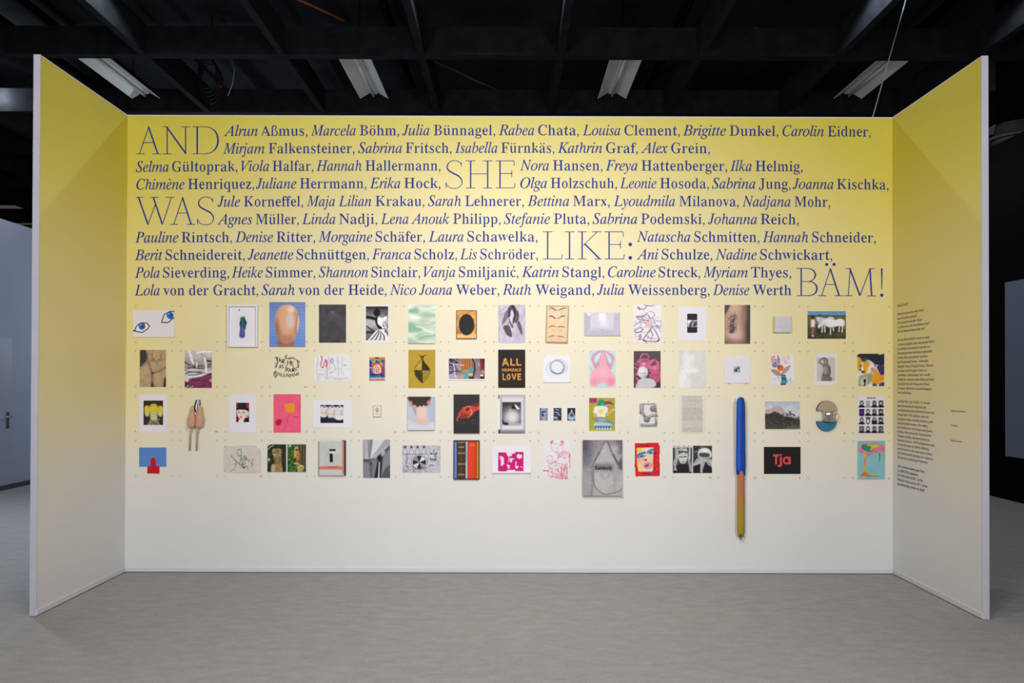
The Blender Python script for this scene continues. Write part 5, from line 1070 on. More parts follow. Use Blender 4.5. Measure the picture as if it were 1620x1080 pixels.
mounted('B2', (580, 130, 1017, 440), p, 'shirts_photo', 'white sheet with photo of three people in white shirts, arms folded', 'photograph')

t = root_at('B2', (1262, 185, 1352, 318), 'miniature_frame', 'tiny framed card with an ink drawing in a narrow pale frame', 'framed work')
frame('B2', (1262, 185, 1352, 318), 9, .012, mat('pale_wood_frame', '#cfc4a0', .6, .2, noise=.1, scale=80), t)
p = Pic('B2', 1271, 194, 1343, 309, '#e8e4df').ring('#5d6468', 1307, 240, 17, 24, 4).ell('#9aa0a4', 1306, 240, 10, 15, 0, 4, .7).line('#4a4f52', [1300, 222, 1312, 232, 1303, 250, 1312, 258], 4, 1).line('#77746f', [1282, 284, 1335, 284], 5, 1)
p.sheet('card', .008, .0075, t)

p = Pic('B3', 107, 88, 415, 468, '#b9c1d6').grad([(107, '#bfc9dd'), (415, '#aebad2')], 0)
p.blob('#5c4238', [120, 88, 355, 88, 365, 120, 340, 180, 300, 210, 200, 215, 150, 180, 118, 130], 3).blob('#34231d', [130, 88, 350, 88, 340, 130, 300, 180, 240, 190, 170, 170, 140, 130], 5).ell('#d98a80', 142, 170, 18, 34, 10, 3).ell('#d98a80', 346, 160, 17, 30, -10, 3).ell('#c66f68', 345, 162, 8, 16, -10, 3)
p.blob('#d9bfb4', [165, 190, 215, 185, 320, 190, 325, 300, 365, 370, 400, 400, 300, 420, 180, 400, 120, 380, 190, 350, 215, 300, 200, 260], 4).blob('#e2ccc2', [230, 205, 310, 205, 310, 330, 230, 330], 15, .8).blob('#b48a78', [160, 190, 200, 210, 200, 300, 180, 260], 5, .7)
p.poly('#3d2a23', [190, 150, 320, 150, 318, 200, 290, 185, 270, 205, 245, 190, 220, 212, 200, 190], 3)
p.blob('#d2d2e0', [107, 355, 150, 370, 230, 402, 330, 400, 415, 375, 415, 468, 107, 468], 3).line('#c0c2d4', [115, 372, 220, 410, 330, 405, 412, 378], 6, 3, .7).rect('#d4d4e2', 107, 420, 415, 468, 10, .6)
t = single(p, 'neck_photo', 'mounted photo of the back of a neck with short dark hair', 'photograph', .02, mtl=GLOSS)

p = Pic('B3', 632, 63, 925, 505, '#2f2b2f').noise(2, 30, 30, 2)
p.poly('#7c241c', [830, 190, 925, 145, 925, 175, 850, 215], 2).poly('#d2432f', [850, 215, 925, 185, 925, 235, 860, 265], 3).blob('#cf4630', [730, 215, 790, 195, 850, 195, 880, 225, 860, 270, 830, 300, 780, 290, 740, 270], 3).line('#c13b28', [760, 210, 720, 250, 690, 285], 22, 2).line('#d04a34', [750, 250, 715, 290, 680, 325, 670, 365], 14, 2).line('#b8321f', [770, 270, 740, 300, 710, 335], 15, 2).line('#c9412c', [800, 280, 770, 310, 745, 330], 15, 2).line('#d85540', [840, 270, 825, 300, 790, 325], 17, 2)
p.ell('#5c1812', 790, 232, 26, 15, -20, 4).line('#f0917c', [745, 225, 790, 200, 830, 205], 6, 3).line('#f4a38e', [820, 230, 840, 260, 825, 290], 8, 4).line('#ee8a74', [705, 290, 690, 320], 5, 2).line('#6a1a12', [745, 275, 715, 310], 5, 2).line('#6a1a12', [790, 280, 760, 312], 5, 2).scrib(['#a8402f', '#7d3a30', '#e8d5d0'], 26, (660, 150, 880, 420), 5, 3, 6, .8).line('#7a3a30', [832, 360, 830, 395], 3, 1)
single(p, 'red_hand_photo', 'mounted photo of a red-coloured hand reaching out of black', 'photograph', .014, mtl=GLOSS)

p = Pic('B3', 1138, 67, 1447, 508, '#c7c4ce').grad([(67, '#a9a6b0'), (110, '#d9d6e0'), (450, '#dedbe5'), (480, '#8b8891'), (508, '#6f6c74')])
p.grad([(1138, '#b9b6bf')]) if 0 else p
p.rect('#8f8c95', 1160, 100, 1180, 470, 8, .8).rect('#e9e7ee', 1138, 110, 1158, 455, 3).rect('#4a474f', 1138, 75, 1152, 108, 3).rect('#3a373e', 1138, 465, 1160, 508, 6).rect('#9d9aa4', 1425, 70, 1447, 505, 10, .8)
p.rect('#3a3839', 1183, 150, 1397, 415, 1).within([1183, 150, 1397, 150, 1397, 415, 1183, 415]).ell('#b3b1b3', 1295, 320, 110, 110, 0, 45).ell('#dcdadc', 1300, 320, 60, 62, 0, 25).rect('#b0adb0', 1183, 390, 1397, 415, 3).rect('#2e2c2d', 1183, 150, 1397, 180, 15, .8).line('#d0ced0', [1283, 225, 1240, 310, 1203, 380], 5, 1).within()
p.poly('#1d1c1d', [1308, 165, 1285, 225, 1350, 232, 1325, 170], 1).poly('#e9e7ea', [1318, 168, 1350, 190, 1388, 232, 1345, 228], 1).ell('#1c1b1c', 1222, 395, 36, 14, 8, 2).line('#242324', [1190, 355, 1200, 385], 12, 2)
single(p, 'lamp_photo', 'grey photo of a desk lamp shining in a white window-like frame', 'photograph', mtl=GLOSS)

for (x0, y0, x1, y1, pb, lb) in ((38, 210, 163, 367, (62, 217, 156, 360), 'instant photo of a dim bluish room, leftmost of three in a row'), (198, 210, 320, 367, (220, 217, 312, 360), 'instant photo of stacked dark blocks, middle of three in a row'), (355, 210, 475, 367, (378, 217, 469, 360), 'instant photo of a pale bottle-shaped form, rightmost of three in a row')):
    p = Pic('B4', *pb, '#7e88a6')
    if x0 < 100: p.grad([(62, '#5f6a88'), (110, '#9da6c0'), (156, '#76809e')], 0).poly('#2a3242', [88, 255, 130, 250, 128, 275, 112, 280, 110, 310, 86, 312], 2).rect('#c9d2df', 100, 270, 128, 282, 3)
    elif x0 < 300: p.grad([(217, '#1b222c'), (360, '#28303c')]); [p.rect('#8b9aa8', 225, yy, 308, yy+9, 3) for yy in (232, 262, 292, 335)]; p.scrib(['#0f141c', '#a9b6c0', '#4a5866'], 40, (222, 220, 310, 358), 14, 8, 3, .8).rect('#c9d2d8', 222, 318, 270, 332, 3).rect('#2b1f28', 270, 310, 312, 345, 4)
    else: p.grad([(217, '#2a2028'), (360, '#241d24')]).blob('#9fb0c0', [425, 235, 438, 240, 436, 262, 462, 290, 468, 330, 440, 352, 405, 352, 384, 330, 392, 290, 416, 262], 3).ell('#3c4c5c', 430, 300, 22, 24, 0, 4).ell('#b9c8d4', 428, 335, 36, 10, 0, 3).line('#dbe4ea', [425, 240, 432, 262], 6, 2).ell('#7f92a4', 428, 318, 16, 10, 0, 3)
    mounted('B4', (x0, y0, x1, y1), p, 'instant_photo', lb, 'photograph', .0015, 'image')['group'] = 'row of three instant photos'

p = Pic('B4', 627, 102, 920, 473, '#aaa43a').noise(5, 30, 30, 3)
p.poly('#a62f78', [630, 104, 714, 104, 712, 165, 700, 150, 692, 168, 680, 150, 672, 170, 662, 150, 652, 168, 645, 150, 632, 162], 1).blob('#2e8f6e', [725, 155, 735, 130, 770, 122, 800, 135, 808, 165, 795, 195, 750, 202, 722, 190], 1).ell('#55b58a', 775, 175, 18, 16, 0, 6, .8).ell('#1a2620', 758, 150, 11, 10).ell('#d9b23a', 757, 148, 5, 5).blob('#8c1a6a', [806, 150, 840, 140, 880, 150, 908, 185, 870, 172, 830, 172, 806, 178], 1).line('#c44a98', [812, 160, 850, 155, 890, 170], 4, 2)
p.blob('#e6e6e4', [690, 205, 740, 195, 795, 196, 835, 215, 832, 270, 812, 280, 805, 320, 722, 322, 715, 285, 678, 278, 680, 240], 2).ell('#e8d84e', 760, 258, 31, 29, 0, 2).line('#c9ccc8', [800, 220, 815, 270], 6, 3).line('#e0a58c', [695, 280, 700, 312], 22, 2).line('#e3a990', [828, 295, 862, 265, 895, 240], 16, 2).line('#e8b59c', [890, 245, 915, 235, 905, 225], 12, 2).line('#c5703a', [832, 198, 880, 205, 845, 215, 885, 225], 4, 1).line('#b8603a', [840, 210, 850, 225], 4, 1)
p.blob('#7e8a8c', [655, 340, 690, 330, 770, 318, 830, 340, 880, 370, 915, 390, 910, 405, 850, 395, 720, 392, 700, 360], 2).blob('#a0abab', [720, 345, 790, 335, 830, 360, 760, 370], 8).blob('#b8c8cc', [680, 400, 720, 380, 860, 390, 885, 410, 860, 425, 700, 425], 2).poly('#2458a8', [690, 425, 885, 425, 880, 462, 698, 462], 1)
for k in range(6): p.poly('#dfe8ea', [700+k*31, 462, 716+k*31, 430, 730+k*31, 462], 1); p.poly('#d9c34a', [708+k*31, 462, 716+k*31, 446, 724+k*31, 462], 1)
p.rect('#55a0b0', 685, 418, 885, 426, 2).line('#d7d94a', [630, 468, 700, 465, 900, 468], 5, 1)
single(p, 'bird_painting', 'olive painting of a green-headed long-beaked bird in white shirt on a seal', 'painting', .006)

t = root_at('B4', (1197, 148, 1405, 430), 'relief_tile', 'grey and white glazed ceramic relief tile with arms holding striped discs', 'ceramic tile')
outl = [(1200, 160), (1215, 150), (1330, 156), (1396, 150), (1403, 162), (1398, 280), (1405, 415), (1393, 428), (1290, 424), (1215, 430), (1202, 418), (1206, 290)]
MB().prism([tuple(P3('B4', x, y, -.012).xz) for x, y in outl], -.012, -.0004).build('slab', mat('white_glaze', '#dcd9dd', .25, .5), t)
GL = mat('grey_glaze', '#a7a3a4', .3, .5, noise=.25, scale=90)
m = MB()
for f, r in (([1225, 165, 1228, 220, 1232, 270, 1265, 320], 17), ([1402, 300, 1350, 300, 1305, 315, 1280, 330], 17), ([1212, 405, 1300, 410, 1392, 405], 14), ([1215, 175, 1212, 280], 12), ([1385, 330, 1390, 400], 13), ([1380, 175, 1388, 270], 10), ([1245, 170, 1320, 172, 1375, 168], 7)):
    P = [P3('B4', f[i], f[i+1], -.013) for i in range(0, len(f), 2)]; m.tube(P, r*PXM, 10)
for yy in (-14, -5, 4, 13): m.tube([P3('B4', 1232+yy, 178, -.016), P3('B4', 1234+yy*.9, 235, -.018)], 4.5*PXM, 6)
m.build('modelled_arms', GL, t)
DG = mat('dark_glaze_line', '#5d5a5c', .3, .5)
for cx, cy, r, an in ((1354, 224, 34, .7), (1283, 345, 33, -.8)):
    q = P3('B4', cx, cy, -.014); dsc = MB().lathe((q.x, q.y, q.z), [(r*PXM, .003), (r*PXM, -.004), (r*.85*PXM, -.007), (.001, -.008)], 22, axis='Y').build('disc', GL, t)
    m = MB(); m.tube([(q.x+r*PXM*.97*math.cos(a*.314), q.y-.004, q.z+r*PXM*.97*math.sin(a*.314)) for a in range(20)], .0018, 6, closed=True)
    for k in (-2, -1, 0, 1, 2):
        o = k*r*PXM*.36; l = math.sqrt(max(0, (r*PXM*.85)**2-o*o)); ca, sa = math.cos(an), math.sin(an)
        m.tube([(q.x+o*-sa-l*ca, q.y-.0085, q.z+o*ca-l*sa), (q.x+o*-sa+l*ca, q.y-.0085, q.z+o*ca+l*sa)], .0016, 6)
    m.build('disc_stripes', DG, dsc)
c = P3('B4', 1297, 138, 0); MB().tube([(c.x, -.0003, c.z), (c.x, -.01, c.z)], .003).build('nail', STEEL, t)

p = Pic('B5', 107, 70, 405, 513, '#dcd6cc').rect('#e2ddd4', 120, 75, 395, 505, 4, .7)
g = rnd(17)
for k in range(46):
    y = 84+k*9; x = 137+g.uniform(-1, 2)
    while x < 366:
        l = g.uniform(6, 24); l = min(l, 370-x); p.line('#6d6a68', [x, y, x+l, y+g.uniform(-.6, .6)], 3.6, 0, g.uniform(.55, .95), smooth=False); x += l+g.uniform(3.5, 6)
single(p, 'typed_page', 'cream page densely filled with small typed lines', 'text sheet')

# yarn bundle over its peg
c = P3('B5', 760, 128, 0)
tag(MB().lathe((c.x, -.0003, c.z), [(.016, 0), (.016, -.012), (.0185, -.014), (.0185, -.024), (.014, -.026), (.001, -.0262)], 20, axis='Y').build('peg', mat('white_turned_peg', '#e2e0e2', .4, .4), origin=(c.x, 0, c.z)), 'white round peg holding up the blue yarn bundle', 'peg')
t = root_at('B5', (752, 95, 862, 1715), 'yarn_bundle', 'long hank of yarn over a white peg, blue above, orange to mustard below', 'textile work')
YB = [mat('royal_blue_yarn', '#1f4fae', .8, .15), mat('deep_blue_yarn', '#17408f', .8, .15), mat('bright_blue_yarn', '#2b60c4', .8, .15), mat('plum_yarn', '#5b2f66', .8, .15)]
def grad_yarn():
    m = bpy.data.materials.new('dip_dyed_yarn'); m.use_nodes = True; nt = m.node_tree; N = nt.nodes; b = N['Principled BSDF']
    g_ = N.new('ShaderNodeNewGeometry'); sp = N.new('ShaderNodeSeparateXYZ'); nt.links.new(g_.outputs['Position'], sp.inputs[0])
    mr = N.new('ShaderNodeMapRange'); z0 = P3('B5', 800, 1700).z; z1 = P3('B5', 800, 950).z
    mr.inputs['From Min'].default_value = z0; mr.inputs['From Max'].default_value = z1; nt.links.new(sp.outputs['Z'], mr.inputs['Value'])
    r = N.new('ShaderNodeValToRGB'); nt.links.new(mr.outputs['Result'], r.inputs['Fac']); e = r.color_ramp.elements
    for _ in range(2): e.new(.5)
    for q, (pp, cc) in zip(e, ((0, '#a08f26'), (.38, '#a88a38'), (.68, '#b47c4e'), (1, '#bd7450'))): q.position = pp; q.color = (*lin(hexc(cc)), 1)
    nt.links.new(r.outputs['Color'], b.inputs['Base Color']); b.inputs['Roughness'].default_value = .85; b.inputs['Specular IOR Level'].default_value = .1; return m
g = rnd(31); m = MB(); n_ = 60
for k in range(n_):                           # strands laid round an oval bundle that goes over the peg
    a = 2*math.pi*k/n_; ca, sa = math.cos(a), math.sin(a); pts = []
    for Y, hw, dp in ((97, 16, .055), (104, 27, .052), (120, 35, .048), (150, 41, .046), (200, 44, .044), (300, 46, .04), (450, 49, .036), (600, 51, .034), (750, 52, .032), (880, 53, .031), (940+g.uniform(-4, 50), 54, .03)):
        pts.append(P3('B5', 806+ca*hw*.88+g.normal(0, .7), Y+(9*ca*ca*max(0, 1-(Y-97)/60)), -.058-sa*dp*.62+(Y-97)/843*.018))
    m.tube(pts, [.0058]*(len(pts)-1)+[.002], 6, mi=3 if k == 46 else int(g.integers(0, 3)))
for k in range(16):                           # inner fill
    x = 806+g.uniform(-36, 36); m.tube([P3('B5', 806+(x-806)*.6, 106, -.05), P3('B5', x, 180, -.045), P3('B5', x, 500, -.04), P3('B5', x+g.normal(0, 2), 935, -.036)], .009, 6, mi=int(g.integers(0, 3)))
m.build('blue_yarn', YB, t)
p_ = MB(); p_.tube([P3('B5', 803, 380, -.083), P3('B5', 806, 470, -.081), P3('B5', 802, 560, -.0785), P3('B5', 805, 660, -.0755), P3('B5', 808, 740, -.073)], .0022, 6); p_.build('red_thread', mat('plum_red_thread', '#7b2a4c', .8), t)
m = MB(); n_ = 48
for k in range(n_):
    a = 2*math.pi*k/n_; ca, sa = math.cos(a), math.sin(a); pts = []
    for Y, hw in ((900, 38), (960, 39), (1100, 40), (1300, 41), (1500, 42), (1620, 41), (1640+g.uniform(-6, 6), 36), (1655+g.uniform(-8, 40), 30)):
        pts.append(P3('B5', 808+ca*hw*.86+g.normal(0, .8), Y, -.037-sa*.021))
    m.tube(pts, [.0046]*(len(pts)-1)+[.0015], 6)
for k in range(10):
    x = 808+g.uniform(-28, 28); m.tube([P3('B5', x, 900, -.036), P3('B5', x, 1640, -.036)], .009, 6)
m.build('dyed_yarn', grad_yarn(), t)
m = MB(); m.tube([P3('B5', 808, 1640, -.03), P3('B5', 809, 1712, -.026)], .0045, 8); m.build('core_end', mat('grey_core', '#8e8c8a', .7), t)

p = Pic('B5', 1082, 142, 1478, 453, '#c5c6d2').grad([(142, '#b4bacb'), (250, '#cfd2dd'), (330, '#c3c6d2')]).noise(9, 70, 40, 3)
p.blob('#bfa6ae', [1082, 240, 1130, 230, 1180, 205, 1240, 198, 1280, 215, 1310, 255, 1370, 310, 1420, 330, 1400, 360, 1082, 330], 4).noise(5, 14, 14, 6).blob('#6c7392', [1430, 320, 1478, 315, 1478, 350, 1440, 345], 4)
p.poly('#37332f', [1082, 285, 1140, 282, 1190, 255, 1230, 270, 1290, 310, 1370, 320, 1420, 335, 1478, 345, 1478, 453, 1082, 453], 3).within([1082, 290, 1190, 262, 1300, 315, 1478, 348, 1478, 453, 1082, 453]).noise(26, 16, 10, 8, (1, .97, .9)).poly('#6f6860', [1330, 425, 1478, 415, 1478, 453, 1300, 453], 8, .6).within()
for x, y, h in ((1358, 262, 45), (1380, 285, 40), (1282, 292, 30), (1412, 300, 32), (1330, 292, 28)): p.line('#3a3937', [x+4, y+h, x, y], 5, 1); p.scrib('#34332f', 9, (x-16, y-8, x+16, y+8), 16, 5, x, .9)
single(p, 'mountain_photo', 'landscape photo of a hazy pink mountain above dark scrub and palms', 'photograph', .003, curl=.008, mtl=GLOSS)

t = root_at('B6', (663, 133, 912, 483), 'half_disc_object', 'two half discs, beige above and blue below, with a steel cup between them', 'sculpture')
def half(cx, cy, r, up, y_): return [(cx+r*math.cos(a), cy-(1 if up else -1)*r*math.sin(a)*1.0) for a in np.linspace(0, math.pi, 30)]
f = half(782, 250, 116, True, 0); up = [tuple(P3('B6', x, y, -.02).xz) for x, y in f]
o_ = MB().prism(up, -.018, -.0004).build('beige_half', mat('dark_board_edge', '#4d463f', .7), t)
MB().prism([tuple(P3('B6', 782+(x-782)*.97, 249+(y-250)*.97, -.0185).xz) for x, y in f], -.0188, -.0178).build('cork_face', mat('beige_cork', '#ad9a84', .9, .1, noise=.25, scale=500), o_)
f = half(780, 368, 114, False, 0)
o_ = MB().prism([tuple(P3('B6', x, y, -.02).xz) for x, y in f], -.018, -.0004).build('blue_half', mat('dark_board_edge', '#4d463f', .7), t)
MB().prism([tuple(P3('B6', 780+(x-780)*.97, 369+(y-368)*.97, -.0185).xz) for x, y in f], -.0188, -.0178).build('glitter_face', mat('turquoise_glitter', '#1c7398', .45, .5, noise=.35, scale=600), o_)
CH = mat('polished_steel', '#c6c4c2', .3, .6, metal=1)
q = P3('B6', 796, 372, -.034); rr = 54*PXM; hh = 122*PXM
cup = MB().lathe((q.x, q.y, q.z), [(rr*.94, 0), (rr, .003), (rr, hh*.6), (rr*1.03, hh*.62), (rr*1.03, hh*.68), (rr, hh*.7), (rr, hh-.002), (rr*1.04, hh)], 32, sy=.85).build('steel_cup', CH, t)
a_ = [P3('B6', x, y, -.034) for x, y in ((848, 290), (878, 270), (898, 285), (890, 325), (868, 358), (848, 350))]; m = MB(); m.tube(smooth_path([tuple(v) for v in a_], 1, 1)[0] if 0 else a_, .0042, 8); m.build('handle', CH, cup)
m = MB(); m.tube([P3('B6', 893, 255, -.028), P3('B6', 910, 300, -.03), P3('B6', 905, 350, -.028), P3('B6', 885, 372, -.022)], .0028, 8); m.build('wire_loop', mat('pale_wire', '#cfc9b4', .4, .4), t)
MB().box(q.x-.2*rr, q.x+.2*rr, -.012, -.0003, q.z+.002, q.z+hh-.002).build('cup_mount', BLACK, t)

p = Pic('B6', 1130, 80, 1437, 517, '#e2dfea').line('#3b3840', [1238, 103, 1330, 103], 11, 1).line('#e2dfea', [1262, 96, 1262, 110], 3).line('#e2dfea', [1295, 96, 1295, 110], 3)
kk = 0
for r_, y in enumerate((130, 226, 322, 420)):
    for c_, x in enumerate((1146, 1217, 1290, 1364)):
        bgc = ['#d9d6e0', '#dddbe3', '#c9c6cf', '#8f8d90'][kk % 4] if kk != 4 else '#2a0a44'; w2 = 58; h2 = 80; hair = '#1b1a1d'; face = ['#d6d3d6', '#d2d0d4', '#9a989c', '#dedce0'][(kk*7) % 4]
        if kk == 1: hair, bgc, face = '#9a999d', '#d8d6dc', '#b9b8bd'
        if kk in (12, 15): bgc = '#77767a'; hair = '#2d2c2f'; face = '#8b8a8e'
        p.rect(bgc, x, y, x+w2, y+h2)
        if kk == 4: p.ell('#5a1a8a', x+30, y+38, 16, 22, 0, 4).ell('#3a1062', x+30, y+70, 26, 16, 0, 4).ring('#7a3aa8', x+30, y+38, 12, 18, 3)
        elif kk == 9: p.poly(hair, [x, y, x+w2, y, x+46, y+26, x+14, y+26], 1).ell(face, x+29, y+38, 14, 20, 0, 2).ring(hair, x+29, y+44, 19, 30, 9)
        elif kk == 10: p.rect(hair, x, y+38, x+w2, y+h2, 1).ell(face, x+29, y+30, 15, 14, 0, 2).ring(hair, x+29, y+26, 19, 24, 8).rect(hair, x, y+38, x+w2, y+h2, 1)
        else:
            p.ell(hair, x+29, y+30, 21, 27, 0, 2).ell(face, x+29, y+34, 13, 18, 0, 2).blob(hair, [x-4, y+h2, x+4, y+60, x+22, y+50, x+36, y+50, x+54, y+60, x+62, y+h2], 2).line('#3c3b3f', [x+22, y+30, x+26, y+30], 3).line('#3c3b3f', [x+32, y+30, x+36, y+30], 3).line('#5c5a5e', [x+25, y+44, x+33, y+44], 3)
            if kk in (7, 11): p.line('#1b1a1d', [x+4, y+10, x+30, y+22], 9, 2)
            if kk in (12, 15): p.scrib(['#4a494c', '#a9a8ac'], 14, (x+4, y+4, x+54, y+60), 16, 4, kk)
        kk += 1
single(p, 'portrait_grid', 'white sheet with sixteen small dark-haired portraits, one of them purple', 'print')

# ---------------------------------------------------------------- fourth row
t = root_at('B1', (145, 665, 453, 965), 'cut_paper_work', 'light blue card with a red T-shaped cut-out overlapping its lower edge', 'paper work')
p = Pic('B1', 145, 667, 453, 885, '#5b87cc').noise(2, 60, 60, 3); p.sheet('blue_card', .004, .0036, t)
f = [276, 880, 276, 820, 279, 803, 288, 790, 305, 784, 322, 790, 331, 803, 335, 820, 337, 880, 374, 880, 375, 963, 237, 961, 239, 880]
MB().prism([tuple(P3('B1', f[i], f[i+1], -.0055).xz) for i in range(0, len(f), 2)], -.0058, -.0042).build('red_cutout', mat('signal_red_card', '#c4091a', .6, .25), t)

p = Pic('B1', 1107, 640, 1535, 960, '#d2c9c0').noise(5, 50, 50, 3).noise(3, 8, 8, 6).cut([1112, 645, 1200, 652, 1330, 642, 1440, 640, 1475, 652, 1532, 695, 1535, 800, 1530, 950, 1400, 958, 1250, 960, 1112, 950, 1108, 800])
INKG = '#3c5f66'
for f, w_ in (([1285, 685, 1265, 710, 1268, 740, 1285, 765], 4), ([1302, 680, 1308, 720, 1305, 770, 1298, 830], 6), ([1272, 700, 1300, 690], 4), ([1198, 765, 1250, 825, 1300, 860, 1345, 900], 6), ([1240, 805, 1270, 850, 1340, 905], 4), ([1268, 760, 1315, 762], 5), ([1345, 770, 1385, 810, 1400, 835], 5), ([1320, 800, 1350, 770, 1362, 800, 1330, 815], 6), ([1300, 790, 1320, 830, 1310, 860], 4), ([1310, 860, 1350, 850, 1365, 840], 5), ([1330, 900, 1360, 880, 1380, 890, 1385, 925], 6), ([1245, 855, 1250, 825], 5), ([1243, 862, 1232, 905], 3), ([1185, 945, 1205, 920, 1235, 918], 4), ([1428, 795, 1445, 805, 1432, 812], 4), ([1425, 845, 1432, 870, 1425, 895], 4), ([1440, 820, 1420, 850, 1445, 870], 3), ([1320, 830, 1335, 880], 5), ([1360, 780, 1345, 830], 4), ([1345, 900, 1325, 880], 7)): p.line(INKG, f, w_, 1, .9)
for x, y in ((1197, 764), (1427, 845), (1243, 857), (1400, 812)): p.ell('#26444a', x, y, 6, 6)
for x, y in ((1118, 652), (1468, 650), (1119, 932), (1524, 934)): p.ell('#7e7a78', x, y, 5, 5)
p.scrib(INKG, 30, (1285, 760, 1385, 905), 16, 3.5, 5, .8)
single(p, 'cloth_drawing', 'unbleached cloth pinned flat with dark green ink scribbles', 'drawing', .002)

p = Pic('B2', 60, 632, 267, 943, '#1f2a1c').noise(16, 26, 26, 3, (.7, 1, .6)).scrib(['#2f4a24', '#14190f', '#3f5a34'], 60, (62, 640, 265, 850), 22, 8, 5, .7).line('#b9c4cc', [65, 690, 95, 660, 130, 640], 8, 2).poly('#a9b4b8', [60, 632, 100, 632, 60, 660], 3).ell('#b9c9d0', 75, 805, 14, 20, 0, 5)
p.blob('#a08a5c', [110, 690, 150, 680, 210, 685, 215, 740, 218, 850, 225, 943, 105, 943, 110, 860, 145, 850, 140, 790, 122, 750], 2).blob('#8c7548', [145, 700, 195, 695, 200, 850, 150, 850], 8).blob('#b9a26c', [118, 745, 150, 735, 195, 745, 190, 770, 150, 775], 3).line('#4d3d24', [120, 720, 160, 725, 190, 712], 7, 2).line('#4d3d24', [150, 775, 160, 830, 150, 850], 6, 3).line('#5a482c', [195, 780, 200, 850], 7, 3).blob('#b8a58c', [105, 870, 145, 865, 140, 940, 108, 940], 4).rect('#9a7f52', 150, 850, 220, 943, 6, .8).scrib(['#6b5632', '#c4b080', '#4a3a20'], 50, (115, 690, 220, 940), 16, 5, 8, .7)
single(p, 'stone_figure_photo', 'photo of a weathered stone figure before dark trees, left of a pair', 'photograph', .009, mtl=GLOSS)['group'] = 'pair of garden sculpture photos'
p = Pic('B2', 288, 632, 493, 943, '#2c4a20').noise(20, 24, 24, 4, (.7, 1, .5)).scrib(['#4f8a34', '#1d3514', '#6aa048'], 90, (290, 640, 400, 940), 20, 8, 5, .75).rect('#cfdce0', 300, 632, 330, 660, 6, .8)
for k in range(6): p.line('#4a2a20' if k % 2 else '#8a5a48', [405+k*16, 632, 410+k*15, 780, 404+k*17, 900], 10, 2, .9)
p.blob('#c0a24a', [365, 680, 385, 662, 410, 680, 412, 700, 425, 750, 420, 800, 390, 830, 365, 825, 360, 760], 2).ell('#d8b84e', 388, 672, 22, 12, 0, 3).ell('#2a2416', 392, 695, 16, 12, 0, 3).blob('#b0603a', [395, 740, 420, 740, 418, 800, 395, 800], 8, .8).blob('#3a2216', [365, 790, 385, 790, 385, 830, 362, 828], 4).blob('#c9b070', [350, 850, 400, 835, 430, 865, 470, 875, 470, 910, 450, 940, 400, 940, 395, 880], 3).line('#e8d8a8', [410, 880, 440, 870, 465, 885], 7, 2).rect('#a8845a', 410, 890, 465, 940, 5, .7).scrib(['#7a5a30', '#2c1c10', '#e0c890'], 30, (360, 690, 465, 935), 12, 5, 4, .7).scrib(['#4f8a34', '#203a16'], 40, (290, 850, 400, 940), 22, 9, 6, .8)
single(p, 'totem_photo', 'photo of a yellow carved bird-like totem in green leaves, right of a pair', 'photograph', .009, mtl=GLOSS)['group'] = 'pair of garden sculpture photos'

t = root_at('B2', (643, 585, 947, 985), 'abstract_canvas', 'small stretched canvas, pale grey with black marks and salmon bands', 'painting')
p = Pic('B2', 643, 585, 947, 985, '#c4c5c4').noise(4, 40, 40, 3).rect('#e0805e', 908, 585, 930, 970, 1).rect('#232838', 930, 585, 947, 985, 1).rect('#252c3a', 905, 585, 947, 592, 1).poly('#e07a60', [643, 882, 908, 882, 908, 918, 643, 916], 1).scrib('#c46a52', 26, (648, 886, 904, 914), 20, 4, 4, .6).line('#4d3a3a', [752, 886, 850, 886], 5, 1).rect('#cdcdd6', 643, 925, 905, 975, 4, .6).poly('#1f2226', [766, 688, 832, 684, 832, 708, 764, 710], 1).scrib(['#4a5a60', '#1a1c20'], 12, (768, 688, 828, 708), 14, 5, 2).poly('#17191d', [765, 735, 802, 736, 804, 834, 768, 834], 1).poly('#a9bdd0', [735, 722, 762, 715, 764, 755, 736, 755], 2).rect('#d84a3a', 762, 690, 768, 705, 1).rect('#dcdedd', 765, 712, 835, 732, 2).line('#4a4440', [643, 600, 643, 985], 7, 1).line('#f0ede8', [650, 597, 905, 590], 4, 1)
p.sheet('canvas', .022, .0025, t); a = P3('B2', 645, 588, -.02); b = P3('B2', 945, 982, -.02); MB().box(a.x, b.x, -.0198, -.0004, b.z, a.z).build('stretcher', mat('raw_stretcher_edge', '#5e5a56', .8), t)

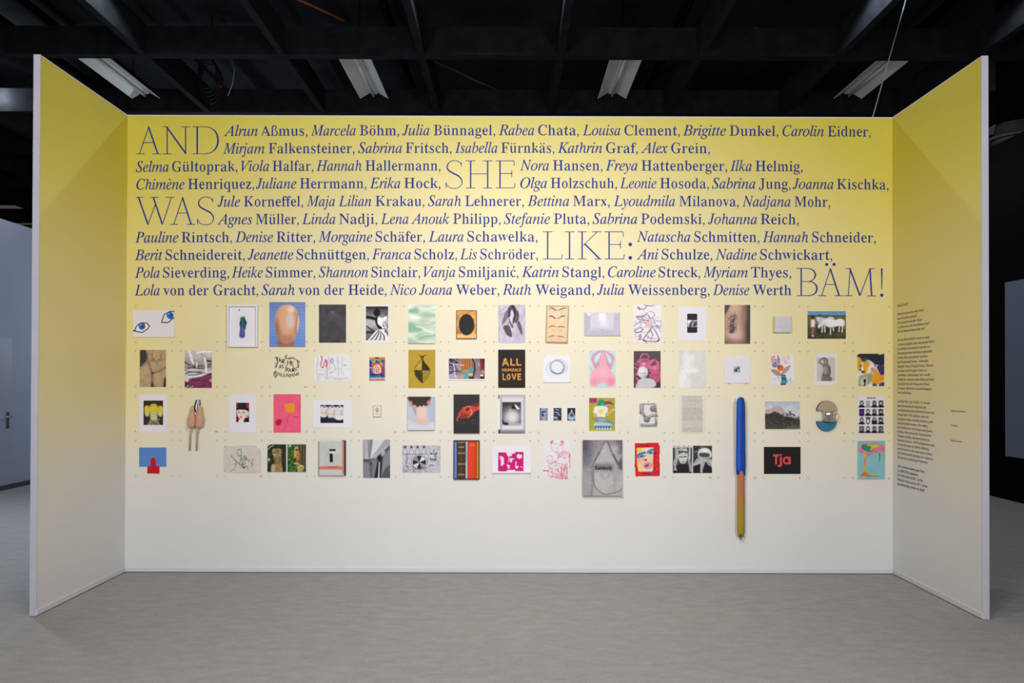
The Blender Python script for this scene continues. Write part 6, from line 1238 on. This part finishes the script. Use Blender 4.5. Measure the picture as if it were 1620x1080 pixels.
p = Pic('B2', 1147, 577, 1455, 1013, '#807f86').grad([(1147, '#9a99a2'), (1200, '#c6c5cd'), (1235, '#6f6e76'), (1290, '#b4b3bb'), (1380, '#8a8992'), (1455, '#6a6972')], 0)
p.poly('#d6d5dc', [1260, 577, 1400, 577, 1240, 790, 1225, 810], 5).poly('#a3a2ab', [1400, 577, 1455, 577, 1455, 640, 1330, 730, 1240, 790], 5).poly('#565560', [1147, 800, 1230, 800, 1260, 860, 1340, 740, 1400, 690, 1455, 650, 1455, 1013, 1147, 1013], 6).poly('#86858e', [1385, 760, 1455, 680, 1455, 860, 1400, 900, 1350, 1000, 1360, 860], 5).poly('#a4a3ab', [1147, 830, 1230, 840, 1240, 1013, 1147, 1013], 10, .6).poly('#7b7a83', [1250, 800, 1320, 790, 1300, 1013, 1245, 1013], 6)
p.ell('#141316', 1334, 785, 28, 30, 0, 4).poly('#131215', [1318, 800, 1332, 800, 1310, 1013, 1275, 1013], 3).poly('#17161a', [1342, 790, 1365, 775, 1360, 900, 1345, 1013, 1330, 1013], 3).poly('#e2e1e6', [1328, 830, 1338, 830, 1332, 1013, 1318, 1013], 2).line('#33323a', [1150, 808, 1220, 805, 1320, 800], 6, 2).line('#e8e7ec', [1245, 780, 1330, 725, 1420, 650], 5, 2).poly('#aeadb5', [1350, 720, 1395, 685, 1400, 745, 1360, 770], 3).ell('#35343c', 1235, 850, 18, 14, 30, 6, .8).line('#2a2930', [1225, 870, 1240, 1010], 6, 4, .7).line('#2a2930', [1200, 577, 1215, 780], 9, 7, .6)
single(p, 'drapery_photo', 'black and white photo of folded cloth with a dark slit', 'photograph', .003, mtl=GLOSS)

p = Pic('B3', 45, 642, 482, 955, '#c3c1cd').noise(9, 40, 40, 3).noise(8, 8, 8, 5)
for k, x in enumerate((78, 150, 220, 292)): p.poly('#dddbe4', [x-12, 665, x+12, 665, x+28, 735, x-26, 738], 2).ell('#4a4850', x, 662, 15, 16, 0, 3).line('#4a4850', [x-10, 680, x-26, 738], 4, 1).line('#4a4850', [x+10, 680, x+28, 735], 4, 1).line('#8c8a94', [x, 685, x+2, 735], 3, 1)
p.line('#55535c', [50, 742, 160, 744, 330, 738], 6, 1).line('#3d3b43', [98, 740, 100, 800, 90, 860, 105, 900], 7, 2).ell('#dddce4', 240, 835, 92, 84).ring('#55535c', 240, 835, 90, 82, 5).ell('#cfcdd6', 240, 835, 76, 74)
for k in range(8):
    a0 = R(-112.5+45*k); a1 = a0+R(45); P_ = [240, 835]
    for j in range(6): a = a0+(a1-a0)*j/5; P_ += [240+75*math.cos(a), 835+73*math.sin(a)]
    p.poly(('#1f1e22', '#e0dee6', '#201f23', '#a09ea8', '#232226', '#dddbe4', '#26252a', '#8d8b95')[k], P_, 1)
p.ring('#3d3b43', 240, 835, 76, 74, 4).poly('#d8d6de', [365, 730, 435, 725, 440, 800, 370, 805], 2).poly('#4a4850', [362, 725, 400, 740, 440, 720, 438, 745, 365, 748], 2).scrib('#3a383f', 24, (365, 740, 438, 805), 30, 4, 6, .8, 90).line('#3a383f', [405, 690, 405, 725], 7, 2).line('#3a383f', [370, 805, 438, 800], 6, 1).line('#3d3b43', [355, 875, 385, 865, 410, 880], 8, 2).scrib(['#45434b', '#e4e2ea'], 80, (335, 650, 478, 945), 14, 4, 7, .75).scrib(['#45434b'], 60, (50, 880, 330, 950), 18, 4, 8, .75).scrib(['#45434b', '#dddbe4'], 40, (50, 750, 150, 950), 16, 4, 9, .75)
single(p, 'wheel_print', 'grey landscape print with a black and white segmented wheel', 'print', mtl=GLOSS)

t = root_at('B3', (630, 585, 925, 1032), 'book_spines_picture', 'black-framed picture of blue, brown, grey, orange and yellow book spines', 'framed work')
frame('B3', (630, 585, 925, 1032), 9, .016, mat('black_frame', '#232022', .45, .4), t)
p = Pic('B3', 638, 596, 917, 1026, '#1b1a1c').rect('#5f7cc4', 638, 600, 668, 1022, 1).rect('#7d98d8', 650, 600, 656, 1022, 4, .7).rect('#3f3125', 674, 600, 758, 1022, 1).rect('#54442f', 690, 610, 730, 1015, 12, .8)
for y in (603, 726, 850, 970): p.rect('#b9833e', 676, y-2, 757, y+11, 1)
p.line('#d9b878', [690, 662, 745, 662], 10, 1).line('#3f3125', [700, 655, 700, 670], 3).line('#3f3125', [722, 655, 722, 670], 3).rect('#b7c3cf', 766, 598, 790, 1022, 1).rect('#3b6ea8', 770, 625, 780, 820, 1, .5).rect('#d63a1a', 790, 598, 893, 1022, 1).rect('#e4512e', 800, 610, 850, 1010, 16, .6).line('#e8a83c', [828, 622, 850, 622], 6, 1).line('#e8a83c', [810, 642, 868, 642], 7, 1).rect('#dda12c', 896, 598, 913, 1022, 1)
p.sheet('picture', .0135, .013, t, mtl=GLOSS)

p = Pic('B3', 1137, 717, 1427, 937, '#e4e1e8')
MG = '#cb0f74'
p.poly(MG, [1140, 722, 1222, 722, 1240, 745, 1240, 760, 1255, 768, 1300, 762, 1290, 738, 1332, 736, 1332, 717, 1427, 717, 1425, 935, 1332, 933, 1332, 920, 1240, 922, 1236, 937, 1138, 935], 1).poly('#e4e1e8', [1150, 762, 1185, 768, 1205, 790, 1200, 830, 1208, 850, 1180, 878, 1165, 870, 1172, 830, 1165, 805, 1150, 795, 1165, 790], 1).poly('#e4e1e8', [1350, 755, 1372, 735, 1385, 750, 1405, 742, 1410, 780, 1385, 797, 1365, 790, 1350, 778], 1).poly('#e4e1e8', [1335, 815, 1348, 830, 1342, 880, 1370, 870, 1368, 895, 1345, 910, 1332, 890], 1).poly('#e4e1e8', [1390, 875, 1412, 890, 1408, 900, 1392, 888], 1).poly('#e4e1e8', [1258, 765, 1265, 770, 1262, 838, 1253, 832], 1).poly('#e4e1e8', [1268, 790, 1320, 788, 1318, 800, 1295, 808, 1298, 835, 1280, 838, 1270, 810], 1).poly('#e4e1e8', [1235, 850, 1262, 868, 1275, 868, 1275, 880, 1250, 885, 1275, 895, 1270, 908, 1248, 905], 1).noise(6, 30, 30, 3)
mounted('B3', (1070, 645, 1512, 955), p, 'magenta_print', 'white landscape sheet with a magenta block print cut by white shapes', 'print', curl=.012)

p = Pic('B4', 100, 585, 412, 1027, '#e3e0e8')
RD = '#d24a5c'
for f, w_ in (([190, 600, 195, 650, 205, 690, 240, 725, 265, 740], 3.5), ([330, 590, 328, 640, 318, 690], 3.5), ([222, 628, 245, 622, 258, 630], 4), ([285, 635, 305, 628, 322, 640], 4), ([262, 650, 268, 685, 255, 692], 3.5), ([248, 715, 262, 722, 275, 714], 5), ([190, 600, 200, 590, 212, 600], 5), ([120, 790, 180, 760, 200, 770], 3), ([160, 800, 150, 830, 190, 850, 240, 820], 4), ([190, 760, 210, 780, 200, 800], 3), ([265, 800, 290, 740, 340, 710, 390, 730, 412, 760], 5), ([280, 790, 330, 740, 390, 750], 3.5), ([405, 740, 410, 800, 408, 900], 9), ([400, 760, 395, 840], 4), ([102, 930, 160, 932], 13), ([165, 860, 170, 930, 155, 985], 4), ([240, 830, 280, 850, 370, 860], 4), ([370, 840, 380, 900, 378, 1015], 4), ([160, 985, 250, 1010, 320, 1025], 4)): p.line(RD, f, w_, 1, .85)
p.scrib(RD, 90, (180, 855, 375, 1005), 26, 3.5, 5, .8, 80).scrib(RD, 50, (300, 860, 375, 1020), 24, 4.5, 6, .8, 70).scrib(RD, 40, (270, 720, 400, 800), 20, 3, 7, .7, -50).scrib(RD, 30, (150, 810, 260, 860), 16, 3, 8, .6).ell('#e58a94', 302, 640, 16, 10, 0, 5, .7).ell(RD, 260, 718, 7, 5, 0, 1).scrib(RD, 16, (185, 590, 215, 620), 12, 4, 9).scrib(RD, 14, (310, 590, 335, 620), 14, 4, 2)
single(p, 'red_line_drawing', 'white sheet with a red line drawing of a person and ruffled dress', 'drawing')

t = root_at('E4', (555, 115, 1003, 750), 'grey_canvas', 'largest canvas, misty grey body form with black blackletter words TOO MUCH', 'painting')
p = Pic('E4', 555, 115, 1003, 750, '#a19ea2').grad([(115, '#8a878e'), (300, '#b0adb2'), (420, '#a3a0a4'), (600, '#b4b1b2'), (750, '#b0adac')])
p.rect('#4a4852', 555, 115, 640, 330, 50, .9).rect('#504e57', 930, 115, 1003, 280, 40, .8).poly('#6d6a78', [555, 250, 700, 200, 650, 420, 555, 440], 35, .7).poly('#b5b2b8', [790, 150, 830, 150, 920, 400, 690, 400], 18).poly('#8b8488', [640, 180, 790, 115, 700, 290], 30, .5).ell('#cfccd2', 920, 220, 40, 70, 30, 30, .7)
p.line('#6a5c5e', [808, 115, 760, 220, 700, 330, 650, 440], 12, 5).line('#6a5c5e', [832, 115, 870, 220, 920, 320, 960, 395], 13, 5).line('#4f4446', [740, 255, 690, 350], 8, 5, .8).line('#4a4042', [900, 280, 945, 370], 14, 7, .8).poly('#53505a', [950, 380, 1003, 300, 1003, 460, 965, 440], 10, .9).rect('#57545a', 690, 385, 890, 470, 22, .65).poly('#8e8b90', [555, 430, 680, 420, 670, 750, 555, 750], 20, .5).poly('#bebbbe', [690, 460, 860, 460, 900, 600, 830, 700, 740, 690, 700, 580], 30, .7)
p.line('#6d6768', [672, 450, 680, 600, 720, 680, 790, 725, 850, 728, 960, 700, 1000, 670], 9, 4).line('#77726f', [655, 470, 665, 600, 650, 745], 12, 6, .8).line('#8b8689', [760, 500, 790, 550, 830, 540, 860, 500], 14, 12, .7).line('#7d797c', [900, 470, 920, 560, 905, 650], 14, 12, .5).noise(5, 14, 60, 4).noise(5, 60, 14, 5)
F_FR = outlines('Tomuch', m_fraktur)
BKL = '#17161a'
p.words(BKL, 'Toomuch', F_FR, 690, 452, 880, 40); p.words(BKL, 'Toomuch', F_FR, 692, 452, 882, 40).line('#4a474c', [672, 412, 684, 425, 676, 448], 5, 1, .8).line('#5f5c60', [893, 410, 893, 455], 5, 2, .7)
p.sheet('canvas', .028, .003, t); a = P3('E4', 557, 117, -.025); b = P3('E4', 1001, 748, -.025); MB().box(a.x, b.x, -.0255, -.0004, b.z, a.z).build('stretcher', mat('grey_canvas_edge', '#77747a', .8), t)

p = Pic('B4', 1143, 613, 1432, 997, '#d3222c').noise(12, 10, 10, 3).cut([1148, 616, 1200, 620, 1290, 615, 1420, 613, 1424, 640, 1433, 650, 1428, 780, 1433, 980, 1420, 992, 1300, 990, 1155, 996, 1152, 900, 1143, 880, 1150, 780, 1146, 680])
p.poly('#ecc9b0', [1168, 672, 1360, 665, 1356, 760, 1352, 830, 1356, 940, 1190, 944, 1172, 860], 1).within([1168, 672, 1360, 665, 1356, 760, 1352, 830, 1356, 940, 1190, 944, 1172, 860]).rect('#e6cf3e', 1165, 670, 1225, 735, 10).rect('#e8d468', 1170, 830, 1215, 942, 14, .9).ell('#f1dcc8', 1290, 710, 40, 40, 0, 20).ell('#e8a48c', 1200, 815, 30, 30, 0, 15, .8).poly('#e8903e', [1300, 830, 1358, 860, 1340, 890, 1310, 850], 8, .9).poly('#ecc0b8', [1330, 780, 1360, 760, 1355, 850, 1320, 830], 8).ell('#e58c94', 1290, 872, 48, 36, 0, 8, .9).line('#2a6fb0', [1172, 775, 1200, 745, 1260, 725], 24, 4).line('#3d96b8', [1180, 785, 1220, 770, 1250, 760], 17, 5).ell('#1f3f7a', 1225, 765, 18, 10, -15, 2).line('#2f70a8', [1290, 725, 1320, 700, 1358, 690], 20, 4).ell('#3f9ac0', 1322, 725, 32, 16, 0, 5).ell('#1a2f58', 1330, 728, 14, 8, 0, 2).line('#b9683c', [1275, 745, 1240, 800, 1262, 818], 6, 2).ell('#26262e', 1272, 808, 13, 10, 0, 2).ell('#e07a8c', 1286, 850, 26, 10, 0, 4).poly('#2f4a94', [1255, 875, 1285, 862, 1310, 860, 1295, 880, 1265, 888], 2).line('#d65a70', [1262, 895, 1300, 892], 9, 3).within()
p.line('#5a1a18', [1160, 660, 1210, 645, 1300, 655, 1260, 632], 6, 1, .8).line('#4a1a1a', [1365, 700, 1385, 740, 1362, 735], 8, 1).line('#3060a0', [1260, 968, 1310, 960, 1345, 945, 1360, 910], 10, 2).line('#3a1a20', [1255, 965, 1320, 970], 6, 1).line('#2a2a3a', [1365, 905, 1385, 900, 1375, 925], 5, 1).scrib(['#f0d0c8', '#e8605c'], 16, (1365, 630, 1425, 980), 10, 3, 4, .8)
single(p, 'red_face_drawing', 'crayon drawing of a face with blue eyelids in thick red border', 'drawing', .002)

p = Pic('B5', 32, 645, 478, 957, '#d9d8da')
p.rect('#4a494b', 32, 668, 250, 957, 1).within([32, 668, 250, 668, 250, 957, 32, 957]).rect('#c9c8ca', 40, 668, 80, 790, 5).rect('#1d1c1e', 180, 668, 250, 800, 8).rect('#e6e5e7', 215, 668, 232, 800, 3).rect('#232224', 34, 670, 60, 800, 6, .8).blob('#a9a8aa', [80, 690, 120, 672, 190, 680, 205, 730, 200, 760, 85, 760], 3).scrib(['#3a393b', '#dcdbdd'], 16, (90, 690, 200, 740), 24, 7, 3).line('#1c1b1d', [100, 735, 140, 715, 195, 720], 13, 1).line('#e8e7e9', [105, 735, 190, 718], 3, 1).blob('#cfced0', [95, 750, 195, 748, 192, 810, 165, 850, 130, 850, 102, 810], 2).line('#2a292b', [108, 775, 135, 772], 11, 2).line('#2a292b', [155, 770, 185, 772], 11, 2).line('#3a393b', [135, 826, 150, 834, 172, 824], 6, 1).line('#8a898b', [148, 780, 143, 805], 6, 2).poly('#1e1d1f', [60, 880, 120, 850, 190, 850, 250, 930, 250, 957, 34, 957], 3)
for k in range(9): p.line(('#e2e1e3', '#8a898b')[k % 2], [92-k*1.5, 760, 75-k*4, 840, 45+k*4, 925], 6, 1, .9); p.line(('#d6d5d7', '#7a797b')[k % 2], [198+k*2, 770, 215+k*2, 850, 225+k*3, 940], 5, 1, .9)
p.within().rect('#e3e2e6', 250, 645, 262, 957)
for x in (52, 98, 158, 215): p.line('#7c7b88', [x-14, 652, x+14, 652], 7, 1)
p.rect('#3a393b', 262, 647, 478, 957, 1).within([262, 647, 478, 647, 478, 957, 262, 957]).rect('#141315', 262, 647, 340, 760, 15, .8).line('#8a898b', [262, 740, 330, 680, 380, 650], 8, 3).scrib(['#8a898b', '#1a191b'], 30, (262, 650, 330, 800), 20, 6, 3, .7).blob('#dddcde', [315, 760, 325, 700, 370, 672, 430, 678, 470, 720, 470, 775, 420, 790, 350, 790], 3).blob('#4a494b', [330, 735, 380, 725, 450, 740, 440, 775, 380, 780, 335, 765], 6).ell('#f2f1f3', 400, 700, 40, 14, 0, 6).blob('#b9b8ba', [300, 800, 340, 785, 440, 795, 478, 810, 478, 880, 440, 870, 400, 830, 350, 950, 300, 880, 265, 870], 4).poly('#1a191b', [290, 870, 350, 850, 340, 957, 262, 957, 262, 890], 4).poly('#1f1e20', [390, 860, 440, 870, 478, 890, 478, 957, 375, 957], 4)
for k in range(7): p.line(('#efeef0', '#5a595b')[k % 2], [395-k*4, 800, 380-k*5, 880, 350+k*3, 950], 6, 1, .9); p.line(('#e2e1e3', '#4a494b')[k % 2], [410+k*3, 800, 435+k*5, 850, 470+k*2, 880+k*4], 6, 1, .9); p.line(('#d9d8da', '#5a595b')[k % 2], [345-k*5, 800, 300-k*3, 830, 266, 850+k*4], 5, 1, .9)
p.within()
single(p, 'cap_photo_pair', 'black and white sheet showing a capped fair-haired person from front and back', 'photograph', .003, mtl=GLOSS)

p = Pic('B5', 1070, 660, 1487, 967, '#1c1a1c').noise(1.5, 30, 30, 2)
RC = '#dc4a4c'
p.rect(RC, 1172, 744, 1242, 766).rect(RC, 1197, 744, 1220, 857).ell(RC, 1262, 751, 12, 12).rect(RC, 1251, 772, 1273, 858).line(RC, [1262, 850, 1261, 868, 1252, 875, 1234, 876], 22).ell(RC, 1328, 814, 44, 45).ell('#1c1a1c', 1326, 814, 22, 24).rect(RC, 1352, 772, 1374, 857)
single(p, 'tja_print', 'black landscape sheet with red sans-serif word Tja', 'print', .004)

p = Pic('B6', 1127, 590, 1442, 1032, '#86bec2').noise(4, 50, 50, 3)
p.poly('#d97a9c', [1190, 612, 1260, 620, 1330, 608, 1390, 632, 1442, 645, 1442, 712, 1380, 725, 1310, 730, 1270, 765, 1230, 768, 1215, 740, 1150, 738, 1142, 690, 1170, 640], 1).line('#c8c83a', [1215, 715, 1212, 780, 1210, 900, 1218, 945], 15, 1).line('#d9806a', [1212, 795, 1212, 830, 1212, 860], 23, 2).line('#d6a03c', [1213, 870, 1215, 945], 14, 2).blob('#2c8a6a', [1172, 650, 1200, 632, 1260, 640, 1300, 670, 1300, 700, 1270, 715, 1220, 705, 1185, 685], 1).blob('#a8c83a', [1230, 640, 1275, 625, 1310, 645, 1300, 690, 1270, 700, 1280, 660, 1250, 650], 4).blob('#c9cc3c', [1300, 650, 1330, 632, 1382, 648, 1340, 665, 1305, 670], 1).ell('#5b7a8c', 1271, 655, 7, 9, 0, 2).line('#a8c83a', [1378, 700, 1378, 735], 12, 1).poly('#1f7a62', [1371, 730, 1386, 730, 1381, 836, 1376, 836], 1).line('#5aa08a', [1378, 850, 1379, 950], 2, 1, .6)
p.poly('#d9761e', [1150, 998, 1175, 965, 1205, 942, 1228, 945, 1250, 975, 1300, 988, 1370, 990, 1405, 995, 1330, 1003, 1240, 1000, 1215, 990, 1212, 1003, 1205, 985, 1190, 1000, 1180, 990, 1165, 998, 1160, 990], 1)
single(p, 'tree_painting', 'turquoise sheet painted with a dripping tree-like bloom on pink cloud, bottom right of the grid', 'painting', .003)

# ---------------------------------------------------------------- orange dot stickers at the corner marks
DOT = mat('orange_dot_sticker', '#ffac3e', .5, .3)
for org, X, Y, lb in (('A1', 516, 1022, 'brown torso drawing'), ('A2', 486, 1018, 'spiky wire lettering'), ('A3', 988, 510, 'black oval painting'), ('A3', 1500, 510, 'grey hanging leaves painting'), ('A3', 475, 1022, 'mustard bundle print'), ('A5', 975, 518, 'skin and hair photo'), ('A6', 982, 525, 'white horses photo'), ('A6', 1487, 1035, 'pansy watercolour'),
    ('B1', 1020, 485, 'peach hanging sculpture'), ('B1', 1527, 992, 'ink-scribbled cloth'), ('B2', 1512, 490, 'tiny framed card'), ('B3', 988, 490, 'red hand photo'), ('B3', 988, 1008, 'book spines picture'), ('E4', 1013, 765, 'large grey lettered canvas'), ('B5', 463, 1010, 'capped person photo pair'), ('B5', 972, 1015, 'lower half of the yarn bundle'), ('B5', 1475, 1015, 'black Tja print'), ('B6', 980, 503, 'half-disc and steel cup'), ('B6', 1484, 1020, 'turquoise tree painting')):
    q = P3(org, X, Y); m = MB().lathe((q.x, -.0022, q.z), [(.0001, 0), (.0068, 0), (.0068, .0018), (.0001, .0018)], 16, axis='Y')
    tag(m.build('dot_sticker', DOT), 'orange dot sticker just right below the '+lb, 'sticker', 'orange dot stickers')
